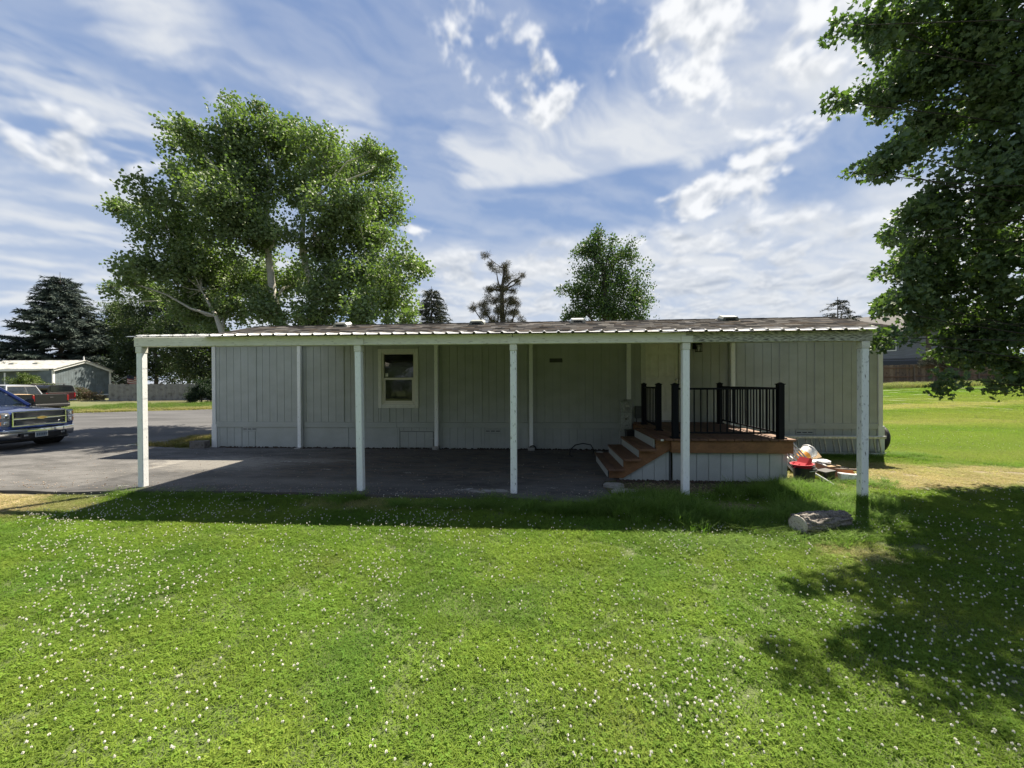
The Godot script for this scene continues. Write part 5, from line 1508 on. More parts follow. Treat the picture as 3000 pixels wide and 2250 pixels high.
# ---------------------------------------------------------------- across the street
func build_street_side() -> void:
	var t := thing("neighbour_home", "blue grey gabled home with white trim across the street", "house", st(-59.4, -0.1, -53.35), CAM_YAW)
	# local: +x towards us is the gable, z -3.65 .. 3.65 (z+ is nearer)
	var b := MB.new()
	b.tf = Transform3D(Basis(Vector3.UP, -PI / 2), Vector3())
	b.prism(PackedVector2Array([Vector2(-3.6, 0.35), Vector2(3.6, 0.35), Vector2(3.6, 3.75), Vector2(0, 5.0), Vector2(-3.6, 3.75)]), 0.0, 15.0)
	part(t, "walls", b.mesh(), mats.blue_wall)
	var z := -3.6
	while z < 3.55:
		part(t, "siding_board", bxm(Vector3(0.03, 3.35, 0.29), 0.004), mats.blue_wall, Transform3D(Basis(), Vector3(0.02, 2.05, z + 0.15)))
		z += 0.30
	for k in 12:
		var zz := -3.0 + k * 0.545
		var hgt := (3.6 - absf(zz)) * 0.345
		if hgt > 0.12:
			part(t, "siding_board", bxm(Vector3(0.03, hgt, 0.52), 0.004), mats.blue_wall, Transform3D(Basis(), Vector3(0.025, 3.75 + hgt * 0.5 - 0.02, zz)))
	for s in [-1.0, 1.0]:
		part(t, "corner_trim", bxm(Vector3(0.12, 3.5, 0.28), 0.01), mats.trim, Transform3D(Basis(), Vector3(0.02, 2.0, s * 3.5)))
		part(t, "rake_board", bxm(Vector3(0.06, 0.26, 3.95), 0.01), mats.trim, Transform3D(Basis(Vector3.RIGHT, s * 0.334), Vector3(0.26, 4.32, s * 1.83)))
		part(t, "roof", bxm(Vector3(15.6, 0.08, 4.05), 0.01), mats.metal_roof, Transform3D(Basis(Vector3.RIGHT, s * 0.334), Vector3(-7.4, 4.52, s * 1.87)))
	part(t, "sill_trim", bxm(Vector3(0.1, 0.14, 7.3), 0.01), mats.trim, Transform3D(Basis(), Vector3(0.05, 0.36, 0)))
	for k in 4:
		part(t, "pier", bxm(Vector3(0.4, 0.42, 0.5), 0.02), mats.concrete, Transform3D(Basis(), Vector3(-0.3, 0.15, -3.3 + 2.2 * k)))
	# awning over the side, with its white edge and posts
	b = MB.new()
	b.quad(Vector3(-0.4, 3.86, 3.6), Vector3(-15, 3.4, 6.6), Vector3(-15, 3.88, 3.4), Vector3(-0.4, 3.92, 3.4))
	b.quad(Vector3(-0.4, 3.82, 3.6), Vector3(-0.4, 3.88, 3.4), Vector3(-15, 3.84, 3.4), Vector3(-15, 3.36, 6.6))
	part(t, "awning", b.mesh(), mats.metal_roof)
	b = MB.new()
	b.box(Vector3(-7.7, 3.58, 5.1), Vector3(14.9, 0.24, 0.06), 0.01, Basis(Vector3.UP, 0.203) * Basis(Vector3(0, 0, 1), 0.031))
	part(t, "awning_fascia", b.mesh(), mats.trim)
	for k in 3:
		part(t, "awning_post", bxm(Vector3(0.12, 3.3, 0.12), 0.01), mats.trim, Transform3D(Basis(), Vector3(-5.0 - 4.4 * k, 1.72, 4.45 + 0.9 * k)))
	# lattice screen in the shade of the awning
	var la := part(t, "lattice_screen", bxm(Vector3(2.6, 0.08, 0.06), 0.01), mats.rim, Transform3D(Basis(), Vector3(-2.9, 2.35, 3.72)))
	for k in 9:
		part(la, "lattice_strip", bxm(Vector3(0.05, 1.5, 0.02), 0.0), mats.rim, Transform3D(Basis(Vector3(0, 0, 1), 0.75), Vector3(-1.0 + 0.25 * k, -0.58, 0.02)))
		part(la, "lattice_strip", bxm(Vector3(0.05, 1.5, 0.02), 0.0), mats.rim, Transform3D(Basis(Vector3(0, 0, 1), -0.75), Vector3(-1.0 + 0.25 * k, -0.58, -0.005)))
	for k in 3:
		part(t, "roof_vent", bxm(Vector3(0.7, 0.16, 0.5), 0.04), mats.galv_dull, Transform3D(Basis(Vector3.RIGHT, 0.334), Vector3(-4.5 - 1.6 * k, 4.72 - 0.2 * (k % 2), 1.55 - 0.6 * (k % 2))))
	b = MB.new()
	b.lathe([Vector2(0.09, 0.0), Vector2(0.09, 0.25), Vector2(0.05, 0.3), Vector2(0.10, 0.42), Vector2(0.06, 0.62), Vector2(0.03, 0.7), Vector2(0.0, 0.72)], 8)
	part(t, "ridge_finial", b.mesh(), mats.trim, Transform3D(Basis(), Vector3(0.1, 5.0, 0)))

	# flag on a slanted staff at the corner of that home
	t = thing("flag", "striped red and white flag on a staff by the blue house", "flag", st(-58.9, 2.0, -57.2), CAM_YAW)
	b = MB.new()
	b.tube([Vector3(0, 0, 0), Vector3(1.1, 1.15, -0.9)], [0.025, 0.02], 6)
	part(t, "staff", b.mesh(), mats.trim)
	var fl := [mats.flag_red, mats.flag_white]
	for k in 9:
		b = MB.new()
		var pts := []
		for j in 13:
			var u := j / 12.0
			pts.append(Vector3(0.95 + 1.3 * u * 0.62, 1.05 - 0.13 * k + (-0.42 * u * u) + 0.06 * sin(u * 7.0 + k * 0.3), -0.75 - 1.6 * u + 0.12 * sin(u * 9.0)))
		var u0 := 5 if k < 4 else 0
		for j in range(u0, 12):
			b.quad(pts[j], pts[j + 1], pts[j + 1] - Vector3(0, 0.13, 0), pts[j] - Vector3(0, 0.13, 0))
		part(t, "stripe", b.mesh(), fl[k % 2])
		if k < 4:
			b = MB.new()
			for j in 5:
				b.quad(pts[j], pts[j + 1], pts[j + 1] - Vector3(0, 0.13, 0), pts[j] - Vector3(0, 0.13, 0))
			part(t, "canton", b.mesh(), mats.flag_blue)

	# pale board fence
	t = thing("board_fence", "weathered pale grey board fence behind the street verge", "fence", st(-43.5, -0.1, -41.5), CAM_YAW + 0.10)
	for k in 46:
		var hh := 1.84 + 0.05 * sin(k * 1.9) + 0.10 * smooth(30, 46, k)
		part(t, "board", bxm(Vector3(0.286, hh, 0.03), 0.004), [mats.fence_pale, mats.fence_pale_b][k % 2], Transform3D(Basis(), Vector3(0.15 + 0.292 * k, hh * 0.5, 0)))
	for k in 6:
		part(t, "post", bxm(Vector3(0.1, 1.8, 0.1), 0.01), mats.fence_pale, Transform3D(Basis(), Vector3(0.1 + 2.65 * k, 0.9, -0.08)))

# ---------------------------------------------------------------- beyond the field at the right
func build_field_side() -> void:
	# board fence seen from its rail side
	var a := Vector3(26.0, 0, -38.0)
	var t := thing("wooden_fence", "brown weathered wooden fence with rails at the field edge", "fence", a, -0.10)
	var r := RandomNumberGenerator.new()
	r.seed = 31
	var pal := [mats.fence_a, mats.fence_b, mats.fence_c]
	for k in 150:
		var x := 0.146 * k
		var y := gh(a.x + x, a.z - 0.5)
		var h := 1.83 + r.randf_range(-0.02, 0.03)
		part(t, "picket", bxm(Vector3(0.138, h, 0.022), 0.003), pal[r.randi() % 3], Transform3D(Basis(Vector3(0, 0, 1), r.randf_range(-0.006, 0.006)), Vector3(x, y + h * 0.5 - 0.02, -0.03)))
	for k in 9:
		var x := 0.3 + 2.44 * k
		var y := gh(a.x + x, a.z - 0.5)
		part(t, "post", bxm(Vector3(0.09, 1.75, 0.09), 0.006), mats.fence_post, Transform3D(Basis(), Vector3(x, y + 0.86, 0.045)))
		for q in [0.75, 1.55]:
			part(t, "rail", bxm(Vector3(2.40, 0.09, 0.04), 0.004), mats.fence_rail, Transform3D(Basis(), Vector3(x + 1.2, gh(a.x + x + 1.2, a.z - 0.5) + q, 0.02)))
	# grey two-storey house behind it
	t = thing("grey_house", "two storey slate grey house behind the wooden fence", "house", Vector3(38.5, 1.2, -52.0), -0.55)
	part(t, "wall", bxm(Vector3(17, 6.0, 9), 0.02), mats.slate_wall, Transform3D(Basis(), Vector3(3.5, 3.0, 0)))
	var b := MB.new()
	b.tf = Transform3D(Basis(Vector3.UP, PI / 2), Vector3())
	b.prism(PackedVector2Array([Vector2(-5.1, 5.9), Vector2(5.1, 5.9), Vector2(0, 8.4)]), -5.8, 12.8)
	part(t, "roof", b.mesh(), mats.slate_roof)
	part(t, "eave_trim", bxm(Vector3(17.8, 0.2, 0.1), 0.01), mats.slate_trim, Transform3D(Basis(), Vector3(3.5, 5.92, 4.62)))
	part(t, "lower_wall", bxm(Vector3(9.0, 2.7, 0.4), 0.02), mats.slate_dark, Transform3D(Basis(), Vector3(6.2, 1.35, 4.55)))
	part(t, "belt_trim", bxm(Vector3(17.0, 0.14, 0.06), 0.01), mats.slate_trim, Transform3D(Basis(), Vector3(3.5, 2.9, 4.53)))
	for q in [[-1.6, 1.7, 1.5, 0.8], [3.4, 4.4, 1.5, 1.2], [8.6, 4.4, 1.5, 1.2]]:
		var w := part(t, "window", bxm(Vector3(q[2], q[3], 0.08), 0.01), mats.trim, Transform3D(Basis(), Vector3(q[0], q[1], 4.53)))
		for s in [-1.0, 1.0]:
			part(w, "pane", bxm(Vector3(q[2] * 0.42, q[3] * 0.8, 0.02), 0.0), mats.carglass_dark, Transform3D(Basis(), Vector3(s * q[2] * 0.235, 0, 0.04)))
	# stones and weeds along the field edge
	for k in 7:
		var x := 27.5 + 1.9 * k
		var z := -36.2 + 0.4 * sin(k * 2.3)
		var sb := MB.new()
		var rr := 0.18 + 0.07 * sin(k * 3.1)
		sb.lathe([Vector2(rr, -0.1), Vector2(rr * 1.05, 0.05), Vector2(rr * 0.7, 0.22), Vector2(0.0, 0.27)], 7)
		var o := part(self, "field_stone", sb.mesh(), mats.concrete, Transform3D(Basis(Vector3.UP, k * 1.1).scaled(Vector3(1.5, 0.7, 1)), Vector3(x, gh(x, z), z)))
		tag(o, "pale field stone lying in weeds below the wooden fence", "stone", "pale stones along the wooden fence")

# ---------------------------------------------------------------- things by the deck
func build_junk() -> void:
	var g := -0.05
	var t := thing("black_tub", "round black plastic tub against the deck corner holding a red basin", "tub", Vector3(4.45, g, -6.86))
	var b := MB.new()
	b.lathe([Vector2(0.0, 0.0), Vector2(0.135, 0.0), Vector2(0.16, 0.27), Vector2(0.178, 0.272), Vector2(0.180, 0.292), Vector2(0.165, 0.294), Vector2(0.15, 0.27), Vector2(0.128, 0.02), Vector2(0.0, 0.02)], 28)
	part(t, "wall", b.mesh(), mats.blackplastic)
	b = MB.new()
	b.tube([Vector3(-0.02, 0.25, 0.172), Vector3(0.06, 0.262, 0.172), Vector3(0.12, 0.25, 0.135)], [0.007, 0.007, 0.007], 6)
	part(t, "handle", b.mesh(), mats.galv)
	t = thing("red_basin", "red plastic basin tipped into the black tub", "basin", Vector3(4.43, g + 0.30, -6.87))
	b = MB.new()
	b.lathe([Vector2(0.0, -0.05), Vector2(0.11, -0.05), Vector2(0.155, 0.035), Vector2(0.172, 0.038), Vector2(0.172, 0.05), Vector2(0.15, 0.05), Vector2(0.105, -0.03), Vector2(0.0, -0.03)], 28)
	part(t, "bowl", b.mesh(), mats.red_plastic, Transform3D(Basis(Vector3(0, 0, 1), 0.06), Vector3()))
	t = thing("red_scoop", "red plastic dustpan lying in the red basin", "dustpan", Vector3(4.43, g + 0.37, -6.86), 0.3)
	b = MB.new()
	b.prism(PackedVector2Array([Vector2(-0.11, -0.06), Vector2(0.08, -0.005), Vector2(0.105, 0.07), Vector2(0.045, 0.085), Vector2(-0.02, 0.0)]), -0.09, 0.09)
	part(t, "pan", b.mesh(), mats.red_plastic)
	part(t, "grip", bxm(Vector3(0.14, 0.025, 0.03), 0.01), mats.red_plastic, Transform3D(Basis(Vector3(0, 0, 1), 0.5), Vector3(-0.12, -0.05, 0)))
	# slatted rack leaning on the deck
	t = thing("slatted_rack", "white slatted rack leaning between deck corner and black tub", "rack", Vector3(4.63, g + 0.20, -7.22))
	var bs := Basis(Vector3(0, 0, 1), 0.62) * Basis(Vector3.RIGHT, -0.25)
	for k in 6:
		part(t, "slat", bxm(Vector3(0.036, 0.50, 0.012), 0.003), mats.white_plastic, Transform3D(bs, bs * Vector3(-0.13 + 0.055 * k, 0.16, 0)))
	for y in [-0.06, 0.38]:
		part(t, "bar", bxm(Vector3(0.35, 0.025, 0.02), 0.003), mats.blackplastic, Transform3D(bs, bs * Vector3(0.01, y, -0.017)))
	part(t, "side_rail", bxm(Vector3(0.022, 0.54, 0.024), 0.004), mats.galv, Transform3D(bs, bs * Vector3(0.19, 0.16, 0.0)))
	# pots
	t = thing("black_pot", "square black nursery pot tipped over in front of the junk pile", "plant pot", Vector3(4.93, g, -7.02), 0.2)
	b = MB.new()
	var outer := [[0.07, 0.0], [0.092, 0.17], [0.10, 0.17], [0.10, 0.195]]
	var rings := []
	for q in outer:
		var w: float = q[0]
		rings.append([Vector3(-w, q[1], -w), Vector3(-w, q[1], w), Vector3(w, q[1], w), Vector3(w, q[1], -w)])
	b.loft(rings, true, true)
	part(t, "wall", b.mesh(), mats.blackplastic, Transform3D(Basis(Vector3(0, 0, 1), 0.12), Vector3(0, 0.015, 0)))
	# orange bent wood panel
	t = thing("curved_board", "curved orange wooden board lying on edge in the grass", "board", Vector3(5.14, g, -7.22))
	b = MB.new()
	var sec := []
	for k in 13:
		var u := k / 12.0
		var p := Vector3(-0.26 + 0.52 * u, 0.30 - 0.10 * u - 0.03 * sin(u * 3.0), 0.06 * sin(u * 2.6) + 0.10 * u)
		var thk := 0.014
		sec.append([p + Vector3(0, 0, -thk), p + Vector3(0, 0, thk), Vector3(p.x + 0.03 * u, 0.005, p.z + 0.10 + thk), Vector3(p.x + 0.03 * u, 0.005, p.z + 0.10 - thk)])
	b.loft(sec, true)
	part(t, "board", b.mesh(), mats.orange_wood)
	part(t, "edge_strip", bxm(Vector3(0.54, 0.018, 0.03), 0.004), mats.blackplastic, Transform3D(Basis(Vector3(0, 0, 1), -0.20), Vector3(0.01, 0.262, 0.03)))
	# white board flat on the grass
	t = thing("white_board", "white peeling board lying in the grass next to the carport post", "board", Vector3(5.36, g + 0.05, -7.05), 0.10)
	part(t, "plank", bxm(Vector3(0.46, 0.13, 0.10), 0.012), mats.white_plastic, Transform3D(Basis(Vector3(0, 0, 1), -0.10), Vector3(0, 0.03, 0)))
	part(t, "plank", bxm(Vector3(0.40, 0.03, 0.16), 0.006), mats.paper, Transform3D(Basis(Vector3(0, 0, 1), -0.06), Vector3(-0.02, -0.05, 0.05)))
	# bags and boxes behind
	t = thing("plastic_bag", "crumpled white plastic bag in the middle of the junk pile", "bag", Vector3(5.0, g, -7.40))
	b = MB.new()
	var rr := []
	var rg := RandomNumberGenerator.new()
	rg.seed = 4
	for k in 7:
		var y := 0.30 * k / 6.0
		var row := []
		for j in 14:
			var an := TAU * j / 14.0
			var w := 0.20 * (1.0 - 0.55 * pow(k / 6.0, 2.0)) * (1.0 + rg.randf_range(-0.14, 0.14))
			row.append(Vector3(cos(an) * w * 1.15, y + rg.randf_range(-0.012, 0.012), sin(an) * w))
		rr.append(row)
	rr.reverse()
	b.loft(rr, true)
	part(t, "film", b.mesh(), mats.white_plastic)
	t = thing("cardboard_box", "open tan cardboard flap on top of the junk pile", "box", Vector3(5.28, g + 0.28, -7.85), -0.3)
	part(t, "flap", bxm(Vector3(0.19, 0.012, 0.16), 0.003), mats.cardboard, Transform3D(Basis(Vector3(0, 0, 1), 0.35) * Basis(Vector3.RIGHT, 0.6), Vector3(0, 0.02, 0)))
	part(t, "side", bxm(Vector3(0.24, 0.28, 0.20), 0.01), mats.dark_card, Transform3D(Basis(), Vector3(-0.04, -0.16, -0.12)))
	t = thing("orange_bucket", "orange and white bucket lying on its side in the pile", "bucket", Vector3(5.02, g + 0.33, -7.72), 0.5)
	b = MB.new()
	b.lathe([Vector2(0.0, -0.17), Vector2(0.10, -0.17), Vector2(0.115, 0.0)], 18)
	part(t, "lower", b.mesh(), mats.orange_plastic, Transform3D(Basis(Vector3(0, 0, 1), -1.1), Vector3()))
	b = MB.new()
	b.lathe([Vector2(0.115, 0.0), Vector2(0.128, 0.16), Vector2(0.138, 0.16), Vector2(0.138, 0.175), Vector2(0.11, 0.175), Vector2(0.1, 0.0)], 18)
	part(t, "upper", b.mesh(), mats.white_plastic, Transform3D(Basis(Vector3(0, 0, 1), -1.1), Vector3()))
	part(t, "prop", bxm(Vector3(0.34, 0.26, 0.3), 0.03), mats.dark_card, Transform3D(Basis(), Vector3(0, -0.2, -0.02)))
	var sticks := [[Vector3(5.10, g + 0.19, -8.05), Vector3(5.62, g + 0.13, -7.95), 0.012, "cardboard", "tan_stick", "pale wooden stick lying across the junk pile"], [Vector3(4.72, g + 0.25, -7.75), Vector3(5.45, g + 0.06, -7.5), 0.010, "green_metal", "green_stake", "thin green garden stake lying over the junk pile"], [Vector3(4.78, g + 0.14, -7.9), Vector3(5.55, g + 0.14, -7.45), 0.014, "rubber", "black_pipe", "black plastic pipe lying behind the orange panel"], [Vector3(4.62, g + 0.42, -7.35), Vector3(4.84, g + 0.02, -6.95), 0.011, "galv", "metal_rod", "bare metal rod slanting down beside the black tub"], [Vector3(4.64, g + 0.20, -7.0), Vector3(4.86, g + 0.015, -6.72), 0.016, "white_plastic", "white_tube", "white plastic tube in the grass by the black tub"]]
	for s in sticks:
		b = MB.new()
		var c: Vector3 = (s[0] + s[1]) * 0.5
		b.tube([s[0] - c, Vector3(0, 0.004, 0), s[1] - c], [s[2], s[2], s[2] * 0.9], 8)
		var o := part(self, s[4], b.mesh(), mats[s[3]], Transform3D(Basis(), c))
		tag(o, s[5], "stick")
	# a few more loose things
	var loose := [["white_sheet", "crumpled white sheet draped over the back of the junk pile", "sheet", Vector3(5.22, g + 0.22, -7.62), Vector3(0.30, 0.10, 0.22), "white_plastic", 0.4], ["grey_crate", "grey plastic crate at the back of the junk pile", "crate", Vector3(5.02, g + 0.13, -8.0), Vector3(0.36, 0.26, 0.3), "galv_dull", -0.3], ["wood_offcut", "pale wood offcut lying on the junk pile", "board", Vector3(5.34, g + 0.17, -7.5), Vector3(0.36, 0.03, 0.09), "cardboard", 0.25], ["dark_board", "dark narrow board lying behind the white board", "board", Vector3(5.55, g + 0.14, -7.4), Vector3(0.4, 0.035, 0.08), "dark_card", -0.12], ["silver_tray", "silver metal tray leaning at the back of the pile", "tray", Vector3(5.12, g + 0.33, -8.02), Vector3(0.24, 0.16, 0.03), "galv", 0.5]]
	for q in loose:
		var lt := thing(q[0], q[1], q[2], q[3], q[6])
		b = MB.new()
		var lrng := RandomNumberGenerator.new()
		lrng.seed = 5
		var rows := []
		for k in 7:
			var u := k / 6.0 - 0.5
			var row := []
			for j in 10:
				var an := TAU * j / 10.0
				var sq := 1.0 / maxf(absf(cos(an)), absf(sin(an)))
				var rough := lrng.randf_range(0.85, 1.1) if q[0] == "white_sheet" else 1.0
				row.append(Vector3(u * q[4].x, sin(an) * sq * q[4].y * 0.5 * rough, cos(an) * sq * q[4].z * 0.5 * rough))
			rows.append(row)
		rows.reverse()
		b.loft(rows, true)
		part(lt, "body", b.mesh(), mats[q[5]])
		if q[0] == "grey_crate":
			for k in 4:
				part(lt, "slot", bxm(Vector3(0.05, 0.14, 0.004), 0.0), mats.dark, Transform3D(Basis(), Vector3(-0.12 + 0.08 * k, 0.0, 0.152)))
	b = MB.new()
	b.lathe([Vector2(0.0, 0.0), Vector2(0.05, 0.0), Vector2(0.06, 0.05), Vector2(0.04, 0.08), Vector2(0.0, 0.085)], 12)
	var yo := part(self, "yellow_cap", b.mesh(), mats.lime, Transform3D(Basis(Vector3.RIGHT, 0.4), Vector3(4.79, g + 0.06, -7.05)))
	tag(yo, "small lime yellow plastic cap beside the square black pot", "cap")

	# aluminium extension ladder on its side along the wall
	t = thing("ladder", "aluminium extension ladder lying on its side along the wall", "ladder", Vector3(6.62, -0.04, -9.52))
	for y in [0.03, 0.42]:
		for z in [-0.025, 0.03]:
			part(t, "rail", bxm(Vector3(2.62 if z > 0 else 2.75, 0.062, 0.022), 0.006), mats.alu, Transform3D(Basis(), Vector3(0.0 if z > 0 else 0.02, y, z)))
	for k in 9:
		var x := -1.2 + 0.30 * k
		for q in [[-0.025, 0.0], [0.03, 0.075]]:
			b = MB.new()
			b.tube([Vector3(x + q[1] - 0.03, 0.06, q[0]), Vector3(x + q[1] - 0.085, 0.39, q[0])], [0.016, 0.016], 8)
			part(t, "rung", b.mesh(), mats.alu)
	# tyre against the end wall
	t = thing("tyre", "black tyre leaning against the end wall of the mobile home", "tyre", Vector3(8.24, 0.27, -10.08))
	b = MB.new()
	var tp := []
	var tr := []
	for k in 33:
		var an := TAU * k / 32.0
		tp.append(Vector3(0.05 * sin(an), sin(an) * 0.30, cos(an) * 0.30))
		tr.append(0.052)
	b.tube(tp, tr, 10, false)
	part(t, "casing", b.mesh(), mats.rubber)

	# the cut log
	t = thing("log", "short cut log with rough grey bark lying in the lawn", "log", Vector3(3.20, 0.062, -4.70), 0.34)
	b = MB.new()
	var bn := FastNoiseLite.new()
	bn.seed = 6
	bn.frequency = 1.0
	bn.fractal_octaves = 4
	var lr := []
	for k in 40:
		var x := -0.30 + 0.72 * k / 39.0
		var row := []
		for j in 72:
			var an := TAU * j / 72.0
			var ridge := absf(bn.get_noise_3d(x * 2.6, cos(an) * 3.4, sin(an) * 3.4))
			var plate := bn.get_noise_3d(x * 9.0 + 7.0, cos(an) * 6.0, sin(an) * 6.0)
			var rad := 0.118 + 0.02 * x - 0.035 * (x / 0.36) * float(x > 0.0) + 0.085 * (0.18 - ridge) + 0.014 * plate
			row.append(Vector3(x + 0.02 * sin(an * 2.0) * (1.0 if k < 3 or k > 36 else 0.0), cos(an) * rad, sin(an) * rad))
		lr.append(row)
	b.loft(lr, true, false)
	part(t, "bark", b.mesh(), mats.bark_log)
	b = MB.new()
	b.tf = Transform3D(Basis(Vector3(0, 0, 1), PI / 2) * Basis(Vector3.UP, 0.0), Vector3(-0.293, 0, 0))
	b.lathe([Vector2(0.112, 0.0), Vector2(0.106, 0.012), Vector2(0.07, 0.016), Vector2(0.03, 0.013), Vector2(0.0, 0.016)], 40)
	part(t, "cut_face", b.mesh(), mats.cut_wood)
	b = MB.new()
	b.tf = Transform3D(Basis(Vector3(0, 0, 1), -PI / 2), Vector3(0.40, 0, 0))
	b.lathe([Vector2(0.10, 0.0), Vector2(0.0, 0.02)], 24)
	part(t, "cut_face", b.mesh(), mats.cut_wood)

# ---------------------------------------------------------------- materials
func build_materials() -> void:
	var W := Color(1, 1, 1)
	var speck := ntex(0.22, Color(0.72, 0.72, 0.72), Color(1.0, 1.0, 1.0), 3, 3)
	var cloudy := ntex(0.008, Color(0.80, 0.79, 0.77), Color(1.0, 1.0, 1.0), 5, 5)
	var faint := ntex(0.01, Color(0.93, 0.925, 0.915), W, 25, 4)
	var blotch := ntex(0.012, Color(0.62, 0.60, 0.57), W, 15, 5, 512, Color(0.94, 0.94, 0.94), 0.42)
	var grain := ntex(0.03, Color(0.74, 0.72, 0.70), W, 7, 4)
	var peel := ntex(0.018, Color(0.20, 0.19, 0.18), W, 9, 5, 512, Color(0.97, 0.97, 0.97), 0.30)
	var peel2 := ntex(0.016, Color(0.10, 0.10, 0.095), Color(1.25, 1.25, 1.2), 10, 5, 512, Color(0.75, 0.75, 0.72), 0.46)
	var bump := ntexn(0.05, 3.0, 11, 4)
	var bumpfine := ntexn(0.18, 2.0, 12, 3)
	mat("siding", lin(0.43, 0.455, 0.435), 0.6, ntex(0.03, Color(0.95, 0.95, 0.95), W, 7, 4), Vector3(6, 0.5, 6), {"normal": bump, "nscale": 0.25, "detail": ntex(0.008, Color(0.92, 0.92, 0.91), W, 5, 5), "dscale": Vector3(0.35, 0.5, 0.35)})
	mat("old_wood", lin(0.17, 0.155, 0.13), 0.9, grain, Vector3(4, 4, 0.6))
	mat("block", lin(0.17, 0.155, 0.135), 0.95, blotch, Vector3(2, 2, 2))
	mat("siding_dark", lin(0.10, 0.11, 0.11), 0.6, grain, Vector3(3, 3, 3))
	mat("trim", lin(0.74, 0.755, 0.75), 0.5, faint, Vector3(1.3, 0.5, 1.3))
	mat("post", lin(0.86, 0.88, 0.88), 0.55, ntex(0.03, Color(0.55, 0.54, 0.52), W, 27, 5, 512, Color(0.97, 0.97, 0.97), 0.24), Vector3(2.2, 0.7, 2.2), {"normal": bump, "nscale": 0.3})
	mat("post_worn", lin(0.82, 0.84, 0.84), 0.6, peel, Vector3(3.4, 0.9, 3.4), {"normal": bump, "nscale": 0.5})
	mat("beam", lin(0.78, 0.77, 0.70), 0.7, faint, Vector3(0.5, 4, 4), {"detail": ntex(0.02, Color(0.6, 0.59, 0.57), W, 71, 5, 512, Color(0.97, 0.97, 0.97), 0.3), "dscale": Vector3(0.6, 4, 4)})
	mat("beam_worn", lin(0.60, 0.59, 0.54), 0.8, peel2, Vector3(1.1, 9, 9), {"normal": bump, "nscale": 0.8})
	mat("casing", lin(0.66, 0.67, 0.62), 0.5, faint, Vector3(1.5, 1.5, 1.5))
	mat("vinyl", lin(0.62, 0.60, 0.53), 0.4)
	mat("door", lin(0.80, 0.79, 0.71), 0.45, faint, Vector3(0.8, 0.8, 0.8))
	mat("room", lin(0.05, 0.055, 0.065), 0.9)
	mat("blind", lin(0.10, 0.11, 0.125), 0.8)
	mat("dark", lin(0.012, 0.012, 0.014), 0.7)
	mat("pane", lin(0.02, 0.022, 0.025), 0.03, null, Vector3.ONE, {"alpha": 0.12})
	mat("carglass", lin(0.02, 0.03, 0.035), 0.03, null, Vector3.ONE, {"alpha": 0.28})
	mat("carglass_dark", lin(0.010, 0.013, 0.016), 0.06)
	mat("paper", lin(0.72, 0.72, 0.68), 0.7, blotch, Vector3(3, 3, 3))
	mat("stain", lin(0.16, 0.15, 0.12), 0.8)
	mat("galv", lin(0.55, 0.57, 0.58), 0.4, cloudy, Vector3(4, 4, 4), {"metallic": 0.75})
	mat("galv_dull", lin(0.30, 0.32, 0.29), 0.6, cloudy, Vector3(4, 4, 4), {"metallic": 0.3})
	mat("nickel", lin(0.55, 0.52, 0.46), 0.25, null, Vector3.ONE, {"metallic": 1.0})
	mat("drip", lin(0.045, 0.042, 0.04), 0.6)
	mat("shingle", lin(0.34, 0.345, 0.355), 1.0, speck, Vector3(1.4, 1.4, 1.4), {"vcol": true, "specular": 0.1, "detail": cloudy, "dscale": Vector3(0.3, 0.3, 0.3)})
	mat("ridge", lin(0.075, 0.073, 0.072), 0.92, speck, Vector3(1.4, 1.4, 1.4))
	mat("concrete", lin(0.36, 0.35, 0.325), 0.9, blotch, Vector3(0.9, 0.9, 0.9), {"normal": bumpfine, "nscale": 0.5})
	mat("sheet", W, 0.42, blotch, Vector3(0.6, 0.6, 0.6), {"vcol": true})
	mat("sheet_b", lin(0.93, 0.93, 0.93), 0.45, blotch, Vector3(0.8, 0.8, 0.8), {"vcol": true})
	mat("clear_sheet", lin(0.85, 0.88, 0.88), 0.08, null, Vector3.ONE, {"alpha": 0.10})
	mat("deck_a", lin(0.235, 0.125, 0.075), 0.72, grain, Vector3(9, 9, 0.8), {"detail": cloudy, "dscale": Vector3(1, 1, 0.6)})
	mat("deck_b", lin(0.27, 0.145, 0.082), 0.72, grain, Vector3(8, 8, 0.7), {"detail": cloudy, "dscale": Vector3(1, 1, 0.6)})
	mat("deck_c", lin(0.205, 0.115, 0.075), 0.74, grain, Vector3(10, 10, 0.9), {"detail": cloudy, "dscale": Vector3(1, 1, 0.6)})
	mat("rim", lin(0.34, 0.17, 0.072), 0.68, grain, Vector3(0.9, 9, 9), {"detail": cloudy, "dscale": Vector3(0.8, 2, 2)})
	mat("black", lin(0.007, 0.008, 0.012), 0.5, null, Vector3.ONE, {"specular": 0.25})
	mat("blackplastic", lin(0.014, 0.015, 0.017), 0.45)
	mat("rubber", lin(0.015, 0.015, 0.015), 0.6)
	mat("tyre", lin(0.018, 0.018, 0.019), 0.8)
	mat("meterbox", lin(0.42, 0.45, 0.41), 0.6, blotch, Vector3(2.5, 2.5, 2.5))
	mat("alloy", lin(0.45, 0.46, 0.47), 0.3, null, Vector3.ONE, {"metallic": 0.9})
	mat("alu", lin(0.60, 0.61, 0.60), 0.45, cloudy, Vector3(3, 3, 3), {"metallic": 0.7})
	mat("chrome", lin(0.72, 0.73, 0.74), 0.08, null, Vector3.ONE, {"metallic": 1.0})
	mat("chrome_dark", lin(0.20, 0.20, 0.21), 0.15, null, Vector3.ONE, {"metallic": 0.9})
	mat("lens", lin(0.40, 0.41, 0.42), 0.06, null, Vector3.ONE, {"metallic": 0.6})
	mat("amber", lin(0.55, 0.16, 0.02), 0.15)
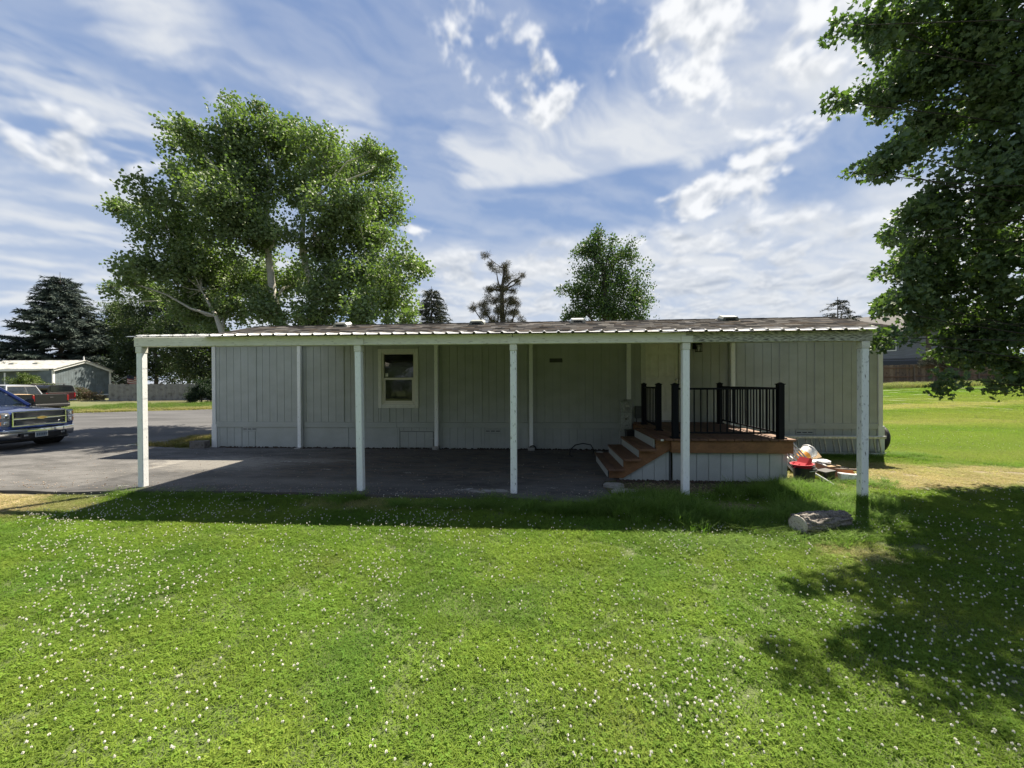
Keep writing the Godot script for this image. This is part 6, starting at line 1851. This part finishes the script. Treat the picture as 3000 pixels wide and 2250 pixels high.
	mat("gold", lin(0.60, 0.40, 0.12), 0.3, null, Vector3.ONE, {"metallic": 0.6})
	mat("plate", lin(0.30, 0.36, 0.40), 0.5, blotch, Vector3(9, 9, 9))
	mat("plate_ink", lin(0.05, 0.06, 0.10), 0.5)
	mat("taillight", lin(0.16, 0.008, 0.012), 0.12)
	mat("blue_paint", lin(0.026, 0.060, 0.26), 0.28, null, Vector3.ONE, {"clearcoat": 1.0, "metallic": 0.35})
	mat("black_paint", lin(0.006, 0.006, 0.008), 0.3, null, Vector3.ONE, {"clearcoat": 0.3})
	mat("silver_paint", lin(0.45, 0.46, 0.47), 0.3, null, Vector3.ONE, {"clearcoat": 0.8, "metallic": 0.4})
	mat("red_paint", lin(0.030, 0.004, 0.006), 0.3, null, Vector3.ONE, {"clearcoat": 0.8})
	mat("cardboard", lin(0.46, 0.33, 0.19), 0.85, cloudy, Vector3(2, 2, 2))
	mat("dark_card", lin(0.06, 0.045, 0.035), 0.85)
	mat("red_plastic", lin(0.42, 0.030, 0.045), 0.4)
	mat("white_plastic", lin(0.72, 0.73, 0.74), 0.45, blotch, Vector3(3, 3, 3))
	mat("orange_wood", lin(0.42, 0.15, 0.035), 0.35, grain, Vector3(2, 8, 8))
	mat("orange_plastic", lin(0.62, 0.26, 0.03), 0.4)
	mat("green_metal", lin(0.05, 0.13, 0.07), 0.5)
	mat("lime", lin(0.50, 0.56, 0.06), 0.45)
	mat("blue_wall", lin(0.20, 0.26, 0.30), 0.8, grain, Vector3(2, 0.4, 2), {"detail": cloudy, "dscale": Vector3(0.2, 0.2, 0.2)})
	mat("metal_roof", lin(0.46, 0.46, 0.44), 0.5, blotch, Vector3(0.25, 0.25, 0.25))
	mat("flag_red", lin(0.35, 0.03, 0.04), 0.8, null, Vector3.ONE, {"backlight": Color(0.5, 0.5, 0.5)})
	mat("flag_white", lin(0.7, 0.68, 0.66), 0.8, null, Vector3.ONE, {"backlight": Color(0.5, 0.5, 0.5)})
	mat("flag_blue", lin(0.03, 0.04, 0.12), 0.8)
	mat("fence_pale", lin(0.34, 0.34, 0.33), 0.85, grain, Vector3(3, 0.5, 3), {"detail": blotch, "dscale": Vector3(0.3, 0.3, 0.3)})
	mat("fence_pale_b", lin(0.30, 0.30, 0.295), 0.85, grain, Vector3(3, 0.5, 3), {"detail": blotch, "dscale": Vector3(0.3, 0.3, 0.3)})
	mat("fence_a", lin(0.26, 0.18, 0.12), 0.9, grain, Vector3(6, 0.5, 6), {"detail": blotch, "dscale": Vector3(0.8, 0.5, 0.8)})
	mat("fence_b", lin(0.33, 0.245, 0.17), 0.9, grain, Vector3(6, 0.5, 6), {"detail": blotch, "dscale": Vector3(0.8, 0.5, 0.8)})
	mat("fence_c", lin(0.19, 0.14, 0.105), 0.9, grain, Vector3(6, 0.5, 6), {"detail": blotch, "dscale": Vector3(0.8, 0.5, 0.8)})
	mat("fence_post", lin(0.20, 0.16, 0.125), 0.9, grain, Vector3(4, 0.6, 4))
	mat("fence_rail", lin(0.21, 0.12, 0.075), 0.9, grain, Vector3(0.6, 4, 4))
	mat("slate_wall", lin(0.21, 0.225, 0.26), 0.85, cloudy, Vector3(0.3, 2.0, 0.3))
	mat("slate_dark", lin(0.05, 0.055, 0.065), 0.8)
	mat("slate_trim", lin(0.08, 0.085, 0.10), 0.8)
	mat("slate_roof", lin(0.11, 0.105, 0.10), 0.9, speck, Vector3(0.5, 0.5, 0.5))
	mat("bark_log", lin(0.26, 0.235, 0.22), 0.95, peel2, Vector3(5, 5, 5), {"world": false, "normal": bump, "nscale": 1.0})
	mat("cut_wood", lin(0.50, 0.46, 0.39), 0.9, blotch, Vector3(6, 6, 6), {"world": false})
	mat("bark_pale", lin(0.50, 0.475, 0.42), 0.85, peel, Vector3(0.9, 1.6, 0.9))
	mat("bark_dark", lin(0.10, 0.082, 0.068), 0.95, blotch, Vector3(1.5, 0.6, 1.5))
	mat("bark_black", lin(0.035, 0.03, 0.026), 0.95, blotch, Vector3(1.5, 0.6, 1.5))
	mat("grass", W, 0.75, null, Vector3.ONE, {"vcol": true, "backlight": Color(0.9, 1.0, 0.7), "specular": 0.2})
	mat("foliage", W, 0.55, null, Vector3.ONE, {"vcol": true, "backlight": Color(0.75, 0.85, 0.45), "specular": 0.4})
	mat("needles", W, 0.7, null, Vector3.ONE, {"vcol": true, "specular": 0.3})
	mat("flower", W, 0.8, null, Vector3.ONE, {"vcol": true, "backlight": Color(0.5, 0.5, 0.5)})
	mat("asphalt", lin(0.150, 0.146, 0.140), 0.92, ntex(0.16, Color(0.45, 0.45, 0.45), Color(1.0, 1.0, 1.0), 43, 3, 512, Color(0.86, 0.86, 0.86), 0.5), Vector3(1.6, 1.6, 1.6), {"normal": bumpfine, "nscale": 0.7, "detail": drive_wear(), "dscale": Vector3(1.0 / 20.0, 1.0, 1.0 / 6.0)})
	mats.asphalt.uv2_offset = Vector3(17.5 / 20.0, 0, 10.2 / 6.0)
	mat("road", lin(0.115, 0.115, 0.116), 0.92, speck, Vector3(1.2, 1.2, 1.2), {"normal": bumpfine, "nscale": 0.6, "detail": ntex(0.006, Color(0.72, 0.72, 0.72), Color(1.08, 1.08, 1.08), 32, 6), "dscale": Vector3(0.05, 0.05, 0.16)})
	mat("soil", W, 0.95, ntex(0.15, Color(0.55, 0.55, 0.55), Color(1.15, 1.15, 1.15), 33, 4), Vector3(1.1, 1.1, 1.1), {"vcol": true, "normal": bumpfine, "nscale": 1.0})
	mat("chalk", lin(0.42, 0.42, 0.41), 0.95, speck, Vector3(2, 2, 2))
	mat("dust", lin(0.24, 0.205, 0.165), 0.95, speck, Vector3(2, 2, 2))

# dust, dried mud, oil and worn patches on the drive, where the photograph shows them
func drive_wear() -> ImageTexture:
	var W := 1024
	var H := 512
	var im := Image.create(W, H, false, Image.FORMAT_RGBF)
	var f := FastNoiseLite.new(); f.noise_type = FastNoiseLite.TYPE_SIMPLEX_SMOOTH; f.seed = 61; f.frequency = 1.0; f.fractal_octaves = 6; f.fractal_gain = 0.6
	for j in H:
		var z := -10.2 + 6.0 * (j + 0.5) / H
		for i in W:
			var x := -17.5 + 20.0 * (i + 0.5) / W
			var n := f.get_noise_2d(x * 0.7, z * 1.6) * 0.5 + 0.5
			var m := f.get_noise_2d(x * 2.6 + 50.0, z * 7.0) * 0.5 + 0.5
			var c := Color(1, 1, 1) * lerpf(0.42, 1.22, smooth(0.2, 0.8, n * 0.65 + m * 0.35))
			c = c.lerp(Color(1.15, 0.92, 0.72), smooth(0.42, 0.62, m) * smooth(-6.2, -7.2, z) * smooth(-6.5, -4.0, x) * 0.75)
			var d := Vector2((x + 6.9) / 1.5, (z + 7.8) / 0.75).length()
			var pale := (1.0 - smooth(0.5, 1.25, d + (m - 0.5) * 1.3)) * 1.0
			d = Vector2((x + 5.2) / 1.3, (z + 8.15) / 0.28).length()
			pale = maxf(pale, (1.0 - smooth(0.4, 1.1, d + (m - 0.5) * 1.6)) * 0.75)
			d = Vector2((x + 4.4) / 2.2, (z + 6.35) / 0.35).length()
			pale = maxf(pale, (1.0 - smooth(0.3, 1.1, d + (m - 0.5) * 1.6)) * 0.35)
			d = Vector2((x + 0.85) / 0.45, (z + 6.0) / 0.16).length()
			pale = maxf(pale, (1.0 - smooth(0.3, 1.0, d + (m - 0.5) * 1.4)) * 0.9)
			d = Vector2((x + 9.5) / 3.0, (z + 6.6) / 1.0).length()
			pale = maxf(pale, (1.0 - smooth(0.2, 1.2, d + (n - 0.5) * 1.4)) * 0.08)
			c = c.lerp(Color(2.0, 1.95, 1.82), clampf(pale, 0.0, 1.0))
			d = Vector2((x + 1.1) / 0.5, (z + 6.35) / 0.16).length()
			c = c.lerp(Color(0.45, 0.45, 0.47), (1.0 - smooth(0.3, 1.1, d + (m - 0.5))) * 0.8)
			im.set_pixel(i, j, c)
	return ImageTexture.create_from_image(im)

# ---------------------------------------------------------------- ground, drive, street
func build_ground() -> void:
	var b := MB.new()
	var xs := []
	var zs := []
	var x := -260.0
	while x <= 260.0:
		xs.append(x)
		x += 0.5 if absf(x) < 15.0 else (2.0 if absf(x) < 60.0 else 20.0)
	var z := 60.0
	while z >= -260.0:
		zs.append(z)
		z -= 0.5 if (z <= 2.0 and z > -14.0) else (2.0 if z > -60.0 else 20.0)
	var cols := {}
	var vv := PackedVector3Array()
	var nn := PackedVector3Array()
	var cc := PackedColorArray()
	var ii := PackedInt32Array()
	for j in zs.size():
		for i in xs.size():
			var X: float = xs[i]
			var Z: float = zs[j]
			vv.append(Vector3(X, gh(X, Z), Z))
			var e := 0.5
			nn.append(Vector3(gh(X - e, Z) - gh(X + e, Z), 2.0 * e, gh(X, Z - e) - gh(X, Z + e)).normalized())
			var green := Color(0.10, 0.135, 0.038)
			if Z < -9.5 and X > 4.0: green = Color(0.13, 0.175, 0.042)
			var n1 := noise_b.get_noise_2d(X * 7.0, Z * 12.0)
			green = green.lerp(Color(0.22, 0.22, 0.075), clampf(n1 * 0.5, 0.0, 0.4) if Z < -12.0 else 0.0)
			var c := green.lerp(Color(0.26, 0.205, 0.12), dry(X, Z) * 0.95)
			c = c.lerp(Color(0.115, 0.082, 0.058), bare(X, Z))
			cc.append(c)
	var w := xs.size()
	for j in zs.size() - 1:
		for i in w - 1:
			var a := j * w + i
			# rows run away from the viewer
			ii.append_array(PackedInt32Array([a, a + w, a + 1, a + 1, a + w, a + w + 1]))
	var arr := []
	arr.resize(Mesh.ARRAY_MAX)
	arr[Mesh.ARRAY_VERTEX] = vv
	arr[Mesh.ARRAY_NORMAL] = nn
	arr[Mesh.ARRAY_COLOR] = cc
	# front faces run clockwise as seen from above
	var flipped := PackedInt32Array()
	for k in range(0, ii.size(), 3):
		flipped.append(ii[k]); flipped.append(ii[k + 1]); flipped.append(ii[k + 2])
	arr[Mesh.ARRAY_INDEX] = flipped
	var m := ArrayMesh.new()
	m.add_surface_from_arrays(Mesh.PRIMITIVE_TRIANGLES, arr)
	structure("ground", m, mats.soil)

	b = MB.new()
	b.tf = Transform3D(Basis(Vector3.RIGHT, -PI / 2), Vector3())
	var p := PackedVector2Array()
	for q in drive_poly: p.append(Vector2(q.x, -q.y))
	b.prism(rough_edge(p, 0.35, 0.03), -0.2, 0.0)
	var dr := structure("driveway", b.mesh(), mats.asphalt)
	b = MB.new()
	b.tf = Transform3D(Basis(Vector3.RIGHT, -PI / 2), Vector3())
	p = PackedVector2Array()
	for q in road_poly: p.append(Vector2(q.x, -q.y))
	b.prism(p, -0.4, -0.14)
	structure("road", b.mesh(), mats.road)
	# gutter and kerb in poured lengths
	var n := kerb_poly.size() / 2
	var kerb: MeshInstance3D = null
	for k in n - 1:
		var a := kerb_poly[k]
		var c := kerb_poly[k + 1]
		var d := kerb_poly[kerb_poly.size() - 2 - k]
		var e := kerb_poly[kerb_poly.size() - 1 - k]
		var ya := -0.02
		var yb := -0.125
		var kb := MB.new()
		var g := 0.012
		var A := a.lerp(c, g)
		var C := c.lerp(a, g)
		var D := d.lerp(e, g)
		var E := e.lerp(d, g)
		var V := func(q: Vector2, y: float) -> Vector3: return Vector3(q.x, y, q.y)
		var mid := V.call((a + c + d + e) * 0.25, -0.2) as Vector3
		kb.quado(V.call(A, ya), V.call(C, ya), V.call(D, yb), V.call(E, yb), mid)
		kb.quado(V.call(A, -0.4), V.call(C, -0.4), V.call(C, ya), V.call(A, ya), mid)
		kb.quado(V.call(E, -0.4), V.call(D, -0.4), V.call(D, yb), V.call(E, yb), mid)
		kb.quado(V.call(A, -0.4), V.call(A, ya), V.call(E, yb), V.call(E, -0.4), mid)
		kb.quado(V.call(C, -0.4), V.call(C, ya), V.call(D, yb), V.call(D, -0.4), mid)
		if kerb == null:
			kerb = structure("kerb", kb.mesh(), mats.concrete)
		else:
			part(kerb, "kerb_section", kb.mesh(), mats.concrete)
	# dried paint and dust on the asphalt
	var r := RandomNumberGenerator.new()
	r.seed = 19
	for q in [[-0.85, -6.0, 0.34, 0.12, "chalk"], [-1.25, -6.02, 0.13, 0.04, "chalk"], [-7.0, -5.95, 0.13, 0.03, "chalk"], [-7.6, -6.9, 0.11, 0.02, "chalk"], [-2.5, -7.1, 0.07, 0.03, "chalk"], [-2.1, -6.6, 0.12, 0.03, "chalk"], [-0.4, -7.9, 0.35, 0.05, "dust"], [-4.2, -7.3, 0.10, 0.03, "chalk"], [-1.3, -7.2, 0.9, 0.10, "dust"], [-5.3, -8.0, 0.6, 0.08, "chalk"], [-3.0, -8.6, 1.2, 0.12, "dust"], [0.2, -6.2, 0.10, 0.03, "chalk"], [-6.3, -7.0, 0.8, 0.05, "dust"]]:
		var sb := MB.new()
		var flecks: int = q[5] if q.size() > 5 else 34
		for s in flecks:
			var cx: float = q[0] + r.randfn() * q[2] * 0.5
			var cz: float = q[1] + r.randfn() * q[3] * 0.5
			var rad := r.randf_range(0.006, 0.05) * minf(1.0, q[3] * 9.0)
			var yy := 0.0035 + 0.0004 * (s % 5)
			for j in 6:
				var a0 := TAU * j / 6.0
				var a1 := TAU * (j + 1) / 6.0
				sb.tri(Vector3(cx, yy, cz), Vector3(cx + cos(a1) * rad * 1.6, yy, cz + sin(a1) * rad * 0.7), Vector3(cx + cos(a0) * rad * 1.6, yy, cz + sin(a0) * rad * 0.7))
		part(dr, "paint_spatter" if q[4] == "chalk" else "dust_streak", sb.mesh(), mats[q[4]])
	# crumbs of soil along the foot of the skirting
	var cb := MB.new()
	for s in 700:
		var cx := r.randf_range(-8.6, 1.9)
		var cz := -9.77 + absf(r.randfn()) * 0.05
		var sz := r.randf_range(0.008, 0.032)
		cb.box(Vector3(cx, sz * 0.3, cz), Vector3(sz * 1.5, sz, sz), 0.0, Basis(rdir(r), r.randf() * 3.0))
	for s in 420:
		var cx := r.randf_range(1.35, 4.2)
		var cz := -6.93 + absf(r.randfn()) * 0.07
		var sz := r.randf_range(0.008, 0.035)
		cb.box(Vector3(cx, -0.05 + sz * 0.3, cz), Vector3(sz * 1.5, sz, sz), 0.0, Basis(rdir(r), r.randf() * 3.0))
	var so := part(self, "soil_crumbs", cb.mesh(), mat("crumb", lin(0.055, 0.040, 0.030), 0.95))
	so.set_meta("kind", "stuff")
	tag(so, "dark soil crumbs along the foot of the skirting", "soil")
	# grit and dead leaves blown on to the slab
	cb = MB.new()
	for s in 1400:
		var gx := r.randf_range(-11.0, 1.0)
		var gz := r.randf_range(-9.6, -5.7)
		if s % 2: gz = -5.75 - absf(r.randfn()) * 0.25
		if not Geometry2D.is_point_in_polygon(Vector2(gx, gz), drive_poly): continue
		var sz := r.randf_range(0.004, 0.013)
		cb.col = Color(0.30, 0.28, 0.25).lerp(Color(0.22, 0.15, 0.09), r.randf()) * r.randf_range(0.7, 1.4)
		if s % 5 == 0:
			cb.box(Vector3(gx, 0.003, gz), Vector3(sz * 3.0, 0.002, sz * 1.6), 0.0, Basis(Vector3.UP, r.randf() * PI))
		else:
			cb.box(Vector3(gx, sz * 0.35, gz), Vector3(sz, sz * 0.8, sz), 0.0, Basis(rdir(r), r.randf() * 3.0))
	so = part(self, "slab_grit", cb.mesh(), mat("grit", Color(1, 1, 1), 0.95, null, Vector3.ONE, {"vcol": true}))
	so.set_meta("kind", "stuff")
	tag(so, "grit and dead leaf bits scattered over the asphalt", "gravel")
	# wood chips and dead stalks on the bare patches
	cb = MB.new()
	for s in 1500:
		var c0 := Vector2(2.75, -5.45) if s % 3 else Vector2(2.2, -6.5)
		var cx := c0.x + r.randfn() * (0.32 if s % 3 else 0.7)
		var cz := c0.y + r.randfn() * (0.2 if s % 3 else 0.22)
		if on_hard(cx, cz) or bare(cx, cz) < 0.2: continue
		cb.col = Color(0.16, 0.115, 0.08).lerp(Color(0.34, 0.27, 0.17), r.randf())
		cb.box(Vector3(cx, -0.045 + r.randf() * 0.012, cz), Vector3(r.randf_range(0.015, 0.06), 0.004, r.randf_range(0.003, 0.012)), 0.0, Basis(Vector3.UP, r.randf() * PI) * Basis(Vector3(0, 0, 1), r.randf_range(-0.3, 0.3)))
	so = part(self, "wood_chips", cb.mesh(), mat("chips", Color(1, 1, 1), 0.95, null, Vector3.ONE, {"vcol": true}))
	so.set_meta("kind", "stuff")
	tag(so, "brown wood chips and dead stalks on bare soil by the deck", "mulch")

func rough_edge(p: PackedVector2Array, step: float, amp: float) -> PackedVector2Array:
	var r := RandomNumberGenerator.new()
	r.seed = 2
	var o := PackedVector2Array()
	for k in p.size():
		var a := p[k]
		var c := p[(k + 1) % p.size()]
		o.append(a)
		var n := int(a.distance_to(c) / step)
		if a.y > 9.0 or c.y > 9.0: continue
		for j in range(1, n):
			o.append(a.lerp(c, float(j) / n) + Vector2(r.randf_range(-amp, amp), r.randf_range(-amp, amp)))
	return o

# ---------------------------------------------------------------- trees
func build_trees() -> void:
	var fol: Material = mats.foliage
	var aspen_leaf := leaf_clump(1, 12, 0.27, 0.115, 0.95, 0, 0.5)
	lobe_tree("cottonwood_tree", "tall pale barked cottonwood with airy green crown behind the mobile home", [ASPEN_T1, ASPEN_T2, ASPEN_T3, ASPEN_T4], ASPEN, {"seed": 5, "bark": mats.bark_pale, "leaf": aspen_leaf, "mat": fol, "dens": 180.0, "sub": 8.0, "clump": 0.42, "limb": 0.08, "ca": Color(0.140, 0.195, 0.100), "cb": Color(0.240, 0.300, 0.135)})
	var maple_leaf := leaf_clump(2, 12, 0.13, 0.075, 0.95, 1, 0.25)
	var extra := [[9.0, 6.0, -4.3, 1.26], [8.2, 7.6, -4.9, 1.26], [7.2, 8.0, -5.0, 1.09], [6.3, 8.3, -5.5, 0.92], [10.0, 8.0, -6.0, 1.51], [11.2, 6.0, -4.2, 1.34], [12.4, 7.0, -5.5, 1.51], [9.0, 9.4, -6.6, 1.43], [7.6, 9.2, -6.6, 1.18], [9.8, 4.8, -3.7, 1.09], [11.0, 10.2, -5.8, 1.34], [8.9, 4.6, -4.4, 0.84], [12.8, 4.4, -6.2, 1.18], [11.4, 3.0, -6.2, 0.84], [11.6, 8.4, -3.9, 1.26]]
	var mt := [[Vector3(10.6, -0.1, -5.5), Vector3(10.5, 1.6, -5.55), Vector3(10.4, 3.2, -5.5), Vector3(10.3, 5.2, -5.6), Vector3(10.2, 7.4, -5.6), Vector3(10.1, 9.8, -5.7)], [0.30, 0.25, 0.22, 0.17, 0.12, 0.05]]
	lobe_tree("maple_tree", "big dark green maple hanging into the picture in front of the field", [mt], MAPLE + extra.map(func(e): return e + [0.45]) + [[9.3, 3.6, -5.5, 1.0], [9.2, 2.5, -5.9, 0.9], [9.5, 5.2, -6.0, 1.2], [10.6, 4.2, -7.0, 1.1]], {"seed": 8, "bark": mats.bark_black, "leaf": maple_leaf, "mat": fol, "dens": 350.0, "sub": 10.0, "clump": 0.34, "limb": 0.014, "flat": 0.6, "ca": Color(0.080, 0.130, 0.075), "cb": Color(0.145, 0.200, 0.085)})
	var small := leaf_clump(3, 12, 0.34, 0.15, 0.8, 0, 0.3)
	lobe_tree("green_tree", "rounded leafy green tree rising behind the roof ridge", [MID_T], MIDTREE, {"seed": 2, "bark": mats.bark_dark, "leaf": small, "mat": fol, "dens": 75.0, "sub": 4.0, "clump": 0.5, "ca": Color(0.060, 0.105, 0.046), "cb": Color(0.125, 0.180, 0.06)})
	var tuft := leaf_clump(4, 34, 0.22, 0.17, 0.16, 2, 0.0)
	lobe_tree("pine_tree", "thin brownish pine with sparse crooked top behind the roof", [PINE_T], PINE, {"seed": 3, "bark": mats.bark_dark, "leaf": tuft, "mat": mats.needles, "dens": 150.0, "sub": 6.0, "clump": 0.42, "ca": Color(0.085, 0.075, 0.048), "cb": Color(0.15, 0.135, 0.075)})
	var far := leaf_clump(5, 12, 0.5, 0.24, 0.7, 0, 0.2)
	lobe_tree("willow_tree", "light green feathery tree behind the blue house", [WILLOW_T], WILLOW, {"seed": 4, "bark": mats.bark_dark, "leaf": far, "mat": fol, "dens": 42.0, "sub": 3.0, "clump": 0.5, "ca": Color(0.085, 0.12, 0.055), "cb": Color(0.15, 0.19, 0.085)})
	lobe_tree("shade_tree", "dark green shade tree behind the pale board fence", [DARK_T], DARKTREE, {"seed": 6, "bark": mats.bark_dark, "leaf": far, "mat": fol, "dens": 46.0, "sub": 3.0, "clump": 0.5, "ca": Color(0.030, 0.052, 0.026), "cb": Color(0.06, 0.085, 0.036)})
	lobe_tree("poplar_tree", "loose green tree with pale trunk between fence and mobile home", [POPLAR_T], POPLAR, {"seed": 7, "bark": mats.bark_pale, "leaf": far, "mat": fol, "dens": 46.0, "sub": 3.0, "clump": 0.5, "ca": Color(0.036, 0.062, 0.026), "cb": Color(0.085, 0.11, 0.042)})
	var shrub := leaf_clump(6, 14, 0.2, 0.10, 0.7, 0, 0.1)
	lobe_tree("laurel_bush", "round dark green bush at the end of the pale fence", [[[Vector3(LAUREL[0][0], gh(LAUREL[0][0], LAUREL[0][2]), LAUREL[0][2]), Vector3(LAUREL[0][0], 0.5, LAUREL[0][2])], [0.08, 0.05]]], LAUREL, {"seed": 11, "bark": mats.bark_dark, "leaf": shrub, "mat": fol, "dens": 260.0, "sub": 6.0, "clump": 0.45, "ca": Color(0.016, 0.034, 0.020), "cb": Color(0.034, 0.058, 0.028)}, "", "bush")
	lobe_tree("rose_bush", "reddish rambling bush below the blue gable wall", [[[Vector3(ROSE[4][0], gh(ROSE[4][0], ROSE[4][2]), ROSE[4][2]), Vector3(ROSE[4][0], 0.4, ROSE[4][2])], [0.06, 0.03]]], ROSE, {"seed": 12, "bark": mats.bark_dark, "leaf": shrub, "mat": fol, "dens": 120.0, "sub": 6.0, "clump": 0.55, "ca": Color(0.05, 0.085, 0.035), "cb": Color(0.17, 0.085, 0.07)}, "", "bush")
	lobe_tree("juniper_bush", "yellow green juniper bush behind the black pickup", [[[Vector3(JUNIPER[4][0], gh(JUNIPER[4][0], JUNIPER[4][2]), JUNIPER[4][2]), Vector3(JUNIPER[4][0], 0.9, JUNIPER[4][2])], [0.08, 0.05]]], JUNIPER, {"seed": 13, "bark": mats.bark_dark, "leaf": shrub, "mat": fol, "dens": 190.0, "sub": 6.0, "clump": 0.45, "ca": Color(0.07, 0.11, 0.03), "cb": Color(0.14, 0.18, 0.05)}, "", "bush")
	var ft: Array = FIELDPINE_T.duplicate(true)
	ft[0][0].y = gh(ft[0][0].x, ft[0][0].z) - 0.1
	lobe_tree("low_pine", "low spreading grey green pine leaning over the wooden fence", [ft], FIELDPINE, {"seed": 14, "bark": mats.bark_dark, "leaf": tuft, "mat": mats.needles, "dens": 130.0, "sub": 6.0, "clump": 0.5, "ca": Color(0.075, 0.085, 0.060), "cb": Color(0.14, 0.135, 0.09)})
	var wb := Vector3(WEEDS[1][0], gh(WEEDS[1][0], WEEDS[1][2]), WEEDS[1][2])
	lobe_tree("weed_clump", "tall grey green weed clump in front of the wooden fence", [[[wb, wb + Vector3(0, 0.4, 0)], [0.02, 0.01]]], WEEDS, {"seed": 15, "bark": mats.bark_dark, "leaf": tuft, "mat": mats.needles, "dens": 230.0, "sub": 6.0, "clump": 0.6, "ca": Color(0.09, 0.12, 0.05), "cb": Color(0.17, 0.18, 0.09)}, "", "weeds")
	var tr := Vector3(TOPRED[1][0], 0, TOPRED[1][2])
	lobe_tree("plum_tree", "reddish leaved tree showing through the maple branches", [[[tr + Vector3(0, gh(tr.x, tr.z), 0), tr + Vector3(0, 6, 0), tr + Vector3(0, 12, 0)], [0.25, 0.2, 0.06]]], TOPRED, {"seed": 16, "bark": mats.bark_dark, "leaf": small, "mat": fol, "dens": 60.0, "sub": 4.0, "clump": 0.5, "ca": Color(0.06, 0.04, 0.045), "cb": Color(0.10, 0.07, 0.065)})
	# the row of trees on the far side of the lawn, behind the viewer; it keeps the low sky out of the carport
	for k in 9:
		var bx := -40.0 + 10.0 * k + 2.0 * sin(k * 2.1)
		var bz := 24.0 + 3.0 * sin(k * 1.3)
		var lb := []
		for j in 9:
			lb.append([bx + 4.2 * sin(j * 2.4 + k), 1.8 + 0.95 * j, bz + 2.5 * cos(j * 1.7 + k), 2.7 - 0.12 * j])
		lobe_tree("hedge_tree", "leafy green tree in the row across the lawn", [[[Vector3(bx, -0.1, bz), Vector3(bx, 3, bz), Vector3(bx, 8, bz)], [0.3, 0.25, 0.1]]], lb, {"seed": 40 + k, "bark": mats.bark_dark, "leaf": far, "mat": fol, "dens": 30.0, "sub": 3.0, "clump": 0.5, "limbs": false, "ca": Color(0.045, 0.08, 0.03), "cb": Color(0.09, 0.13, 0.045)}, "trees across the lawn")
	var spray := needle_spray(1, 26, 0.9, 0.34)
	conifer("spruce_tree", "large dark blue green spruce behind the blue house", Vector3(-75.5, -0.1, -55.5), 19.6, 12.5, {"seed": 21, "bark": mats.bark_dark, "leaf": spray, "mat": mats.needles, "low": 0.16, "taper": 1.05, "whorl": 7, "sprays": 5.5, "spray": 1.5, "step": 0.034, "sag": 0.2, "gap": 0.18, "ca": Color(0.035, 0.055, 0.050), "cb": Color(0.08, 0.105, 0.085)})
	var spray2 := needle_spray(2, 22, 0.55, 0.2)
	conifer("fir_tree", "small dark fir tip showing over the roof beside the cottonwood", Vector3(-11.4, -0.1, -40.0), 12.0, 4.2, {"seed": 22, "bark": mats.bark_dark, "leaf": spray2, "mat": mats.needles, "low": 0.3, "taper": 0.8, "whorl": 6, "sprays": 8.0, "spray": 1.2, "ca": Color(0.06, 0.075, 0.055), "cb": Color(0.11, 0.12, 0.08)})
	conifer("bare_fir", "thin sparse conifer tip above the ridge near the maple", Vector3(25.5, 0.9, -35.0), 8.0, 2.6, {"seed": 23, "bark": mats.bark_dark, "leaf": spray2, "mat": mats.needles, "low": 0.4, "taper": 0.7, "whorl": 4, "sprays": 5.0, "gap": 0.3, "sag": -0.1, "ca": Color(0.04, 0.05, 0.038), "cb": Color(0.06, 0.07, 0.05)})

# ---------------------------------------------------------------- main
func _ready() -> void:
	rng.seed = 1
	noise_a.seed = 3
	noise_a.frequency = 0.01
	noise_b.seed = 14
	noise_b.frequency = 0.01
	var cam := Camera3D.new()
	cam.name = "camera"
	cam.position = Vector3(0, 1.7, 0)
	cam.rotation = Vector3(-0.0039, CAM_YAW, -0.0052)
	cam.fov = rad_to_deg(2.0 * atan(1125.0 / 1127.86))
	cam.near = 0.05
	cam.far = 1200.0
	add_child(cam)
	cam.current = true
	var env := Environment.new()
	env.background_mode = Environment.BG_SKY
	var sky := Sky.new()
	var sm := PanoramaSkyMaterial.new()
	sm.panorama = ImageTexture.create_from_image(make_sky())
	sky.sky_material = sm
	env.sky = sky
	env.tonemap_mode = Environment.TONE_MAPPER_LINEAR
	env.tonemap_exposure = 3.0
	env.sdfgi_enabled = true
	env.ssao_enabled = true
	env.ssil_enabled = true
	var we := WorldEnvironment.new()
	we.name = "world_environment"
	we.environment = env
	add_child(we)
	var sun := DirectionalLight3D.new()
	sun.name = "sun"
	sun.light_color = Color(1.0, 0.955, 0.88)
	sun.light_energy = 1.5
	sun.light_angular_distance = 0.5
	sun.shadow_enabled = true
	sun.transform = Transform3D(Basis.looking_at(Vector3(-0.40, -1.0, 0.5), Vector3.UP), Vector3(20, 40, -20))
	add_child(sun)
	build_materials()
	build_ground()
	build_home()
	build_carport()
	build_deck()
	build_fittings()
	build_street_side()
	build_field_side()
	build_vehicles()
	build_trees()
	build_junk()
	build_lawn()
	build_clover()
